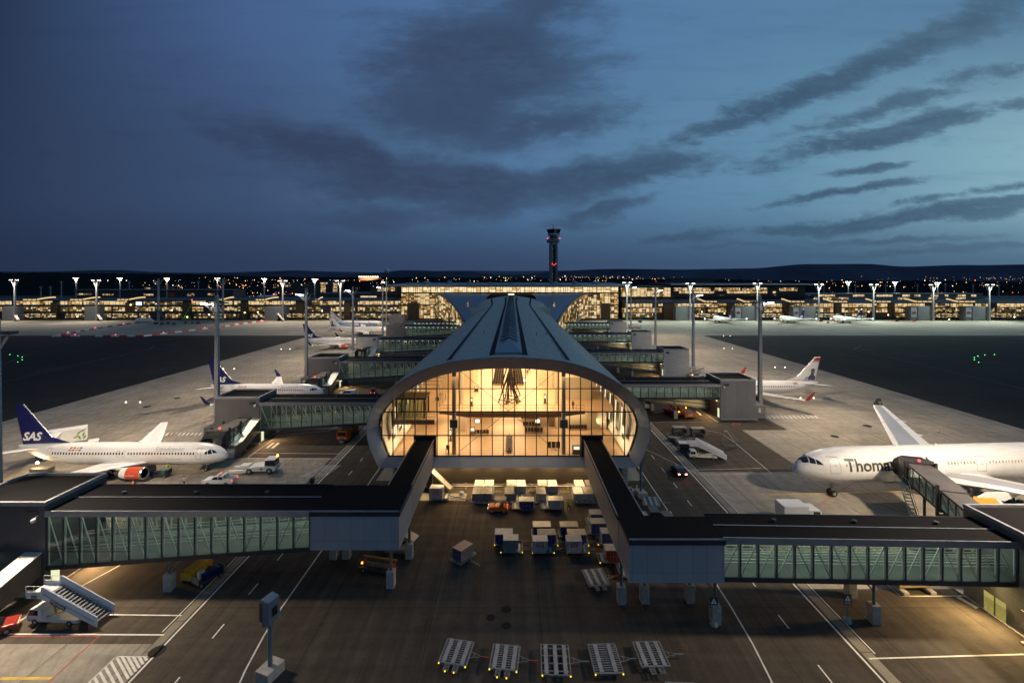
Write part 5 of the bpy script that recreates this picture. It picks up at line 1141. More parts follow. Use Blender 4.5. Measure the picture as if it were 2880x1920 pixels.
def airliner(label, loc, rot, kind, cam_side, fin_m=None, ring_m=plane_w, ring=(.22, .62), wl=None, detail=True, titles=None, windows=None, fin_text=None, group=None):
    t = thing('airliner', label, 'aircraft', loc, rot, group)
    sg = (1, -1)
    big = kind == 'wide'
    L = {'long': 39.5, 'short': 33.6, 'wide': 60.0}[kind]
    fu = Fus(L, 2.82, 5.12, 9.2, 19, .85, 1., .78) if big else Fus(L, 1.88, 3.30, 6.0, 13.0, .62, 1.07, .8)
    fus = fu.mesh().build('fuselage', plane_w, t, smooth=True, angle=180)
    sh = L-39.5
    # wings
    if big: W = [(19.5, 2.0, 3.6, 11.6, 1.5), (26.4, 9.3, 4.5, 7.4, .95), (39.6, 28.6, 6.5, 2.6, .3)]
    else: W = [(13.6+sh*.45, 1.2, 2.15, 8.4, 1.0), (17.2+sh*.45, 5.6, 2.65, 4.9, .55), (24.2+sh*.45, 17.0, 3.75, 1.6, .16)]
    for s in sg:
        w = surface([(d, s*y, z, c, h) for d, y, z, c, h in W]).build('wing', plane_w, t, smooth=True, angle=50)
        if detail:
            b = MB(); rr = []
            for (d, y, z, c, h) in W: rr.append([(-(d+c*f), s*y, z+k*h/2+.03) for f, k in ((.13, .88), (.2, 1), (.4, .95), (.55, .74), (.70, .5))])
            b.loft(rr, cap=False, closed=False)
            b.build('wing_skin', wing_g if big else M('wing_pale', (.60, .61, .62), .35, .1), w)
            for f in (.28, .5, .72):
                k = 1 if f > .35 else 0; a, c_ = (W[0], W[1]) if not k else (W[1], W[2]); g_ = (f-.0)/.4 if not k else (f-.35)/.65
                d = a[0]+a[3]+(c_[0]+c_[3]-a[0]-a[3])*min(1, g_); y = a[1]+(c_[1]-a[1])*min(1, g_); z = a[2]+(c_[2]-a[2])*min(1, g_)
                b = MB(); b.sphere((-d+.6, s*y, z-.28), 1.0, 10, 6, (1.9 if big else 1.3, .28, .32)); b.build('flap_fairing', plane_w, w, smooth=True)
        d, y, z, c, h = W[-1]
        if wl is not None:
            hh = 1.5 if big else 2.3; b = MB()
            rr = []
            for (f, out) in ((0, 0), (.12, .22), (.35, .40), (1, .62 if not big else .9)):
                x0 = d+.25*c*f+hh*f*.75; cc = c*(1-f*.62)
                rr.append([(-(x0+cc*q), s*(y+out+e), z+hh*f) for q, e in ((0, 0), (.3, .06), (1, 0), (.3, -.06))])
            b.loft(rr); b.build('winglet', wl, w)
        b = MB(); b.sphere((-d-.3, s*(y+.1), z+.02), .13, 8, 6); b.build('tip_lamp', redlamp if s > 0 else greenlamp, w)
        # tail planes
        T = [(L-9.4, .6, 6.4, 5.6, .55), (L-3.8, 9.6, 7.5, 2.0, .16)] if big else [(L-5.3, .3, 4.55, 3.6, .36), (L-1.6, 7.1, 5.35, 1.3, .1)]
        surface([(q[0], s*q[1], q[2], q[3], q[4]) for q in T]).build('tailplane', plane_w, t, smooth=True, angle=50)
        if big: engine(t, fu, 20.3, s*9.3, 2.15, 1.5, 5.6, ring_m, ring, 4.3, 9.5)
        else: engine(t, fu, 11.8+sh*.45, s*4.85, 1.62, 1.06, 4.6, ring_m, ring, 2.5, 7.0)
    # wing-body fairing
    b = MB(); rr = []
    f0, f1 = (18, 36) if big else (12.2+sh*.45, 24+sh*.45)
    for k in range(13):
        f = k/12; m = math.sin(math.pi*f)**.55 if 0 < f < 1 else .02
        zc, ry, rz = fu.zc-fu.r*.62, fu.r*1.12*m, fu.r*.62*m
        rr.append([(-(f0+(f1-f0)*f), ry*math.cos(2*math.pi*j/20), zc+rz*math.sin(2*math.pi*j/20)) for j in range(20)])
    b.loft(rr); b.build('belly_fairing', plane_w, t, smooth=True, angle=180)
    # fin with dorsal fillet
    if big: FP = [(L-17.5, 7.9), (L-13.2, 8.7), (L-4.6, 16.9), (L-1.4, 16.9), (L-3.3, 7.3)]
    else: FP = [(L-10.0, 5.25), (L-6.3, 6.3), (L-.9, 12.5), (L+.8, 12.5), (L-.9, 5.0)]
    b = MB(); cx_ = sum(p[0] for p in FP[1:])/4; cz_ = sum(p[1] for p in FP[1:])/4; th_ = .34 if big else .2
    n = len(FP); mid = [(-(cx_+(p[0]-cx_)*.78), (cz_+(p[1]-cz_)*.9)) for p in FP]
    vs = [(-p[0], 0, p[1]) for p in FP]+[(m_[0], th_, m_[1]) for m_ in mid]+[(m_[0], -th_, m_[1]) for m_ in mid]
    fs = [tuple(range(n, 2*n)), tuple(range(3*n-1, 2*n-1, -1))]
    for k in range(n):
        q = (k+1) % n; fs += [(k, q, n+q, n+k), (q, k, 2*n+k, 2*n+q)]
    b.add(vs, fs); fin = b.build('fin', fin_m or plane_w, t)
    b = MB(); b.bar((-FP[1][0]+.06, 0, FP[1][1]+.05), (-FP[2][0]+.06, 0, FP[2][1]+.02), .16, .12); b.build('fin_edge', metal_l, fin)
    if fin_text:
        fin_text(fin, FP, th_)
    # cockpit glazing, doors, cabin windows
    for s in (sg if detail else (cam_side,)):
        if big: CP = [((1.15, 5.85), (1.9, 6.05), (2.25, 6.72), (1.45, 6.35)), ((2.0, 5.98), (2.75, 6.0), (2.85, 6.6), (2.35, 6.75)), ((2.85, 5.95), (3.75, 5.95), (3.3, 6.45), (2.95, 6.6))]
        else: CP = [((1.35, 3.78), (2.0, 3.78), (2.45, 4.42), (1.85, 4.15)), ((2.1, 3.72), (2.8, 3.70), (2.95, 4.3), (2.55, 4.42)), ((2.9, 3.72), (3.4, 3.75), (3.3, 4.12), (3.05, 4.28))]
        for q in CP:
            b = MB(); b.add(*patch(fu, q, s, .02)); b.build('cockpit_window', dkglass, t)
    if windows:
        for s in (cam_side,):
            d0, d1, pitch, zw, wm, skip = windows
            k = d0
            while k < d1:
                if not any(a < k < c for a, c in skip):
                    b = MB(); b.add(*patch(fu, ((k-.13, zw-.19), (k+.13, zw-.19), (k+.13, zw+.19), (k-.13, zw+.19)), s, .022)); b.build('cabin_window', wm, t)
                k += pitch
            ds = [(4.6, 6.2, 4.75, 7.1), (29.5, 31.1, 4.6, 6.9)] if big else [(4.0, 4.85, 2.85, 4.75), (L-7.6, L-6.85, 3.1, 4.75), (L-21.6, L-21.05, 3.35, 4.35), (L-20.6, L-20.05, 3.35, 4.35)]
            for (a, c, z0, z1) in ds:
                b = MB(); w_ = .05
                for q in (((a, z0), (a+w_, z0), (a+w_, z1), (a, z1)), ((c-w_, z0), (c, z0), (c, z1), (c-w_, z1)), ((a+w_, z1-w_), (c-w_, z1-w_), (c-w_, z1), (a+w_, z1)), ((a+w_, z0), (c-w_, z0), (c-w_, z0+w_), (a+w_, z0+w_))): b.add(*patch(fu, q, s, .02))
                m_ = (a+c)/2; b.add(*patch(fu, ((m_-.12, (z0+z1)/2), (m_+.2, (z0+z1)/2), (m_+.2, (z0+z1)/2+.08), (m_-.12, (z0+z1)/2+.08)), s, .02)); b.build('door', seam, t)
    if titles:
        for a in titles: fus_text(t, fu, *a)
    # gear
    if big:
        wheels(t, 6.7, 0, .52, .42, 2.9); [wheels(t, 32.0, s*5.3, .7, .5, 3.4, 2, .7, .95) for s in sg]
    else:
        wheels(t, 4.0, 0, .36, .22, 1.7, 2, .24); [wheels(t, 19.7+sh*.55, s*2.86, .55, .36, 2.0, 2, .42) for s in sg]
    b = MB(); b.sphere((-L*.42, 0, fu.zc+fu.r*fu.hz+.1), .22, 8, 6); b.tube((-L*.3, 0, fu.zc+fu.r), (-L*.3-.2, 0, fu.zc+fu.r*fu.hz+.55), .05, .03, 6); b.build('aerial', plane_w, t)
    return t, fu
def sas_fin(fin, FP, th):
    w = 3.7; x1 = FP[4][0]-.15
    for s in (-1, 1):
        o = (-(x1), s*(th+.02), 5.75) if s < 0 else (-(x1-w), s*(th+.02), 5.75)
        sign_text('airline_logo', 'SAS', 2.05, o, (1 if s < 0 else -1, 0, 0), (0, 0, 1), textw, fin, w, .32, .035)
def sas_flags(t, fu, sgn, z, d0):
    for k, c in enumerate(((.45, .03, .03), (.45, .03, .05), (.55, .45, .02), (.05, .06, .35))):
        for r_ in range(2):
            b = MB(); d = d0-k*.62; b.add(*patch(fu, ((d-.05*r_, z+r_*.34), (d-.4-.05*r_, z+r_*.34), (d-.5-.05*r_, z+.2+r_*.34), (d-.1-.05*r_, z+.2+r_*.34)), sgn, .022)); b.build('flag_emblem', M(f'flag_{k}', c, .4), t)
winm = M('cabin_window_dark', (.035, .022, .014), .15, 0, .5, 2); winl = litwin('cabin_window_lit', [(0, (.55, .42, .22)), (1, (1, .85, .55))], .9, 3, 3)
SASR = dict(fin_m=navy, ring_m=M('engine_red', (.52, .075, .03), .35, 0, .05, .5), ring=(.06, .60), fin_text=sas_fin)
# near left
p1, f1 = airliner('white airliner with navy fin and red engine parked nearest on the left', (-53.5, 85.75, 0), 0, 'long', -1, wl=None, **SASR, windows=(5.3, 31.8, .545, 3.92, winm, ((17.3, 17.9), (20.1, 20.2))),
    titles=[('Scandinavian', 12.6, 4.28, 1.0, -1, chrome, 5.4, .18), ('Airlines', 10.4, 2.75, .82, -1, M('title_pale', (.56, .56, .58), .35), 2.9, 0), ('LN-RPM', 32.0, 3.0, .42, -1, greyt, 1.4)])
sas_flags(p1, f1, -1, 4.35, 28.6)
eb = KIDS[p1.name]; e1 = [o for o in eb if o.name.startswith('engine')][1]
sign_text('cowl_text', 'Scandinavian', .36, (-53.5+53.5-14.4, -4.85-1.09, 1.55), (1, 0, 0), (0, 0, 1), textw, e1, 1.6)
# second left
p2, f2 = airliner('white airliner with navy fin and winglets behind the second glass bridge on the left', (-55.4, 133.8, 0), R(-1), 'short', -1, wl=navy, **SASR, windows=(5.3, 26.5, .545, 3.92, winm, ((14.2, 14.8),)),
    titles=[('Scandinavian', 12.0, 4.28, .95, -1, chrome, 5.0, .18), ('Airlines', 10.0, 2.75, .8, -1, M('title_pale', (.56, .56, .58)), 2.7, 0)])
sas_flags(p2, f2, -1, 4.35, 24.5)
p3, f3 = airliner('white airliner with navy fin at the fourth bridge on the left', (-76.0, 240, 0), 0, 'short', -1, wl=navy, **SASR, windows=(5.3, 26.5, .545, 3.92, winm, ()), titles=[('Scandinavian', 12.0, 4.28, .95, -1, chrome, 5.0, .18)])
# portrait tails: a plain head-and-shoulders shape, not anyone's likeness
def portrait_fin(fin, FP, th):
    grey1 = M('portrait_grey', (.22, .22, .24), .5); grey2 = M('portrait_dark', (.07, .07, .09), .5); lil = M('fin_lilac', (.36, .34, .46), .5)
    for s in (-1, 1):
        y = s*(th+.03); X = lambda d: -d
        tp, bt = FP[2], FP[4]; lean = (FP[3][0]-FP[4][0])/(FP[3][1]-FP[4][1])
        def E(cd, cz, a, c_, n=18): return [(X(cd+a*math.cos(2*math.pi*k/n)+lean*c_*math.sin(2*math.pi*k/n)), y, cz+c_*math.sin(2*math.pi*k/n)) for k in range(n)]
        c0 = FP[4][0]-1.15
        MB().poly([(X(FP[4][0]-3.8), y-s*.004, 5.3), (X(FP[4][0]-.2), y-s*.004, 5.3), (X(FP[4][0]+.05), y-s*.004, 6.7), (X(FP[4][0]-3.0), y-s*.004, 6.5)]).build('fin_shade', lil, fin)
        MB().poly([(X(c0-1.2), y, 5.5), (X(c0+.9), y, 5.5), (X(c0+1.1), y, 6.6), (X(c0+.5), y, 7.2), (X(c0-.3), y, 7.2), (X(c0-1.0), y, 6.5)]).build('bust', grey2, fin)
        MB().poly(E(c0+.35, 8.0, .62, .92)).build('bust_head', grey1, fin)
        q = [(p[0], y+s*.004, p[2]) for p in E(c0+.38, 8.55, .6, .42)]; MB().poly(q).build('bust_hair', grey2, fin)
        q = [(p[0], y+s*.004, p[2]) for p in E(c0+.25, 7.45, .42, .42)]; MB().poly(q).build('bust_beard', grey2, fin)
        rm = M('fin_red', (.45, .03, .03), .4)
        a, c_ = FP[2], FP[3]; f = lambda z, p, q: p[0]+(q[0]-p[0])*(z-p[1])/(q[1]-p[1])
        zb = 11.35; MB().poly([(X(f(zb, FP[1], a)+.25), y, zb), (X(f(zb, bt, c_)-.12), y, zb), (X(c_[0]-.12), y, 12.35), (X(a[0]+.3), y, 12.35)]).build('fin_cap', rm, fin)
        zb = 11.0; MB().poly([(X(f(zb, FP[1], a)+.25), y, zb), (X(f(zb, bt, c_)-.12), y, zb), (X(f(zb+.14, bt, c_)-.12), y, zb+.14), (X(f(zb+.14, FP[1], a)+.25), y, zb+.14)]).build('fin_stripe', grey2, fin)
redwl = M('winglet_red', (.42, .03, .03), .4)
p4, f4 = airliner('white airliner with a grey portrait on its fin at the fifth bridge on the left', (-79.5, 297, 0), 0, 'long', -1, wl=redwl, fin_text=portrait_fin, windows=(5.3, 31, .545, 3.92, M('faint_window', (.3, .3, .32), .3), ()))
p6, f6 = airliner('white airliner with red tipped portrait fin behind the second gate tower on the right', (53.6, 138.5, 0), R(180), 'long', 1, wl=redwl, fin_text=portrait_fin, windows=(5.3, 31.6, .545, 3.92, winm, ((20.1, 20.2),)),
    titles=[('LN-DYJ', 34.2, 4.3, .4, 1, greyt, 1.4), ('www.norwegian.com', 28.6, 4.55, .34, 1, greyt, 2.6)])
b = MB(); b.add(*patch(f6, ((31.2, 4.45), (32.5, 4.45), (32.5, 4.95), (31.2, 4.95)), 1, .022)); b.build('flag_emblem', M('flag_red', (.5, .02, .03), .4), p6)
b = MB(); b.add(*patch(f6, ((31.2, 4.66), (32.5, 4.66), (32.5, 4.76), (31.2, 4.76)), 1, .03)); b.build('flag_emblem', textw, p6)
# light blue holiday airliner
skyb = M('sky_blue_paint', (.14, .36, .66), .35)
def smile(fin, FP, th):
    for s in (-1, 1):
        y = s*(th+.05); c0 = FP[4][0]-1.6; b = MB(); pts = [(-(c0-1.1*math.cos(math.pi*k/12)), y, 8.2-1.0*math.sin(math.pi*k/12)) for k in range(13)]
        b.path(pts, .17); b.sphere((-(c0-.9), y, 9.0), .22, 8, 6, (1, .2, 1)); b.build('smile_emblem', M('smile_red', (.55, .03, .05), .4), fin)
        FPp = [(-(FP[1][0]+1.0), y-s*.03, 6.5), (-(FP[4][0]-.3), y-s*.03, 5.4), (-(FP[4][0]-4.6), y-s*.03, 5.4)]; MB().poly(FPp).build('fin_base', skyb, fin)
p5, f5 = airliner('light blue and white airliner nearest the terminal on the left', (-95.0, 338, 0), 0, 'long', -1, wl=skyb, fin_text=smile, windows=(5.3, 31, .545, 3.92, M('faint_window', (.3, .3, .32)), ()),
    titles=[('TUI', 11.6, 3.7, 1.6, -1, M('smile_red', (.55, .03, .05)), 2.6, 0, .03), ('fly', 8.7, 3.7, 1.5, -1, M('pale_blue_title', (.35, .5, .75), .4), 2.0, .1)])
b = MB()
for k in range(40):
    a, c = 4.6+k*.82, 4.6+(k+1)*.82; b.add(*patch(f5, ((a, 2.0), (c, 2.0), (c, 3.75+.9*min(1, k/28)), (a, 3.75+.9*min(1, k/28))), -1, .012))
b.build('blue_hull', skyb, p5)
# wide-body on the right
dg = M('winglet_charcoal', (.06, .065, .075), .4); heart_m = M('heart_yellow', (.62, .38, .03), .4)
p7, f7 = airliner('large white wide-body airliner with dark titles and orange engine at lower right', (46.7, 75.6, 0), R(183.5), 'wide', 1, wl=dg, fin_m=dg, ring_m=M('engine_orange', (.70, .24, .025), .35, 0, .05, .5), ring=(.05, .72), windows=(7.2, 50, .56, 6.02, winl, ((29.2, 31.4), (21.9, 24.2))),
    titles=[('Thomas Cook', 7.0, 5.05, 2.55, 1, M('title_charcoal', (.055, .06, .055), .4), 15.3, 0, .02), ('Airbus A330', 8.0, 3.35, .5, 1, greyt, 3.3, .2)])
wg = [o for o in KIDS[p7.name] if o.name.startswith('wing')]
for w_ in wg:
    wlt = [o for o in KIDS[w_.name] if o.name.startswith('winglet')][0]; s = 1 if wlt.data.vertices[0].co.y > 0 else -1
    vs = []
    for k in range(24):
        a = 2*math.pi*k/24; hx = 16*math.sin(a)**3/34; hz = (13*math.cos(a)-5*math.cos(2*a)-2*math.cos(3*a)-math.cos(4*a))/34
        vs.append((-41.6-hx*.8, s*(28.6+.40-.16), 7.15+hz*.7))
    MB().poly(vs).build('heart_emblem', heart_m, wlt)
# three airliners nosed in at the right concourse, tails towards us
for k, (u, Y) in enumerate(((1681, 362), (1846, 362), (1979, 362))):
    x = AX(u, Y); a, _ = airliner(('white airliner with navy fin, left one of three nosed in at the right concourse', 'white airliner with navy fin, middle one of three nosed in at the right concourse', 'white airliner with navy fin, right one of three nosed in at the right concourse')[k], (x, Y+33, 0), R(90), 'short', 1, wl=None, detail=False, **SASR, group='airliners nosed in at the right concourse')
    for s in (-1, 1):
        wn = [o for o in KIDS[a.name] if o.name.startswith('wing')][0 if s > 0 else 1]
        MB().sphere((-22.5, s*17.1, 3.9), .4, 8, 6).build('wing_lamp', hotlamp, wn)
# smaller ones parked behind the concourses
for u, v, Y, r_, lb_ in ((590, 684, 880, 200, 'small white airliner parked alone behind the left concourse'), (1925, 686, 640, 20, 'airliner parked behind the right concourse under bright windows'), (2015, 687, 640, 20, 'airliner parked behind the right concourse near its middle'), (2200, 688, 640, 160, 'airliner with raised fin parked behind the far right of the concourse'), (1870, 668, 900, 170, 'tiny white airliner far behind the right terminal wing')):
    x = AX(u, Y); airliner(lb_, (x, Y, 0), R(r_), 'short', -1, wl=None, detail=False)
# ================================================================ boarding bridges, stairs, vehicles and apron equipment
jet_d = M('jetway_grey', (.045, .042, .041), .5, .2, .2, .8); jet_r = M('jetway_roof', (.095, .09, .088), .55, .2, .2, .5); bellow = M('canopy_fabric', (.02, .018, .017), .8, 0, .2, 2, (6, 1, 1))
def jetway(label, a, c, za, zc, cab=True, stair=True):
    a = Vector(a); c = Vector(c); L = (c-a).length; ang = math.atan2(c.y-a.y, c.x-a.x)
    t = thing('boarding_bridge', label, 'boarding bridge', (a.x, a.y, 0), ang); zf = lambda q: za+(zc-za)*q/L
    def seg(q0, q1, w, h, dz, nm, glz=True):
        b = MB(); z0, z1 = zf(q0)+dz, zf(q1)+dz
        b.add([(q0, -w, z0), (q1, -w, z1), (q1, w, z1), (q0, w, z0), (q0, -w, z0+.35), (q1, -w, z1+.35), (q1, w, z1+.35), (q0, w, z0+.35)], [(0, 3, 2, 1), (4, 5, 6, 7), (0, 1, 5, 4), (1, 2, 6, 5), (2, 3, 7, 6), (3, 0, 4, 7)])
        s = b.build(nm, jet_d, t); b = MB(); z0 += h; z1 += h
        b.add([(q0, -w-.05, z0-.3), (q1, -w-.05, z1-.3), (q1, w+.05, z1-.3), (q0, w+.05, z0-.3), (q0, -w-.05, z0), (q1, -w-.05, z1), (q1, w+.05, z1), (q0, w+.05, z0)], [(0, 3, 2, 1), (4, 5, 6, 7), (0, 1, 5, 4), (1, 2, 6, 5), (2, 3, 7, 6), (3, 0, 4, 7)]); b.build('tunnel_roof', jet_r, s)
        n = max(2, int((q1-q0)/1.5)); b = MB()
        for y in (-w+.03, w-.03):
            for k in range(n+1):
                q = q0+(q1-q0)*k/n; b.bar((q, y, zf(q)+dz+.3), (q, y, zf(q)+dz+h-.3), .1)
            for k in range(n):
                q, r_ = q0+(q1-q0)*k/n, q0+(q1-q0)*(k+1)/n; b.bar((q, y, zf(q)+dz+.4), (r_, y, zf(r_)+dz+h-.35), .05)
            b.bar((q0, y, zf(q0)+dz+1.3), (q1, y, zf(q1)+dz+1.3), .08)
        b.build('tunnel_frame', jet_d, s)
        for y in (-w+.06, w-.06):
            g = MB(); g.add([(q0, y, zf(q0)+dz+.35), (q1, y, zf(q1)+dz+.35), (q1, y, zf(q1)+dz+h-.3), (q0, y, zf(q0)+dz+h-.3)], [(0, 1, 2, 3)]); g.build('tunnel_glass', bglass, s)
        g = MB(); q = q0+.3
        while q < q1-.6: g.box(q, q+.8, -.08, .08, zf(q)+dz+h-.42, zf(q)+dz+h-.36); q += 2.2
        g.build('tube_lamp', tubelamp, s)
        m = (q0+q1)/2; l = area('tunnel_light', t.matrix_basis @ Vector((0, 0, 0)), q1-q0-.4, w*1.4, 9*(q1-q0), green_in)
        l.location = a+Vector((math.cos(ang)*m, math.sin(ang)*m, 0)); l.location.z = zf(m)+dz+h-.55; l.rotation_euler = (0, 0, ang)
    seg(0, L*.5, 1.35, 2.75, 0, 'outer_tunnel'); seg(L*.48, L*.93, 1.6, 3.05, -.12, 'inner_tunnel')
    for q in (L*.49, L*.9):
        b = MB(); b.box(q-.16, q+.16, -1.95, -1.65, zf(q)-.5, zf(q)+3.5); b.box(q-.16, q+.16, 1.65, 1.95, zf(q)-.5, zf(q)+3.5); b.box(q-.16, q+.16, -1.95, 1.95, zf(q)-.75, zf(q)-.45); b.build('lift_frame', jet_d, t)
    b = MB(); q = L*.72; b.tube((q, -1.2, .9), (q, -1.2, zf(q)), .18, n=10); b.tube((q, 1.2, .9), (q, 1.2, zf(q)), .18, n=10); b.box(q-.5, q+.5, -1.6, 1.6, .55, .95); col_ = b.build('drive_column', dksteel, t)
    for y in (-1.1, 1.1):
        b = MB(); b.lathe([(-.2, .35), (-.2, .5), (.2, .5), (.2, .35)], (q, y, .5), 'Y', 18, cap=True); b.build('wheel', black, col_, smooth=True)
    if cab:
        b = MB(); b.box(L*.92, L+.6, -1.9, 1.9, zf(L)-.2, zf(L)+.1); b.box(L*.92, L+.5, -1.95, -1.8, zf(L)+.1, zf(L)+2.9); b.box(L*.92, L+.5, 1.8, 1.95, zf(L)+.1, zf(L)+2.9); b.box(L*.92, L+.5, -2, 2, zf(L)+2.9, zf(L)+3.2); cb = b.build('cabin', jet_d, t)
        b = MB(); rr = []
        for k in range(8):
            f = k/7; x = L+.5+1.5*f; dz = -.9*f*f
            rr.append([(x, -1.95, zf(L)+.1), (x, -1.95, zf(L)+2.8+dz), (x, -1.2, zf(L)+3.25+dz), (x, 1.2, zf(L)+3.25+dz), (x, 1.95, zf(L)+2.8+dz), (x, 1.95, zf(L)+.1)])
        b.loft(rr, cap=False, closed=False); b.build('canopy', bellow, cb)
        b = MB()
        for k in range(8):
            f = k/7; x = L+.5+1.5*f; dz = -.9*f*f+.04; b.path([(x, -1.98, zf(L)+1), (x, -1.98, zf(L)+2.8+dz), (x, -1.2, zf(L)+3.27+dz), (x, 1.2, zf(L)+3.27+dz), (x, 1.98, zf(L)+2.8+dz), (x, 1.98, zf(L)+1)], .05, 5)
        b.build('canopy_rib', dksteel, cb)
        b = MB(); b.sphere((L*.93, 0, zf(L)+3.45), .2, 8, 6); b.build('beacon', redlamp, cb)
    if stair:
        b = MB(); y = 2.3
        b.box(L*.86, L*.95, 1.9, 3.0, zf(L)-.3, zf(L)-.2)
        for k in range(12): f = k/12; b.box(L*.86-3.6*f-.3, L*.86-3.6*f, 2.0, 2.9, (zf(L)-.3)*(1-f)-.04, (zf(L)-.3)*(1-f))
        for yy in (2.0, 2.9): b.bar((L*.86, yy, zf(L)-.25), (L*.86-3.8, yy, .1), .08, .2); b.bar((L*.86, yy, zf(L)+.75), (L*.86-3.8, yy, 1.05), .05); b.bar((L*.95, yy, zf(L)+.75), (L*.86, yy, zf(L)+.75), .05); b.bar((L*.95, yy, zf(L)-.2), (L*.95, yy, zf(L)+.75), .05)
        b.build('service_stair', steel, t)
    return t
jetway('boarding bridge from the lower left tower, its roof cut by the photo edge', (-60.2, 52.3, 0), (-57.5, 39, 0), 2.3, 2.7)
jetway('dark boarding bridge docked at the nearest navy tailed airliner on the left', (-58.8, 100.1, 0), (-58.6, 90.6, 0), 2.9, 2.75)
jetway('dark boarding bridge docked behind the second navy tailed airliner on the left', (-61.2, 150.9, 0), (-60.4, 138.6, 0), 2.9, 2.75)
jetway('retracted boarding bridge in front of the pale fourth gate tower on the left', (-64.5, 205.9, 0), (-65, 196, 0), 2.9, 2.9)
jetway('brown boarding bridge reaching over to the wide-body airliner', (56.6, 52.2, 0), (62.7, 70.9, 0), 4.3, 4.9)
jetway('boarding bridge hidden behind the blue grey tower on the right', (57.5, 126.8, 0), (57.8, 133, 0), 2.9, 2.75, stair=False)
def covered_stair(label, x, y0, y1, zt, zb, w=1.0):
    t = thing('covered_stair', label, 'stairs', (x, y0, 0)); L = y0-y1; b = MB()
    b.add([(-w, 0, zt-2.6), (-w, -L, zb-2.4), (-w, -L, zb), (-w, 0, zt), (w, 0, zt-2.6), (w, -L, zb-2.4), (w, -L, zb), (w, 0, zt)], [(0, 1, 2, 3), (4, 7, 6, 5), (0, 4, 5, 1), (1, 5, 6, 2), (3, 7, 4, 0)]); b.build('housing', M('stair_housing', (.12, .11, .10), .5, .3), t)
    b = MB(); b.bar((0, 0, zt+.06), (0, -L, zb+.06), w*2+.2, .12); b.build('roof', M('stair_roof', (.60, .58, .54), .4, .3), t)
    b = MB(); b.box(-w, w, -L-1.9, -L, .1, zb); f = b.build('foot_cabin', M('stair_housing', (.12, .11, .10)), t); b = MB(); b.box(-w-.1, w+.1, -L-2, -L+.1, zb+.002, zb+.14); b.build('cabin_roof', M('stair_roof', (.6, .58, .54)), f)
    b = MB(); b.box(-w+.3, w-.3, -L-1.93, -L-1.902, .2, 2.2); b.build('door', offwhite, f)
covered_stair('pale roofed covered stair running down from the lower left tower', -55.0, 52.3, 44.5, 4.6, 2.5, .9)
covered_stair('pale roofed covered stair beside the nearest boarding bridge on the left', -56.4, 100.1, 93.2, 5.4, 2.7)
covered_stair('pale roofed covered stair beside the second boarding bridge on the left', -58.2, 150.9, 144, 5.4, 2.7)
covered_stair('pale roofed covered stair below the pale tower on the left', -61.6, 205.9, 199, 5.4, 2.7)

def wheel4(t, xs_, y, r, w=.25):
    for x in xs_:
        for s in (-1, 1):
            b = MB(); b.lathe([(-w/2, r*.6), (-w/2, r*.92), (-w*.3, r), (w*.3, r), (w/2, r*.92), (w/2, r*.6)], (x, s*y, r), 'Y', 18, cap=True); o = b.build('wheel', black, t, smooth=True)
            b = MB(); b.lathe([(-w/2-.012, r*.5), (w/2+.012, r*.5)], (x, s*y, r), 'Y', 12, cap=True); b.build('rim', steel, o)
def prof_body(pts, w, z0=0): return MB().prism([(x, -w, z) for x, z in pts], (0, 2*w, 0))
def glass_panel(t, pts, nm='window', m=None): return MB().poly(pts).build(nm, m or dkglass, t)
# ---- cargo dollies
gal = M('galvanised_deck', (.20, .205, .21), .6, .15, .3, 3); red_bar = M('drawbar_red', (.32, .05, .03), .5, .1)
def dolly(label, loc, rot, w=2.5, l=3.2, plates=3, tongues=True, markers=True, bar='steel', grp='empty cargo dollies', bar_side=1, rollers=11):
    t = thing('cargo_dolly', label, 'cargo dolly', loc, rot, grp); z = .50; hw, hl = w/2, l/2
    b = MB()
    for x in (-hw, hw): b.box(x-.05, x+.05, -hl, hl, z-.14, z+.02)
    for y in (-hl, hl): b.box(-hw, hw, y-.05, y+.05, z-.141, z+.019)
    for k in range(rollers): y = -hl+l*(k+.5)/rollers; b.box(-hw, hw, y-.05, y+.05, z-.09, z-.01)
    b.build('frame', gal, t)
    for k in range(plates):
        x = -hw+w*(k+.5)/plates+(0 if plates > 2 else 0); b = MB(); b.box(x-.19, x+.19, -hl+.06, hl-.06, z-.005, z+.035); b.build('deck_plate', M('deck_plate', (.27, .275, .28), .55, .15, .25, 2), t)
    if tongues:
        for x in (-.42, .42):
            b = MB(); b.box(x-.24, x-.18, -hl-.75, -hl, z-.08, z); b.box(x+.18, x+.24, -hl-.75, -hl, z-.08, z); b.box(x-.24, x+.24, -hl-.8, -hl-.74, z-.08, z)
            for k in range(4): b.box(x-.18, x+.18, -hl-.15-k*.18, -hl-.08-k*.18, z-.07, z-.02)
            b.build('loading_tongue', gal, t)
    s = bar_side; b = MB(); b.bar((s*hw, -.35, z-.1), (s*(hw+.95), -.08, .38), .06); b.bar((s*hw, .35, z-.1), (s*(hw+.95), .08, .38), .06); b.bar((s*(hw+.4), -.25, .44), (s*(hw+.4), .25, .44), .05); b.build('drawbar', gal, t)
    b = MB(); b.bar((s*(hw+.95), 0, .38), (s*(hw+1.9), 0, .36), .1); b.build('drawbar_end', red_bar if bar == 'red' else gal, t)
    wheel4(t, (-hw*.62, hw*.62), hl*.55, .2, .14)
    if markers:
        for x, y in ((-hw+.05, -hl-.07), (hw-.05, -hl-.07)) + (((-.42, -hl-.82), (.42, -hl-.82)) if tongues else ()):
            b = MB(); b.sphere((x, y, z-.04), .075, 8, 6); b.build('marker_lamp', reflector, t)
    return t
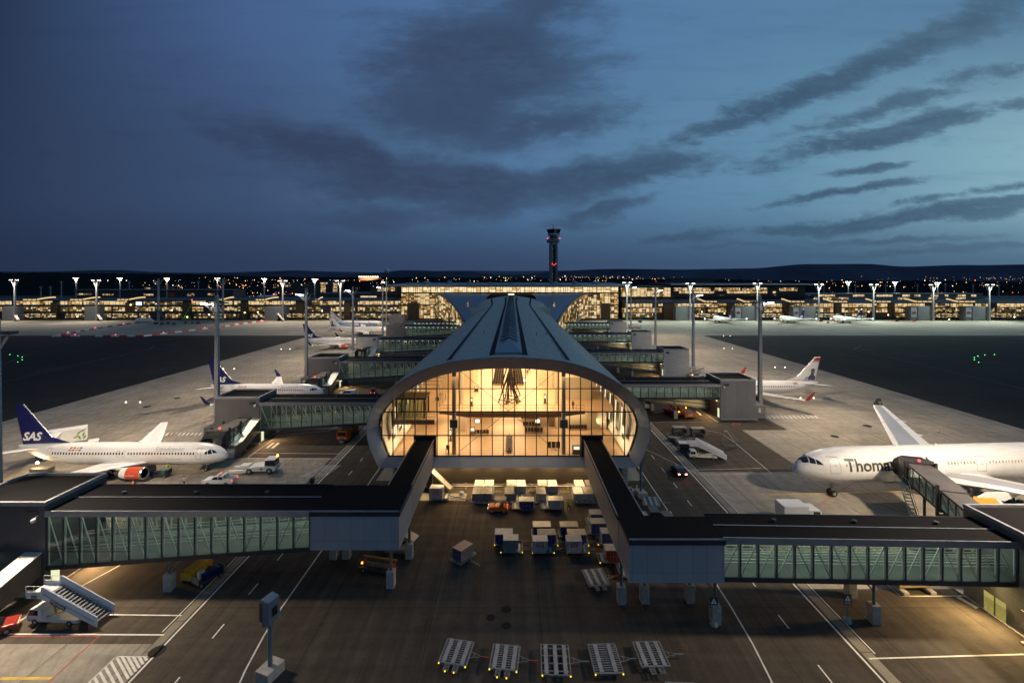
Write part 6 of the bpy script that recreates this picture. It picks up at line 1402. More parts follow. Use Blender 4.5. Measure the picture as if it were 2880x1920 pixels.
for k, (q, tg, mk, br, n) in enumerate((
        (((1028.8, 1465.6), (1089, 1473), (1070, 1528), (1007, 1519.5)), True, True, 'red', 3), (((1134, 1478.5), (1194.6, 1482), (1188, 1538), (1122.6, 1535)), True, True, 'red', 3),
        (((1242, 1479.7), (1305, 1479.7), (1311.5, 1549), (1244.7, 1549)), False, True, 'steel', 3), (((1350, 1480), (1411.7, 1476), (1431, 1542.6), (1368, 1548)), False, True, 'steel', 2), (((1454, 1475), (1513, 1470), (1537.6, 1526), (1476, 1533.7)), True, False, 'none', 3))):
    P_ = [G(u, v, .5) for u, v in q]; c = sum(P_, Vector())/4; c.z = 0; d = ((P_[1]-P_[0])+(P_[2]-P_[3])); e_ = ((P_[0]-P_[3])+(P_[1]-P_[2]))/2; w = d.length/2; l = e_.length; rot = math.atan2(-e_.x, e_.y)
    dolly(('leftmost empty dolly of the front row, turned to the left', 'second empty dolly from the left in the front row', 'middle dolly of the front row with an open grid deck', 'empty dolly with two wide deck plates in the front row', 'rightmost dolly of the front row, lit brown')[k], c, rot, max(2.3, min(2.7, w)), max(2.6, min(3.4, l)), n, tg, mk, br, rollers=(11, 11, 4, 13, 11)[k])
pal = [((1368, 1330), R(8), True, 'empty dolly casting a shadow left of the concrete pillar feet'), ((1480, 1316), R(6), False, 'empty dolly tucked half under the right corner block'), ((1560, 1318), R(0), False, 'empty dolly showing only its front under the right bridge'), ((1442, 1310), R(2), False, 'empty dolly behind the front pillar of the right corner'), ((1494, 1153), R(-8), False, 'empty dolly beside the right hand road'), ((1463, 1618), R(2), False, 'dolly cut off by the bottom edge under the brown lit one'), ((1575, 1612), R(-2), False, 'dolly cut off by the lower edge at right')]
for (u, v), r_, tg, lb_ in pal: dolly(lb_, G(u, v+4), r_, 2.5, 3.0, 3, tg, False, 'red' if tg else 'steel')
# ---- unit load containers
c_white = M('container_white', (.40, .39, .365), .5, .1, .32, 2.2, fine=.25); c_alu = M('container_aluminium', (.30, .285, .25), .4, .5, .2, 1.2); c_grey = M('container_grey', (.20, .185, .165), .5, .2, .2, 1.2); c_blue = M('container_blue', (.02, .035, .14), .5); c_red = M('container_red', (.22, .02, .015), .5)
def uld(label, u, v, top_m, front_m, w=1.95, d=1.5, h=1.58, slope=(0, 1), rot=0., base_z=.54, lbl=None, strip_=True, group='air cargo containers in the yard'):
    p = G(u, v, base_z); t = thing('cargo_container', label, 'cargo container', (p.x, p.y+d/2, base_z), rot, group)
    hw = w/2; sl = .42*w*.5; z0 = .03
    P_ = [(-hw+(sl if slope[0] else 0), z0), (hw-(sl if slope[1] else 0), z0), (hw, z0+(.55 if slope[1] else 0)), (hw, h), (-hw, h), (-hw, z0+(.55 if slope[0] else 0))]
    q = []
    for a in P_:
        if not q or (abs(a[0]-q[-1][0])+abs(a[1]-q[-1][1])) > 1e-4: q.append(a)
    if abs(q[0][0]-q[-1][0])+abs(q[0][1]-q[-1][1]) < 1e-4: q.pop()
    b = MB(); b.prism([(x, -d/2, z) for x, z in q], (0, d, 0)); b.build('body', top_m, t, bevel=.03)
    b = MB(); m_ = .1; c = (sum(a[0] for a in q)/len(q), sum(a[1] for a in q)/len(q)); b.poly([(c[0]+(x-c[0])*.9, -d/2-.015, c[1]+(z-c[1])*.9) for x, z in q]); b.build('front_panel', front_m, t)
    b = MB(); [b.box(x_-.015, x_+.015, -d/2-.032, -d/2-.014, z0+.12, h-.12) for x_ in (-hw*.42, 0, hw*.42)]; b.box(-hw*.5, hw*.5, -d/2-.033, -d/2-.014, z0+.5*h-.02, z0+.5*h+.02); b.build('door_rib', c_grey, t)
    b = MB(); b.box(-hw*.25, hw*.25, -.03, .03, h+.001, h+.025); b.box(-hw*.6, -hw*.55, -d*.3, d*.3, h+.001, h+.02); b.build('roof_rib', top_m, t)
    b = MB(); b.box(-hw-.01, hw+.01, -d/2-.03, -d/2-.016, h-.07, h+.0); b.box(-hw-.01, -hw+.05, -d/2-.031, -d/2-.016, z0+.5, h); b.box(hw-.05, hw+.01, -d/2-.031, -d/2-.016, z0+.5, h); b.build('edge_rail', c_alu, t)
    if strip_:
        sign_text('serial_marking', 'AKE 30452 SK' if not lbl else 'AKN 11280 SK', .13, (-hw*.55, -d/2-.034, h-.30), (1, 0, 0), (0, 0, 1), dksteel, t, hw*1.05)
    if lbl:
        b = MB(); b.box(-.48, .48, -d/2-.04, -d/2-.02, h-.66, h-.38); o = b.build('red_label', M('label_red', (.50, .02, .03), .5), t); sign_text('label_text', 'CARGO', .17, (-.36, -d/2-.045, h-.58), (1, 0, 0), (0, 0, 1), textw, o, .72)
    return t
def low(label, u, v, m, f, w=1.55, d=2.45): return uld(label, u, v, m, f, w, d, 1.15, (0, 0), 0, .54, None, True, 'cargo containers lined up along the wall')
# four clusters along the wall (front edge of each at its base)
cl = [('first', 1097.5, 1120.5, (c_grey, c_grey, c_white, c_white)), ('second', 1172, 1195, (c_grey, None, c_white, c_white)), ('third', 1245, 1268, (c_alu, None, c_white, c_white)), ('fourth', 1331, 1356, (c_white, c_alu, c_white, c_grey))]
for nm, ul, ur, ms in cl:
    for k, (u, v) in enumerate(((ul-2, 1150), (ur-2, 1150), (ul+2, 1132), (ur+2, 1132))):
        pos = ('front left', 'front right', 'back left', 'back right')[k]
        if ms[k] is not None: low(f'{"grey" if ms[k] in (c_grey, c_alu) else "white"} low container, {pos} in the {nm} cluster from the left', u, v, ms[k], c_white if ms[k] is not c_grey else c_grey)
    p = G((ul+ur)/2-2, 1153); p2 = G((ul+ur)/2+2, 1136)
    for k, q in enumerate((p, p2)): dolly(f'loaded dolly under the {("front", "back")[k]} of the {nm} container cluster', (q.x, q.y+.35, 0), 0, 3.4, 3.0, 4, False, False, 'steel', 'dollies under the wall containers', 1 if k else -1)
uld('white container with a blue front on a dolly below the second cluster', 1209.5, 1173, c_white, c_blue, 2.4, 1.5, 1.5, (1, 1)); uld('white double sided container on a dolly below the third cluster', 1277.5, 1171, c_alu, c_white, 2.35, 1.5, 1.5, (1, 1))
for u, lb_ in ((1202, 'dolly under the blue fronted container'), (1268, 'dolly under the double sided white container')): q = G(u, 1175); dolly(lb_, (q.x, q.y+.9, 0), 0, 3.4, 1.7, 4, False, False, 'steel', 'dollies under the wall containers', -1)
uld('white container with a red label standing alone by the chute', 1001.5, 1147, c_white, c_white, 2.15, 1.6, 1.75, (0, 0), R(-4), .5, True); q = G(1010, 1150); dolly('dolly under the lone red labelled container', (q.x, q.y+.7, 0), R(-4), 3.0, 1.8, 3, False, False, 'steel', 'dollies under the yard containers')
# mid yard
yard = [('white container with an open torn cover, front of the left pair', 1173, 1269, c_white, c_grey, 2.0, (1, 1), False), ('white container with a red label at the front of the centre cluster', 1241, 1271, c_white, c_white, 2.0, (0, 1), True), ('white container with a red label at the front of the right cluster', 1319.5, 1271, c_white, c_white, 2.05, (0, 1), True),
        ('blue fronted container behind the torn covered one', 1157, 1254, c_white, c_blue, 2.4, (1, 0), False), ('pinkish topped container in the middle of the centre cluster', 1256, 1255, c_grey, c_blue, 2.45, (0, 1), False), ('pale topped container at the back of the centre cluster', 1245, 1236, c_alu, c_blue, 2.5, (1, 0), False),
        ('tan topped container in the middle of the right cluster', 1326, 1255, c_alu, c_blue, 2.5, (0, 1), False), ('tan topped container at the back of the right cluster', 1308, 1236, c_alu, c_blue, 2.5, (1, 0), False),
        ('bright white topped container at the back of the right column', 1374, 1206, c_white, c_blue, 2.3, (0, 0), False), ('bright white topped container second in the right column', 1377.5, 1228, c_white, c_blue, 2.4, (0, 1), False), ('bright topped container third in the right column beside the corridor', 1401, 1252, c_white, c_blue, 2.2, (0, 0), False), ('white topped container with red sides at the front of the right column', 1409, 1293, c_white, c_red, 1.9, (1, 0), False)]
for lb_, u, v, a, f, w, sl, lab in yard: uld(lb_, u, v, a, f, w, 1.5, 1.6, sl, 0, .54, lab)
for u, v, lb_ in ((1175, 1276, 'dolly under the torn covered container'), (1248, 1277, 'dolly under the red labelled container of the centre cluster'), (1328, 1277, 'dolly under the red labelled container of the right cluster'), (1160, 1259, 'dolly under the blue fronted container of the left pair'), (1257, 1260, 'dolly under the middle container of the centre cluster'), (1246, 1241, 'dolly under the back container of the centre cluster'),
                  (1328, 1260, 'dolly under the middle container of the right cluster'), (1310, 1241, 'dolly under the back container of the right cluster'), (1372, 1212, 'dolly under the last container of the right column'), (1375, 1233, 'dolly under the second container of the right column'), (1398, 1258, 'dolly under the third container of the right column'), (1404, 1300, 'dolly under the red sided container')):
    q = G(u, v); dolly(lb_, (q.x, q.y+1.0, 0), 0, 2.9, 1.9, 3, False, v > 1250, 'red', 'dollies under the yard containers', 1, 5)
uld('brown topped container on a skewed dolly alone on the left', 1061, 1290, M('container_brown', (.28, .20, .17), .5, .1), c_blue, 1.55, 2.2, 1.45, (0, 0), R(-38), .54); q = G(1062, 1300); dolly('skewed dolly under the lone brown topped container', (q.x, q.y+1.3, 0), R(-38), 1.8, 3.0, 2, False, False, 'steel', 'dollies under the yard containers')
# torn cover
q = G(1178, 1269, .54); t = thing('torn_cover', 'grey crumpled sheet hanging over the open container', 'cover', (q.x+.1, q.y-.05, 2.16)); b = MB(); rnd = random.Random(2); n = 9
b.add([(-.9+1.9*i/n, -.05-.08*math.sin(i*1.3)*(j/4), -.5*(j/4)*(.4+.6*abs(math.sin(i*.9)))+.03) for j in range(5) for i in range(n+1)], [(j*(n+1)+i, j*(n+1)+i+1, (j+1)*(n+1)+i+1, (j+1)*(n+1)+i) for j in range(4) for i in range(n)]); b.build('sheet', c_grey, t, smooth=True)

# ---- small vehicles
def tug(label, loc, rot, m, lamps=True, tail=True):
    t = thing('baggage_tug', label, 'tow tractor', loc, rot)
    b = prof_body([(-1.5, .35), (1.5, .35), (1.5, .95), (.5, 1.05), (.35, 1.0), (-.9, .95), (-1.5, .95)], .75); body = b.build('body', m, t, bevel=.06)
    b = MB(); b.box(-.75, -.25, -.55, .55, .95, 1.15); b.box(-.85, -.72, -.55, .55, 1.1, 1.6); b.build('seat', black, t)
    b = MB(); [b.tube((x, y, .95), (x, y, 2.0), .035, n=6) for x in (-1.2, .45) for y in (-.65, .65)]; b.box(-1.3, .5, -.7, .7, 2.0, 2.06); b.build('roof_frame', dksteel, t)
    b = MB(); b.tube((.5, -.2, 1.1), (.2, -.2, 1.4), .03, n=6); b.lathe([(0, .2), (.03, .2)], (.17, -.2, 1.4), 'X', 14); b.build('steering_wheel', black, t)
    wheel4(t, (-.95, .95), .62, .34)
    for y in (-.55, .55):
        b = MB(); b.box(1.505, 1.54, y-.1, y+.1, .7, .85); b.build('headlight', emit('headlight', (1, .9, .7), 6), t); b = MB(); b.box(-1.54, -1.505, y-.08, y+.08, .7, .9); b.build('tail_light', redlamp, t)
    return t
q = G(1144, 1174); tug('small orange tug with red tail lamps beside the first container cluster', q, R(178), orange)
q = G(858, 905); tug('dark tug on the road under the third left bridge', q, R(95), dksteel)
q = G(1542, 936); tug('blue tug behind the red loader under the second right bridge', q, R(60), M('tug_blue', (.03, .04, .22), .4))
def pickup(label, loc, rot, m, bed_m=None, beacon=True, dark=False):
    t = thing('pickup_truck', label, 'pickup', loc, rot)
    P_ = [(-2.6, .45), (2.55, .45), (2.6, .95), (2.35, 1.08), (1.15, 1.15), (.45, 1.78), (-.95, 1.80), (-1.15, 1.12), (-2.6, 1.10)]
    prof_body(P_, .92).build('body', m, t, bevel=.07)
    b = MB(); b.box(-2.5, -1.2, -.8, .8, 1.102, 1.13); b.build('load_bed', bed_m or dksteel, t)
    b = MB(); b.box(-2.58, -1.2, -.92, -.84, 1.1, 1.3); b.box(-2.58, -1.2, .84, .92, 1.1, 1.3); b.box(-2.6, -2.53, -.92, .92, 1.1, 1.3); b.build('bed_side', m, t)
    for y in (-.935, .935):
        glass_panel(t, [(.95, y, 1.2), (.42, y, 1.7), (-.2, y, 1.72), (-.2, y, 1.2)]); glass_panel(t, [(-.28, y, 1.2), (-.28, y, 1.72), (-.9, y, 1.72), (-1.05, y, 1.2)])
        b = MB(); b.box(2.3, 2.62, y*.8-.15, y*.8+.15, .85, 1.0); b.build('headlight', M('lamp_glass', (.6, .6, .6), .1), t); b = MB(); b.box(-2.65, -2.605, y*.88-.07, y*.88+.07, .85, 1.15); b.build('tail_light', redlamp, t)
    glass_panel(t, [(1.16, -.8, 1.2), (.48, -.75, 1.76), (.48, .75, 1.76), (1.16, .8, 1.2)], 'windscreen')
    wheel4(t, (-1.6, 1.6), .82, .38)
    if beacon: MB().sphere((-.3, 0, 1.95), .12, 8, 6).build('beacon', redlamp, t); MB().box(-.5, -.1, -.6, .6, 1.81, 1.88).build('light_bar', dksteel, t)
    b = MB(); b.box(.1, .45, -.945, -.93, .75, .98); b.build('door_emblem', navy, t)
    return t
pickup('white pickup with red beacon parked below the nose of the left airliner', G(505, 1112), R(180), white)
pickup('dark pickup with a white load bed half hidden behind the right corridor', G(1505, 1196), 0, dksteel, offwhite, False)
def car(label, loc, rot, m, lamps=False):
    t = thing('car', label, 'car', loc, rot)
    prof_body([(-2.1, .4), (2.1, .4), (2.12, .75), (1.85, .9), (1.0, .98), (.35, 1.42), (-1.1, 1.46), (-1.85, 1.0), (-2.12, .9)], .87).build('body', m, t, bevel=.08)
    for y in (-.885, .885): glass_panel(t, [(.85, y, 1.0), (.3, y, 1.36), (-.35, y, 1.4), (-.35, y, 1.0)]); glass_panel(t, [(-.42, y, 1.0), (-.42, y, 1.4), (-1.05, y, 1.4), (-1.5, y, 1.02)])
    glass_panel(t, [(1.02, -.75, 1.03), (.38, -.68, 1.41), (.38, .68, 1.41), (1.02, .75, 1.03)], 'windscreen'); glass_panel(t, [(-1.84, -.7, 1.05), (-1.14, -.66, 1.45), (-1.14, .66, 1.45), (-1.84, .7, 1.05)], 'rear_window')
    wheel4(t, (-1.3, 1.3), .78, .33, .2)
    for y in (-.62, .62): MB().box(-2.16, -2.125, y-.17, y+.17, .72, .86).build('tail_light', emit('bright_tail', (1, .25, .16), 22) if lamps else M('tail_red', (.4, .02, .02), .2), t); MB().box(2.1, 2.14, y-.15, y+.15, .68, .8).build('headlight', M('lamp_glass', (.6, .6, .6)), t)
    return t
car('dark car with bright tail lamps driving away on the right road', (30.9, 84.5, 0), R(90), M('car_dark', (.04, .025, .03), .25, .3), True)
car('red car cut by the left edge at lower left', G(-24, 1460), R(38), M('car_red', (.30, .03, .02), .25))
def box_truck(label, loc, rot, l, h, m, cab_front=True, name='box_truck', cat='truck', lift=0.):
    t = thing(name, label, cat, loc, rot); x0, x1 = -l/2, l/2
    MB().box(x0, x1-2.0, -1.22, 1.22, 1.05+lift, 1.05+lift+h).build('cargo_box', m, t, bevel=.05)
    MB().box(x0, x1, -.5, .5, .55, .95).build('chassis', dksteel, t)
    prof_body([(x1-1.9, .5), (x1, .5), (x1, 1.5), (x1-.25, 2.35), (x1-1.9, 2.4)], 1.15).build('cab', white, t, bevel=.08)
    glass_panel(t, [(x1+.012, -1.0, 1.52), (x1-.235, -.95, 2.28), (x1-.235, .95, 2.28), (x1+.012, 1.0, 1.52)], 'windscreen')
    for y in (-1.165, 1.165): glass_panel(t, [(x1-.2, y, 1.5), (x1-.4, y, 2.2), (x1-1.3, y, 2.2), (x1-1.3, y, 1.5)])
    wheel4(t, (x0+1.3, x1-1.1), .95, .48, .3)
    if lift: b = MB(); [b.bar((x0+.8, y, 1.0), (x1-3, y, 1.05+lift), .12) for y in (-.7, .7)]; [b.bar((x1-3, y, 1.0), (x0+.8, y, 1.05+lift), .12) for y in (-.7, .7)]; b.build('scissor_lift', dksteel, t)
    return t
q = G(198, 1030); ctk = box_truck('raised white catering truck with green leaves on its box behind the left airliner', (q.x, 93.2, 0), R(38), 9.5, 2.6, white, lift=1.9, name='catering_truck'); leaf = M('leaf_green', (.10, .26, .03), .5)
for k, (a, z, an) in enumerate(((1.6, 4.6, 50), (2.3, 4.2, 75), (1.2, 3.9, 30), (2.2, 5.0, 20), (1.7, 3.7, 110), (2.45, 3.6, 60))):
    n = 10; ca, sa = math.cos(R(an)), math.sin(R(an)); pts = [(0.46*math.cos(2*math.pi*i/n), .13*math.sin(2*math.pi*i/n)) for i in range(n)]
    MB().poly([(a+x*ca-y*sa, -1.245, z+x*sa+y*ca) for x, y in pts]).build('leaf_emblem', leaf, ctk)
v7 = box_truck('white airline service van in front of the wide-body airliner', G(1834, 1200), 0, 5.6, 1.9, white, name='service_van', cat='van'); sign_text('side_text', 'Thomas Cook Airlines', .3, (-1.3, -1.245, 1.6), (1, 0, 0), (0, 0, 1), greyt, v7, 2.4); MB().sphere((-1.6, -1.25, 1.72), .16, 10, 6, (1, .1, 1)).build('heart_emblem', heart_m, v7)
def van(label, loc, rot, m):
    t = thing('van', label, 'van', loc, rot); prof_body([(-2.4, .4), (2.4, .4), (2.45, .9), (1.7, 1.15), (1.05, 1.85), (-2.3, 1.9), (-2.42, 1.2)], .93).build('body', m, t, bevel=.07)
    for y in (-.945, .945): glass_panel(t, [(1.4, y, 1.15), (.95, y, 1.7), (.3, y, 1.72), (.3, y, 1.15)]); glass_panel(t, [(.2, y, 1.2), (.2, y, 1.72), (-1.0, y, 1.72), (-1.0, y, 1.2)])
    glass_panel(t, [(1.72, -.8, 1.18), (1.08, -.75, 1.84), (1.08, .75, 1.84), (1.72, .8, 1.18)], 'windscreen'); wheel4(t, (-1.5, 1.5), .8, .34, .22); return t
van('white van parked beside the second glass bridge on the left', G(800, 909), R(183), white); van('white van far down the right side under the fourth bridge', G(1700, 728), R(20), white)
# pushback tractor with a towbarless cradle
q = G(592, 1083); t = thing('pushback_tractor', 'white low pushback tractor with amber beacon before the left airliner', 'aircraft tractor', q, R(4))
prof_body([(-1.2, .5), (3.6, .5), (3.7, 1.25), (3.2, 1.35), (.2, 1.45), (-1.2, 1.2)], 1.2).build('body', white, t, bevel=.1); prof_body([(1.6, 1.35), (3.55, 1.3), (3.45, 2.35), (1.75, 2.45)], 1.0).build('cab', dkglass, t, bevel=.06); MB().box(1.65, 3.5, -1.05, 1.05, 2.4, 2.55).build('cab_roof', white, t, bevel=.04)
MB().box(-4.6, -1.3, -1.25, -.75, .35, .8).build('cradle_arm', white, t, bevel=.05); MB().box(-4.6, -1.3, .75, 1.25, .35, .8).build('cradle_arm', white, t, bevel=.05); MB().box(-2.9, -1.2, -.75, .75, .9, 1.5).build('engine_cover', white, t, bevel=.06); wheel4(t, (-1.0, 2.6), 1.05, .55, .45); MB().sphere((3.3, .7, 2.75), .16, 8, 6).build('beacon', amberlamp, t); MB().box(1.0, 1.35, -1.215, -1.202, .8, 1.1).build('side_emblem', navy, t)
# passenger stair trucks
def stair_truck(label, loc, rot, rise, run, menz=False, k_=1.):
    t = thing('stair_truck', label, 'stair truck', loc, rot); t.scale = (k_, k_, k_)          # cab at -X, foot of the stair at +X
    x0 = -4.3; MB().box(x0+.2, 2.0, -1.0, 1.0, .45, .8).build('chassis', white, t, bevel=.05); prof_body([(x0, .5), (x0+1.7, .5), (x0+1.7, 1.9), (x0+.35, 1.9), (x0, 1.2)], 1.0).build('cab', white, t, bevel=.07)
    for y in (-1.015, 1.015): glass_panel(t, [(x0+.15, y, 1.2), (x0+.4, y, 1.8), (x0+1.4, y, 1.8), (x0+1.4, y, 1.2)])
    glass_panel(t, [(x0-.015, -.85, 1.22), (x0+.335, -.85, 1.86), (x0+.335, .85, 1.86), (x0-.015, .85, 1.22)], 'windscreen'); wheel4(t, (x0+1.0, 1.0), .88, .38, .26)
    xt, xb = x0+2.2, x0+2.2+run; n = 15; b = MB()
    for k in range(n): f = k/n; x = xt+(xb-xt)*f; z = rise+( .45-rise)*f; b.box(x, x+(xb-xt)/n+.05, -.95, .95, z-.06, z); b.box(x+(xb-xt)/n-.02, x+(xb-xt)/n+.02, -.95, .95, z-(rise-.45)/n, z-.06)
    b.build('steps', M('step_grey', (.12, .13, .14), .5, .3), t)
    for y in (-1.12, 1.02):
        b = MB(); b.prism([(xt, y, rise-.35), (xb+.25, y, .18), (xb+.3, y, 1.35), (xb, y, 1.5), (xt+.1, y, rise+1.1), (xt-.3, y, rise+1.1), (xt-.3, y, rise-.35)], (0, .1, 0)); s_ = b.build('side_panel', M('stair_white', (.62, .64, .70), .4, 0, .08, .6), t)
        b = MB(); b.bar((xt, y-.02, rise+.35), (xb, y-.02, .85), .14, .08); b.build('side_groove', M('stair_groove', (.35, .37, .44), .4), s_)
        if menz and y < 0:
            d = Vector((xb-xt, 0, .45-rise)).normalized(); up = Vector((-d.z, 0, d.x)); o = Vector((xt+.9, y-.03, rise-.62))
            MB().prism([o-up*.1, o+d*1.95-up*.1, o+d*2.05+up*.2, o+d*1.95+up*.5, o+up*.5, o-d*.1+up*.2], (0, .02, 0)).build('name_plate', M('plate_dark', (.03, .03, .05), .4), s_); sign_text('name_text', 'Menzies', .42, o+d*.08+up*.03+Vector((0, -.012, 0)), d, up, textw, s_, 1.75)
            MB().box(xt-1.45, xt-.75, y-.075, y-.06, rise-.12, rise+.15).build('name_plate', M('plate_dark', (.03, .03, .05)), s_); sign_text('name_text', 'Menzies', .16, (xt-1.38, y-.08, rise-.05), (1, 0, 0), (0, 0, 1), textw, s_, .56)
        if not menz and y > 0: MB().box(xt+.1, xt+.5, y+.11, y+.125, rise+.3, rise+.7).build('side_emblem', navy, s_)
    b = MB(); b.box(xt-2.2, xt+.05, -1.0, 1.0, rise-.12, rise); pf = b.build('platform', white, t)
    for y in (-1.06, 1.0): MB().box(xt-2.2, xt-.25, y, y+.06, rise-.3, rise+.5).build('platform_panel', white, pf)
    b = MB()
    for y in (-1.0, 1.0):
        b.path([(xt-2.3, y, rise), (xt-2.3, y, rise+1.1), (xt-.2, y, rise+1.15), (xt-.2, y, rise)], .035, 6); b.tube((xt-2.3, y, rise+.6), (xt-.2, y, rise+.6), .025, n=6); b.tube((xt-1.3, y, rise), (xt-1.3, y, rise+1.1), .03, n=6); b.tube((xt, y, rise+1.15), (xb, y, 1.55), .03, n=6)
    b.build('handrail', M('rail_white', (.6, .6, .6), .4, .2), pf)
    b = MB(); [b.bar((x0+2.0, y, .8), (xt+run*.45, y, rise*.5), .12) for y in (-.6, .6)]; b.bar((xt-.3, 0, rise-.2), (x0+2.6, 0, .8), .14); b.build('lift_strut', M('hydraulic', (.45, .33, .08), .4), t)
    return t
stair_truck('white passenger stair truck parked at lower left with a name on its side', G(160, 1424), R(-3), 3.5, 6.4, True, .88)
stair_truck('white passenger stair truck among the carts beside the right road', G(1624, 1052), R(-7), 3.3, 6.0, False, .84)
# carts, loaders and the like
def cart(label, loc, rot, m, load=None, cover=None, sides=True, name='baggage_cart'):
    t = thing(name, label, 'baggage cart', loc, rot); MB().box(-1.5, 1.5, -.75, .75, .45, .58).build('deck', dksteel, t); wheel4(t, (-1.1, 1.1), .62, .26, .16)
    MB().bar((1.5, 0, .45), (2.6, 0, .4), .08).build('drawbar', gal, t)
    if sides: MB().box(-1.52, -1.45, -.75, .75, .58, 1.35).build('end_panel', m, t); MB().box(1.45, 1.52, -.75, .75, .58, 1.35).build('end_panel', m, t)
    if cover: MB().box(-1.55, 1.55, -.8, .8, 1.75, 1.85).build('roof', cover, t, bevel=.03); b = MB(); [b.box(x-.03, x+.03, y-.03, y+.03, .58, 1.75) for x in (-1.45, 1.45) for y in (-.72, .72)]; b.build('posts', gal, t); MB().box(-1.4, 1.4, .66, .7, .6, 1.74).build('curtain', c_grey, t)
    if load:
        for k, (x, y, w_, d_, h_, mm) in enumerate(load): MB().box(x-w_/2, x+w_/2, y-d_/2, y+d_/2, .585, .585+h_).build('load', mm, t, bevel=.06)
    return t
bags = [(-.9, -.2, .7, .5, .5, navy), (-.2, .15, .6, .8, .45, M('bag_black', (.03, .03, .03), .6)), (.6, -.1, .8, .6, .6, M('bag_teal', (.03, .12, .10), .5))]
cart('open baggage cart being loaded under the left airliner', (-64.2, 83.2, 0), R(2), dksteel, bags)
cart('baggage cart with a yellow crate on the lower left road edge', G(452, 1325), R(80), yellow, [(0, .05, 2.0, 1.3, .95, yellow)]); cart('grey baggage cart with blue covered load on the lower left road edge', G(478, 1334), R(62), M('cart_grey', (.16, .17, .19), .5), [(.2, 0, 1.9, 1.2, .7, navy), (-.6, .3, .7, .5, .9, offwhite)])
for u, v, r_, cv, lb_ in ((1560, 992, 3, c_alu, 'roofed cart at the back left of the cart group by the right road'), (1602, 994, 3, c_alu, 'roofed cart at the back right of the cart group by the right road'), (1550, 1006, -22, None, 'flat cart behind the white ones by the right road'), (1568, 1014, -20, None, 'second flat cart in line by the right road'), (1576, 1030, -5, white, 'white roofed cart left of the right stair truck'), (1610, 1034, -5, white, 'white roofed cart right behind the stair truck')):
    cart(lb_, G(u, v+6), R(r_), gal, [(0, 0, 2.6, 1.3, .25, c_grey)] if cv is None else None, cv)
# ground power unit with a light, belt loader, orange tanker, red loaders
t = thing('ground_power_unit', 'low ground power unit with a bright lamp under the tail of the left airliner', 'power unit', (-87.2, 84.5, 0), 0)
MB().box(-1.6, 1.6, -.8, .8, .4, 1.15).build('housing', M('gpu_grey', (.10, .10, .10), .5), t, bevel=.06); wheel4(t, (-1, 1), .7, .3); MB().bar((1.6, 0, .5), (2.7, 0, .4), .08).build('drawbar', gal, t); MB().tube((-.9, 0, 1.15), (-.9, 0, 1.9), .04, n=6).build('lamp_post', dksteel, t); MB().sphere((-.9, 0, 2.0), .22, 10, 8).build('lamp', emit('work_lamp', (1, .72, .32), 45), t); point('work_light', (-88.1, 84.2, 2.2), 700, (1, .66, .32), .2)
def belt_loader(label, loc, rot, m, l=7.2, z0=.7, z1=2.3, canopy=False):
    t = thing('belt_loader', label, 'belt loader', loc, rot); prof_body([(-l*.4, .4), (l*.4, .4), (l*.4, .85), (-l*.4, .95)], .95).build('chassis', m, t, bevel=.06); wheel4(t, (-l*.28, l*.28), .85, .36)
    b = MB(); b.bar((-l/2, .3, z0), (l/2, .3, z1), 1.0, .22); b.build('belt', M('belt_dark', (.10, .09, .08), .7, 0, .3, 4, (6, 1, 1)), t)
    b = MB(); [b.bar((-l/2, y, z0+.1), (l/2, y, z1+.1), .1, .3) for y in (-.25, .85)]; b.build('belt_rail', m, t)
    MB().box(-l*.2, l*.05, -.95, -.35, .9, 1.3).build('seat_box', dksteel, t); MB().bar((l*.1, .3, .8), (l*.28, .3, (z0+z1)/2+.3), .14).build('lift_strut', gal, t); MB().sphere((-l*.35, -.8, 1.2), .12, 8, 6).build('beacon', amberlamp, t); return t
belt_loader('red belt loader parked under the second right bridge', G(1542, 950), R(100), red, 7.0); belt_loader('orange belt loader behind the red one under the second right bridge', G(1556, 942), R(115), orange, 6.5)
belt_loader('belt loader far down under the third right bridge', G(1600, 866), R(20), offwhite, 7.5, .8, 3.0)
q = G(1584, 962); t = thing('cargo_loader', 'orange lift loader with a number on its front under the second right bridge', 'cargo loader', (q.x, q.y+2, 0), R(6)); MB().box(-1.5, 1.5, -2.2, 2.2, .5, 1.35).build('body', orange, t, bevel=.06); MB().box(-1.35, 1.35, -2.0, 2.0, 1.36, 1.5).build('platform', M('belt_dark', (.1, .09, .08)), t); wheel4(t, (-1.1, 1.1), 1.5, .4)
b = MB(); [b.path([(x, -2.1, 1.4), (x, -2.1, 2.5), (x, 2.1, 2.5), (x, 2.1, 1.4)], .04, 6) for x in (-1.45, 1.45)]; b.build('handrail', orange, t); sign_text('fleet_number', '141', .6, (-.55, -2.215, .68), (1, 0, 0), (0, 0, 1), textw, t, 1.1)
q = G(1488, 936); t = thing('airport_bus', 'white apron truck with yellow checks at the right edge of the glass front', 'truck', q, R(80)); MB().box(-2.4, 2.4, -1.1, 1.1, .5, 1.5).build('body', white, t, bevel=.06); MB().box(-2.2, -.4, -1.05, 1.05, 1.5, 2.5).build('cab', white, t, bevel=.06); wheel4(t, (-1.5, 1.5), .95, .42)
for s in (-1, 1): glass_panel(t, [(-2.0, s*1.062, 1.65), (-.6, s*1.062, 1.65), (-.6, s*1.062, 2.3), (-2.0, s*1.062, 2.3)])
glass_panel(t, [(-2.212, -.9, 1.65), (-2.212, .9, 1.65), (-2.212, .9, 2.3), (-2.212, -.9, 2.3)]); b = MB(); [b.box(-2.425, -2.405, -1.0+k*.4, -.8+k*.4, .7+.2*(k % 2), .9+.2*(k % 2)) for k in range(5)]; b.build('check_marking', yellow, t)
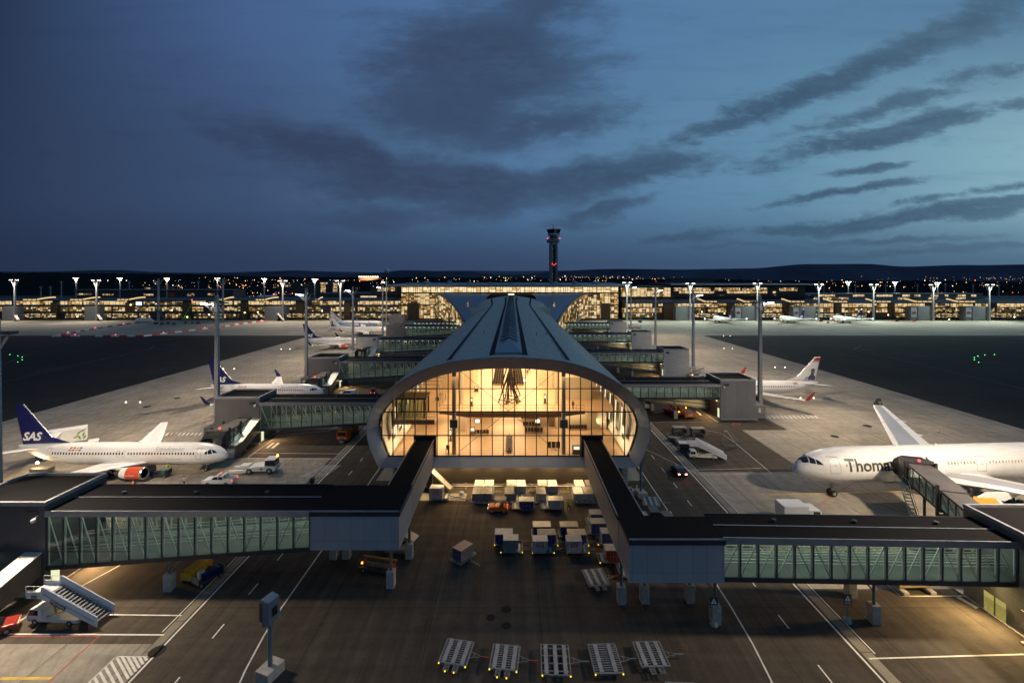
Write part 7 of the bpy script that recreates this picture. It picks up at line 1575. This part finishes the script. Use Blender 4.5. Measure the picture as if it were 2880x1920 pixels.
q = G(790, 1017); t = thing('tanker_truck', 'orange spreader truck with folded hoppers under the second left bridge', 'truck', (q.x, q.y+3, 0), R(82)); MB().box(-3.2, 3.0, -.6, .6, .6, 1.0).build('chassis', dksteel, t); MB().box(-3.2, -1.2, -1.2, 1.2, .7, 2.6).build('cab', orange, t, bevel=.1); glass_panel(t, [(-3.215, -1.0, 1.55), (-3.215, 1.0, 1.55), (-3.215, 1.0, 2.4), (-3.215, -1.0, 2.4)], 'windscreen'); MB().box(-1.6, 0, -1.35, 1.35, 2.62, 2.75).build('top_shield', M('shield_tan', (.42, .36, .26), .5), t)
for y in (-.75, .75): MB().sphere((1.2, y, 1.95), 1.0, 14, 10, (1.5, .7, .95)).build('hopper', M('hopper_orange', (.55, .15, .04), .4), t, smooth=True)
wheel4(t, (-2.2, 1.2, 2.3), 1.0, .5, .32)
for y in (-.8, .8): MB().box(-3.24, -3.205, y-.2, y+.2, 1.0, 1.2).build('headlight', M('lamp_glass', (.6, .6, .6)), t)
# canopy trailer and conveyor under the left corner
t = thing('conveyor_trailer', 'long low trailer with red ends and an orange rail under the left corner block', 'trailer', G(868, 1312), R(-13))
MB().box(-2.3, 2.3, -.6, .6, .35, .6).build('deck', dksteel, t); MB().tube((-2.2, 0, .8), (2.2, 0, .8), .24, n=14).build('roller', M('roller_tan', (.30, .18, .09), .5), t); MB().bar((-2.3, .62, 1.3), (2.3, .62, 1.3), .14, .2).build('rail', M('rail_orange', (.55, .26, .05), .4), t)
b = MB(); [b.path([(x, -.75, .4), (x, -.75, 1.35), (x, .62, 1.3)], .035, 6) for x in (-2.3, -1.1, 0, 1.1, 2.3)]; b.path([(-2.3, -.75, 1.35), (2.3, -.75, 1.35)], .035, 6); b.build('railing', dksteel, t); wheel4(t, (-1.7, 1.7), .5, .24, .14)
for x in (-1.9, 2.0): MB().box(x-.22, x+.22, -.35, .35, .62, 1.2).build('end_housing', red, t); MB().sphere((x, -.45, 1.1), .12, 8, 6).build('end_lamp', emit('yellow_lamp', (1, .75, .05), 5), t)
t = thing('conveyor_canopy', 'sloping pale canopy above the trailer under the left corner block', 'canopy', (-14.9, 60.6, 0), R(-16)); b = MB(); b.bar((-4.0, 0, 3.9), (2.4, 0, 1.9), 1.5, .12); b.build('canopy_sheet', M('canopy_tan', (.42, .36, .29), .45, .1), t); b = MB(); [b.tube((x, y, 0), (x, y, 3.9-(x+4)*.312), .04, n=6) for x in (-3.6, -1.6, .4, 2.2) for y in (-.65, .65)]; b.build('posts', dksteel, t); MB().tube((-3.2, .4, .9), (1.0, .4, .9), .3, n=12).build('pipe', M('pipe_tan', (.40, .33, .22), .5), t)
t = thing('conveyor_table', 'short flat conveyor table by the concrete foot of the left corner', 'conveyor', G(916, 1270), 0); MB().box(-1.6, 1.6, -.9, .9, .75, .95).build('deck', M('table_tan', (.36, .30, .22), .5), t); MB().box(-1.6, 1.6, -.92, -.88, .6, 1.0).build('edge', steel, t); b = MB(); [b.box(x-.06, x+.06, y-.06, y+.06, 0, .75) for x in (-1.4, 1.4) for y in (-.7, .7)]; b.build('legs', dksteel, t); MB().box(-.5, 1.4, .5, .8, .96, 1.3).build('motor_box', dksteel, t)
# chute, barrier and curved rails by the wall
t = thing('baggage_chute', 'pale sloping chute from the wall down to the concrete pad', 'chute', (-14.2, 79.1, 0), 0); b = MB(); b.bar((0, -.5, 3.3), (3.9, -2.2, .6), 1.1, .35); b.build('chute_body', M('chute_pale', (.26, .24, .21), .4, .2), t); MB().box(-.4, .5, -.9, .0, 0, 3.3).build('support', dksteel, t)
t = thing('concrete_pad', 'pale square concrete pad below the chute', 'pad', (-11.5, 75.2, 0), 0); MB().box(-3.9, 3.9, -1.1, 1.4, .018, .07).build('slab', concrete_b, t); MB().sphere((3.1, .6, .45), .5, 10, 7, (1, .8, .7)).build('tied_bag', offwhite, t, smooth=True)
t = thing('guard_rail', 'white steel guard rail along the dark wall under the glass front', 'barrier', (1.2, 78.3, 0), 0); MB().box(-11.6, 13, -.05, .05, .62, .92).build('rail', M('rail_cream', (.58, .52, .44), .45), t); MB().box(-11.6, 13, .06, .14, .2, .4).build('lower_rail', M('rail_rust', (.16, .07, .04), .5), t); b = MB(); [b.box(-11.4+k*2.2, -11.28+k*2.2, -.06, .15, 0, 1.05) for k in range(12)]; b.build('posts', steel, t)
t = thing('wall_kerb', 'low pale kerb step at the foot of the dark wall', 'kerb', (0, 78.9, 0), 0); MB().box(-19.9, 19.7, -.1, .25, 0, .2).build('step', concrete_b, t)
for sx, x, lb_ in ((-1, -19.2, 'curved white guard rail at the left corner of the wall'), (1, 18.2, 'curved white guard rail at the right corner of the wall')):
    t = thing('guard_rail', lb_, 'barrier', (x, 77.2, 0), 0); b = MB()
    for z in (.35, .6, .85): b.path([(sx*3.2*math.sin(R(a)), -3.4*math.cos(R(a))+1.2, z) for a in range(-80, 81, 16)], .07, 6)
    b.build('rail', M('rail_cream', (.58, .52, .44)), t); b = MB(); [b.tube((sx*3.2*math.sin(R(a)), -3.4*math.cos(R(a))+1.2, 0), (sx*3.2*math.sin(R(a)), -3.4*math.cos(R(a))+1.2, .95), .05, n=6) for a in range(-80, 81, 40)]; b.build('posts', steel, t)
flat('nose_pad', [[(-24.4, 81.5), (-20.2, 81.5), (-20.2, 112), (-24.0, 112)], [(19.8, 81.5), (23.6, 81.5), (23.2, 112), (19.8, 112)]], M('pale_paving', (.30, .27, .22), .8, 0, .25, .5), Z2, kind='structure')
for sx in (-1, 1):                                    # silver pipe stubs under the nose
    t = thing('duct_stub', f'silver ribbed duct under the {"left" if sx < 0 else "right"} corner of the nose', 'duct', (sx*20.6+(.3 if sx < 0 else -.9), 80.8, 0), 0); b = MB(); b.tube((0, 0, 0), (0, 0, 5.1), .9, n=18); b.build('duct', steel, t, smooth=True); b = MB(); [b.lathe([(0, .97), (.12, .97)], (0, 0, z), 'Z', 18) for z in (3.2, 3.7, 4.2, 4.7)]; b.build('rings', steel, t)
# scanner posts
def scanner(label, x, y, zt, hd, rot, hw=.62):
    t = thing('scanner_post', label, 'post', (x, y, 0), rot); MB().box(-.95, .95, -.75, .75, 0, .95).build('concrete_foot', concrete_b, t, bevel=.05); MB().tube((0, 0, .95), (0, 0, zt-hd*.6), .2, n=14).build('pole', M('post_blue_grey', (.16, .20, .25), .4, .3), t, smooth=True)
    b = MB(); b.prism([(-hw, -.55, zt-hd*.85), (-hw, .25, zt-hd), (-hw, .55, zt-.1), (-hw, .35, zt), (-hw, -.45, zt-.15)], (2*hw, 0, 0)); h = b.build('scanner_head', M('post_blue_grey', (.16, .20, .25)), t, bevel=.04); MB().box(-hw-.012, -hw+.25, .2, .6, zt-hd*.8, zt-.3).build('side_cover', dksteel, h); MB().box(-.25, .25, -.62, -.56, zt-hd*.6, zt-hd*.3).build('lens_port', dkglass, h)
    b = MB(); [b.tube((.1*math.cos(a), .1*math.sin(a), zt-hd-.5), (.1*math.cos(a), .1*math.sin(a), zt-hd), .06, n=6) for a in (0, 2, 4)]; b.build('cable', black, t); return t
scanner('tall blue grey scanner post on a concrete foot in the lower left foreground', -22.0, 41.4, 7.2, 2.5, R(70)); scanner('blue grey scanner post beside the right end of the glass front', 21.4, 75.6, 7.7, 2.3, R(-75))
t = thing('control_box', 'small box of pale parts stacked beside the right scanner post', 'box', (19.8, 76.4, 0)); MB().box(-.7, .7, -.4, .4, 0, .8).build('box', offwhite, t, bevel=.05); MB().box(-.5, .3, -.35, .3, .81, 1.15).build('lid', M('carton', (.4, .3, .2), .7), t)
# warning signs
def wsign(label, x, y, h):
    t = thing('warning_sign', label, 'sign', (x, y, 0), 0, 'warning signs under the right bridge'); MB().tube((0, 0, .3), (0, 0, h), .035, n=8).build('pole', gal, t); MB().lathe([(0, .42), (.3, .36), (.45, .1)], (0, 0, 0), 'Z', 12, cap=True).build('foot', concrete_b, t)
    MB().box(-.42, .42, -.06, -.03, h-1.1, h+.05).build('board', dksteel, t); b = MB(); b.prism([(-.3, -.062, h-.65), (.3, -.062, h-.65), (0, -.062, h-.08)], (0, -.01, 0)); tri = b.build('triangle', textw, t); b = MB(); b.prism([(-.05, -.074, h-.58), (.05, -.074, h-.58), (.04, -.074, h-.3), (-.04, -.074, h-.3)], (0, -.005, 0)); b.build('symbol', dksteel, tri); MB().box(-.34, .34, -.07, -.062, h-1.0, h-.78).build('text_line', M('sign_grey', (.25, .25, .27), .5), t)
q = G(1946, 1427); wsign('dark warning sign with a white triangle under the right bridge', q.x, q.y, 2.9); q = G(1639, 1434); wsign('warning sign edge on beside the right road pillar', q.x, q.y, 2.9)
KIDS  # ---- things by the lower right tower
t = thing('panel_board', 'pale notice board with rows of fittings on the right tower wall', 'board', (51.45, 44.4, 0)); MB().box(-.12, .0, -1.6, 1.6, 1.0, 2.7).build('board', M('board_pale', (.30, .29, .22), .6), t)
for k in range(7): MB().box(-.2, -.125, -1.3+k*.4, -1.1+k*.4, 1.9 if k % 2 else 1.4, 2.15 if k % 2 else 1.65).build('fitting', steel, t)
t = thing('lit_doorway', 'pair of yellow lit door panels in the right tower wall', 'door', (51.53, 48.2, 0))
for y in (-.75, .45): MB().box(-.06, .0, y, y+1.0, .15, 2.2).build('door_panel', litwin('door_glow', [(0, (.30, .24, .06)), (1, (.55, .46, .14))], .8, 1, 1), t)
t = thing('tower_kerb', 'rounded concrete kerb along the foot of the right tower', 'kerb', (50.7, 41, 0)); MB().box(-.35, .8, -4, 4.2, 0, .16).build('kerb', concrete_b, t, bevel=.05)
t = thing('air_unit', 'pale equipment box on two concrete runners behind the lower right bridge', 'equipment', G(2085, 1347), R(2)); MB().box(-1.9, 1.9, -1.0, 1.0, .55, 2.6).build('housing', M('unit_tan', (.34, .28, .20), .5, .2), t, bevel=.06); [MB().box(x-.35, x+.35, -1.6, 1.4, 0, .4).build('runner', concrete_b, t, bevel=.08) for x in (-1.6, 1.6)]; MB().box(-1.85, 1.85, -1.03, -1.003, 1.5, 1.6).build('trim', offwhite, t)
t = thing('yellow_pipe', 'yellow hose pipe hanging beneath the brown boarding bridge', 'pipe', (60.5, 64, 0), R(70)); MB().tube((-4.5, -1.6, 1.2), (1.5, -1.6, 3.2), .25, n=12).build('pipe', yellow, t, smooth=True)
# step ladder on wheels
t = thing('maintenance_stair', 'thin wheeled steel step ladder on the dark tarmac at right', 'ladder', G(1672, 1024), R(-15)); b = MB()
for y in (-.4, .4): b.path([(-1.2, y, 0), (-.7, y, 3.2), (-.2, y, 3.2), (1.9, y, .2)], .04, 6); b.path([(-.7, y, 3.2), (-.7, y, 4.2), (-.2, y, 4.2), (1.9, y, 1.2)], .03, 6); b.tube((-1.2, y, .15), (1.9, y, .15), .04, n=6)
for k in range(9): f = k/9; b.box(-.2+2.1*f-.1, -.2+2.1*f+.1, -.4, .4, 3.2-3*f-.02, 3.2-3*f+.02)
b.box(-.75, -.2, -.4, .4, 3.18, 3.22); b.build('frame', gal, t); wheel4(t, (-1.1, 1.8), .45, .12, .06)
# cones, bins
cone = thing('traffic_cone', 'orange cone on the apron below the left engine', 'cone', G(306, 1111), 0, 'orange traffic cones'); MB().lathe([(0, .2), (.7, .04)], (0, 0, .05), 'Z', 14, cap=True).build('cone', emit('cone_dummy', (0, 0, 0), 0) if False else M('cone_orange', (.75, .12, .02), .5), cone, smooth=True); MB().box(-.26, .26, -.26, .26, .0, .06).build('base', black, cone); MB().lathe([(0, .155), (.12, .125)], (0, 0, .27), 'Z', 14).build('band', textw, cone)
for u, v, lb_ in ((469, 969.5, 'orange cone far on the apron behind the left airliner'), (2154, 992, 'orange cone on the apron behind the wide-body airliner')): dup(cone, G(u, v), 0, lb_)
t = thing('marker_box', 'small dark marker box at the edge of the left road', 'box', G(717, 1110)); MB().box(-.3, .3, -.3, .3, 0, 1.0).build('box', black, t, bevel=.03)
# red and white barriers on the left apron
rw_r = M('barrier_red', (.42, .03, .03), .5); rw_w = M('barrier_white', (.55, .55, .54), .5)
def barrier_line(pts, step, nm):
    q = [G(u, v) for u, v in pts]; k = 0
    for a, c in zip(q, q[1:]):
        L = (c-a).length; n = max(1, round(L/step)); d = (c-a).normalized(); an = math.atan2(d.y, d.x)
        for i in range(n):
            p = a+d*(L*(i+.5)/n); t = thing('road_barrier', f'{"red" if k % 2 else "white"} barrier block in the {nm} barrier line on the left apron', 'barrier', p, an, f'{"red" if k % 2 else "white"} blocks of the {nm} barrier line'); l = L/n/2-.08
            MB().prism([(-l, -.45, 0), (-l, .45, 0), (-l, .2, .95), (-l, -.2, .95)], (2*l, 0, 0)).build('block', rw_r if k % 2 else rw_w, t)
            if k % 6 == 2: MB().sphere((0, 0, 1.2), .3, 8, 6).build('warning_lamp', redlamp, t)
            k += 1
barrier_line([(120, 773.2), (183, 772.6)], 5, 'short'); barrier_line([(126, 772.5), (223, 755), (318, 741.5)], 5, 'rear'); barrier_line([(219, 773), (330, 773), (505, 752), (630, 734)], 5, 'front')
for k, (u, v) in enumerate(((358, 745), (372, 746), (386, 744.5), (400, 746), (426, 743), (442, 743.5), (455, 744))):
    q = G(u, v); cart(f'dark parked cart {("leftmost of", "second in", "third in", "fourth in", "fifth in", "sixth in", "rightmost of")[k]} the row inside the barrier lines', q, R(90+k*7 % 40), dksteel, [(0, 0, 2.8, 1.4, 1.1, black)])
box_truck('white lorry trailer with a red mark behind the barrier line', G(333, 741), 0, 14, 2.6, white, name='lorry')
t = thing('boom_lift', 'green boom lift with a raised arm before the left concourse', 'crane', G(428, 735), R(20)); lime = M('lift_green', (.10, .42, .03), .4); MB().box(-3, 3, -1.3, 1.3, .8, 2.2).build('base', lime, t); MB().bar((-2, 0, 2.2), (3.0, 0, 12), .6).build('boom', lime, t); MB().bar((3.0, 0, 12), (4.2, 0, 17.5), .4).build('jib', lime, t); MB().sphere((4.2, 0, 17.8), .5, 8, 6).build('tip_lamp', redlamp, t); wheel4(t, (-2, 2), 1.3, .6, .4)
for k, (u, s) in enumerate(((34, -1), (222, -1), (364, 1), (634, -1), (650, -1))):
    if k == 4: continue
    x = AX(u, 400); t = thing('gate_tower', ('grey gate tower by the leftmost far mast', 'grey gate tower by the second far mast', 'low stair beside the dark unlit mast', 'grey gate tower in front of the left concourse near the navy fins')[k], 'gate building', (x, 398, 0), 0, 'gate towers of the left concourse')
    if k != 2: MB().box(-9, 1.5 if k != 3 else 9, 0, 8, 0, 12.2).build('wall', M('far_tower', (.16, .17, .18), .6), t); MB().bar((3, -1, 6.5), (9.5, -4, 1.2), 2.0, .3).build('stair_roof', M('stair_roof', (.6, .58, .54)), t); MB().box(3, 10, 0, 5, 0, 5).build('annex', dksteel, t); MB().box(10, 34, 1, 4, 3, 6).build('walkway', litwin('walk_glow', dim, .8, .4, 1, 40), t)
    else: MB().bar((2, -1, 9), (11, -4, 1.2), 2.0, .3).build('stair_roof', dksteel, t)
for k, u in enumerate((1569, 1720, 1853, 2122, 2247)):
    x = AX(u, 400); t = thing('gate_tower', ('grey gate tower of the right concourse with no poster, nearest the hall', 'grey poster tower between the first two nosed in airliners', 'grey poster tower between the last two nosed in airliners', 'grey poster tower alone before the right concourse', 'rightmost grey poster tower before the right concourse')[k], 'gate building', (x, 398, 0), 0, 'gate towers of the right concourse')
    MB().box(-7, 7, 0, 8, 0, 12.5).build('wall', M('far_tower', (.16, .17, .18)), t)
    if k: MB().box(-13, -7.01, .5, 6, 0, 12.4).build('poster_frame', M('far_tower', (.16, .17, .18)), t); MB().box(-12.6, -7.6, .3, .48, 3.2, 11.2).build('poster', M('poster_grey', (.36, .38, .42), .5, 0, .5, .3), t); MB().sphere((-10, .3, 7.0), 1.5, 12, 8, (1.2, .05, .8)).build('poster_figure', M('poster_red', (.22, .06, .05), .6), t)
    MB().box(7, 30, 1, 4, 3, 6).build('walkway', litwin('walk_glow', dim, .8, .4, 1, 40), t)
for u, v, lb_, m_ in ((1885, 739, 'red cart beside the tail of the middle nosed in airliner', red), (1902, 786-44, 'red tug left of the rightmost nosed in airliner', red), (2060, 738.5, 'red cart under the wing of the right nosed in airliner', red), (2100, 738.5, 'red tug right of the rightmost nosed in airliner', red)):
    tug(lb_, G(u, v), R(random.uniform(0, 180)), m_)
# yellow and orange carts under the third left bridge
for u, v, m_, lb_ in ((1001, 828, yellow, 'yellow cart under the third left bridge'), (1018, 829, orange, 'orange cart left of the roof edge under the third left bridge'), (1030, 829, orange, 'orange cart closest to the roof under the third left bridge'), (1558, 801, red, 'red cart on the ground under the fourth right bridge')): cart(lb_, G(u*.5+450 if u < 1100 else u, v), R(30), m_, [(0, 0, 2.4, 1.3, .9, m_)])
cart('dark wheeled cart beside the pale right tower far down', G(1470, 741), R(20), dksteel, [(0, 0, 2.4, 1.3, 2.2, M('cart_green', (.03, .10, .07), .5))]); box_truck('white box trailer beside the fifth tower on the right', G(1458, 753), 0, 9, 2.4, white, name='lorry')

# ================================================================ people
skin_m = M('skin', (.42, .24, .17), .6, 0, .06, 2); hair_m = M('dark_hair', (.03, .02, .015), .7); hiv = M('hi_vis_yellow', (.45, .62, .04), .6); blk_c = M('black_cloth', (.02, .02, .022), .8); denim = M('denim', (.05, .07, .13), .8); pinkc = M('pale_pink_cloth', (.60, .42, .40), .8)
def person(label, loc, rot, top, legs, h=1.76, pose='stand', hold=None):
    t = thing('person', label, 'person', loc, rot); k = h/1.76
    sw = .28 if pose == 'walk' else .06; bend = .55 if pose == 'lean' else 0.
    def V(x, y, z):
        if z > .95 and bend: a = bend; dz = z-.95; return (x, y*1.0-math.sin(a)*dz, .95+math.cos(a)*dz)
        return (x, y, z)
    joints = {'pel': V(0, 0, .95), 'bel': V(0, 0, 1.1), 'chs': V(0, -.01, 1.32), 'nck': V(0, 0, 1.48), 'chn': V(0, -.02, 1.55), 'hd': V(0, -.02, 1.65), 'crn': V(0, 0, 1.74), 'nos': V(0, -.115, 1.63)}
    rad = {'pel': .15, 'bel': .14, 'chs': .16, 'nck': .06, 'chn': .07, 'hd': .095, 'crn': .06, 'nos': .015}
    ed = [('pel', 'bel'), ('bel', 'chs'), ('chs', 'nck'), ('nck', 'chn'), ('chn', 'hd'), ('hd', 'crn'), ('hd', 'nos')]
    for s, n in ((-1, 'l'), (1, 'r')):
        f = s*sw; fw = -.38 if pose in ('lean', 'hold') else (-s*sw*.5)
        J = {'hip': ((s*.1, 0, .88), .095), 'kne': ((s*.11, -f*.6-.02, .48), .065), 'ank': ((s*.12, -f*.9+.04, .09), .045), 'toe': ((s*.13, -f*.9-.16, .04), .035),
             'shl': (V(s*.2, 0, 1.42), .065), 'elb': (V(s*.26, fw*.35+.03, 1.14), .045), 'wri': (V(s*.24, fw+.02, .92 if fw > -.3 else 1.05), .03), 'plm': (V(s*.24, fw-.03, .85 if fw > -.3 else 1.0), .034)}
        for a, (p, r) in J.items(): joints[a+n] = p; rad[a+n] = r
        ed += [('pel', 'hip'+n), ('hip'+n, 'kne'+n), ('kne'+n, 'ank'+n), ('ank'+n, 'toe'+n), ('chs', 'shl'+n), ('shl'+n, 'elb'+n), ('elb'+n, 'wri'+n), ('wri'+n, 'plm'+n)]
        p = Vector(joints['plm'+n])
        for q in range(5):
            l = (.05, .07, .078, .072, .055)[q]; a1, a2 = f'f{q}{n}', f'g{q}{n}'
            o = Vector((-s*.03, -.035, 0)) if q == 0 else Vector((0, -.03+.02*(q-1), -.045))
            d = Vector((-s*.5, -.6, -.6)) if q == 0 else Vector((-s*.15, 0, -1)); joints[a1] = tuple(p+o); joints[a2] = tuple(p+o+d.normalized()*l); rad[a1] = .010; rad[a2] = .008; ed += [('plm'+n, a1), (a1, a2)]
    names = list(joints); me = bpy.data.meshes.new('body'); me.from_pydata([tuple(Vector(joints[n])*k) for n in names], [(names.index(a), names.index(c)) for a, c in ed], [])
    ob = bpy.data.objects.new('body', me); col.objects.link(ob); sk = ob.modifiers.new('skin', 'SKIN'); sk.use_smooth_shade = True; sb = ob.modifiers.new('sub', 'SUBSURF'); sb.levels = 1; sb.render_levels = 1
    for i, n in enumerate(names): r = rad[n]*k; me.skin_vertices[0].data[i].radius = (r, r*(.75 if n in ('pel', 'bel', 'chs') else 1)); me.skin_vertices[0].data[i].use_root = (i == 0)
    bpy.context.view_layer.update(); dg = bpy.context.evaluated_depsgraph_get(); bm_ = bpy.data.meshes.new_from_object(ob.evaluated_get(dg)); bpy.data.objects.remove(ob); bpy.data.meshes.remove(me)
    bm_.materials.clear(); [bm_.materials.append(m) for m in (skin_m, top, legs, black)]
    hands = [Vector(joints['plm'+n])*k for n in 'lr']; zs = joints['pel'][2]*k; neck = Vector(joints['nck'])*k
    for p in bm_.polygons:
        c = p.center
        if min((c-h_).length for h_ in hands) < .11: p.material_index = 0
        elif c.z < .1*k: p.material_index = 3
        elif c.z < zs-.02 and abs(c.x) < .2*k: p.material_index = 2
        elif (c-Vector(joints['hd'])*k).length < .15*k or (c-neck).length < .05: p.material_index = 0
        else: p.material_index = 1
    body = link('body', bm_, None, t)
    hd = Vector(joints['hd'])*k; b = MB(); b.sphere((hd.x, hd.y+.025, hd.z+.035), .112*k, 14, 10, (.95, 1.0, .95)); b.build('hair', hair_m, t, smooth=True)
    for s in (-1, 1): MB().sphere((hd.x+s*.035, hd.y-.098, hd.z+.01), .012, 6, 4).build('eye', black, t)
    return t
q = G(1307, 1172); person('person in a hi-vis yellow jacket standing by the fourth container cluster', q, R(20), hiv, blk_c, 1.8, 'walk')
person('person in hi-vis clothing working in the cart under the left airliner', (-63.6, 84.2, .58), R(40), hiv, M('hi_vis_green', (.10, .42, .25), .6), 1.75, 'lean')
person('person in pale clothing walking beside the white pickup', G(423, 1116), R(200), pinkc, denim, 1.75, 'walk')
person('person in a hi-vis jacket bending at the tail of the white pickup', G(516, 1114), R(90), hiv, blk_c, 1.76, 'hold')
iz = 11.0; q = G(1011, 919, iz); person('person in dark clothes with a bag seen behind the left window bays', q, R(200), blk_c, blk_c, 1.8, 'stand'); bagt = thing('suitcase', 'dark suitcase beside the person behind the left window bays', 'suitcase', q+Vector((-.55, -.35, 0))); MB().box(-.35, .35, -.2, .2, .05, .75).build('shell', black, bagt, bevel=.06); MB().path([(-.12, 0, .75), (-.12, 0, 1.05), (.12, 0, 1.05), (.12, 0, .75)], .015, 5).build('handle', dksteel, bagt)
person('person standing at the white wall behind the right window bays', G(1316, 940.5, iz), R(170), blk_c, M('bare_legs', (.16, .10, .08), .6), 1.75, 'walk')
person('person in dark clothes walking away deep in the upper hall', G(1211, 863, iz), R(10), blk_c, blk_c, 1.8, 'walk'); person('person in brown clothes deeper beside the walking one in the upper hall', G(1216, 857, iz), R(30), M('brown_cloth', (.12, .07, .04), .8), blk_c, 1.75, 'walk')
# ================================================================ inside the hall: seats, sculpture and stands
seatm = M('seat_dark', (.035, .025, .02), .5); seatf = M('seat_frame', (.25, .20, .14), .4, .5)
def seats(label, x, y, z, n, double=True, rot=0., grp='rows of dark seats in the hall'):
    t = thing('seat_row', label, 'seats', (x, y, z), rot, grp)
    MB().box(-n*.3, n*.3, -.06, .06, .2, .3).build('beam', seatf, t)
    for k in range(n):
        for s in ((-1, 1) if double else (1,)):
            cx = -n*.3+.3+k*.6; b = MB(); b.box(cx-.26, cx+.26, min(s*.08, s*.58), max(s*.08, s*.58), .38, .46); b.box(cx-.26, cx+.26, min(s*.05, s*.12), max(s*.05, s*.12), .46, .95); b.build('seat', seatm, t)
    b = MB(); [b.box(x_-.04, x_+.04, -.35, .35, 0, .24) for x_ in (-n*.25, n*.25)]; b.build('feet', seatf, t); return t
seats('double row of pale backed seats standing lengthwise at the centre of the lower floor', CX-.1+.2, 82.6, 6, 13, True, R(90)); seats('short dark seat row at the left of the lower floor', G(1105, 1000, 6).x, 88.2, 6, 5, False, R(180))
for k, v in enumerate((963, 979, 993)): q = G(1216+k*5, v, 6); seats(f'dark double seat row, {("rear", "middle", "front")[k]} of three at the right of the lower floor', q.x, q.y, 6, 6, True)
ORDS = ('first', 'second', 'third', 'fourth', 'fifth', 'sixth', 'seventh', 'eighth', 'ninth', 'tenth')
for gx, nm, n_ in ((1145, 'left', 4), (1187, 'right', 5)):
    for k in range(10): q = G(gx+(k-5)*.5*(1 if nm == 'right' else -1), 849+k*3.9, 11); seats(f'dark double seat row, {ORDS[k]} from the back in the {nm} upper seating block', q.x, q.y, 11, n_, True)
seats('dark seat row under the right wall panels on the lower floor', 13.2, 91.2, 6, 6, False, R(180))
t = thing('beam_sculpture', 'tall tangle of dark beams leaning together like a tripod', 'sculpture', (AX(1171, 93), 93, 11)); rnd = random.Random(11)
for k in range(15):
    a = 2*math.pi*k/15+rnd.uniform(-.2, .2); r0 = rnd.uniform(1.7, 2.5); r1 = rnd.uniform(.15, .7); a2 = a+rnd.uniform(1.6, 3.6); MB().bar((r0*math.cos(a), r0*math.sin(a), 0 if k % 3 else rnd.uniform(.2, 2.5)), (r1*math.cos(a2), r1*math.sin(a2), rnd.uniform(5.5, 9.4)), .19).build('beam', M('dark_beam', (.02, .014, .010), .6), t)
for k in range(6):
    a = 2*math.pi*k/6; MB().bar((2.3*math.cos(a), 2.3*math.sin(a), .1+.5*(k % 2)), (2.2*math.cos(a+1.9), 2.2*math.sin(a+1.9), .3+1.2*(k % 3)), .13).build('beam', M('dark_beam', (.035, .025, .018)), t)
def kiosk(label, u, v, z, w=.6, h=1.6, m=None, grp=None):
    q = G(u, v, z); t = thing('info_kiosk', label, 'kiosk', q, 0, grp); MB().box(-w/2, w/2, -.2, .2, .1, h).build('cabinet', m or M('kiosk_brown', (.12, .08, .05), .5), t, bevel=.03); MB().box(-w/2-.1, w/2+.1, -.3, .3, 0, .1).build('base', dksteel, t); MB().box(-w*.35, w*.35, -.215, -.2, h*.55, h*.9).build('screen', emit('kiosk_screen', (1, .85, .6), 1.5), t)
kiosk('thin kiosk standing on the upper floor left of the sculpture', 1083, 932, 11, .5, 1.7); kiosk('small sign stand left of the sculpture far back', 1094, 899, 11, .9, 1.2); kiosk('kiosk by a white lamp right of the sculpture on the upper floor', 1252, 926, 11, .5, 1.9); kiosk('dark cabinet beside the seats at the left of the lower floor', 1085, 999, 6, 1.1, 1.6, M('cab_tan', (.30, .22, .13), .5)); kiosk('check stand by the lower right column', 1324, 1042, 6, 1.4, 1.5, M('cab_grey', (.20, .19, .16), .5)); kiosk('dark tall stand near the lower left column', 1035, 1012, 6, .4, 2.2)
for k in range(3): q = G(1261+k*10.5, 1030, 6); t = thing('queue_barrier', f'dark upright gate panel, {("left", "middle", "right")[k]} of three left of the right column', 'panel', q, 0, 'dark gate panels on the lower floor'); MB().box(-.36, .36, -.05, .05, .15, 1.25).build('panel', M('panel_dark', (.05, .035, .025), .4), t); b = MB(); [b.box(x-.03, x+.03, -.2, .2, 0, .16) for x in (-.3, .3)]; b.build('feet', dksteel, t)
t = thing('chair', 'light framed high chair by the lower left column', 'chair', G(1028, 1041, 6)); MB().box(-.3, .3, -.3, .3, .75, .82).build('seat', M('chair_grey', (.2, .18, .14), .5), t); MB().box(-.3, .3, .26, .32, .82, 1.35).build('backrest', M('chair_grey', (.2, .18, .14)), t); [MB().box(x-.03, x+.03, y-.03, y+.03, 0, .75).build('leg', dksteel, t) for x in (-.26, .26) for y in (-.26, .26)]
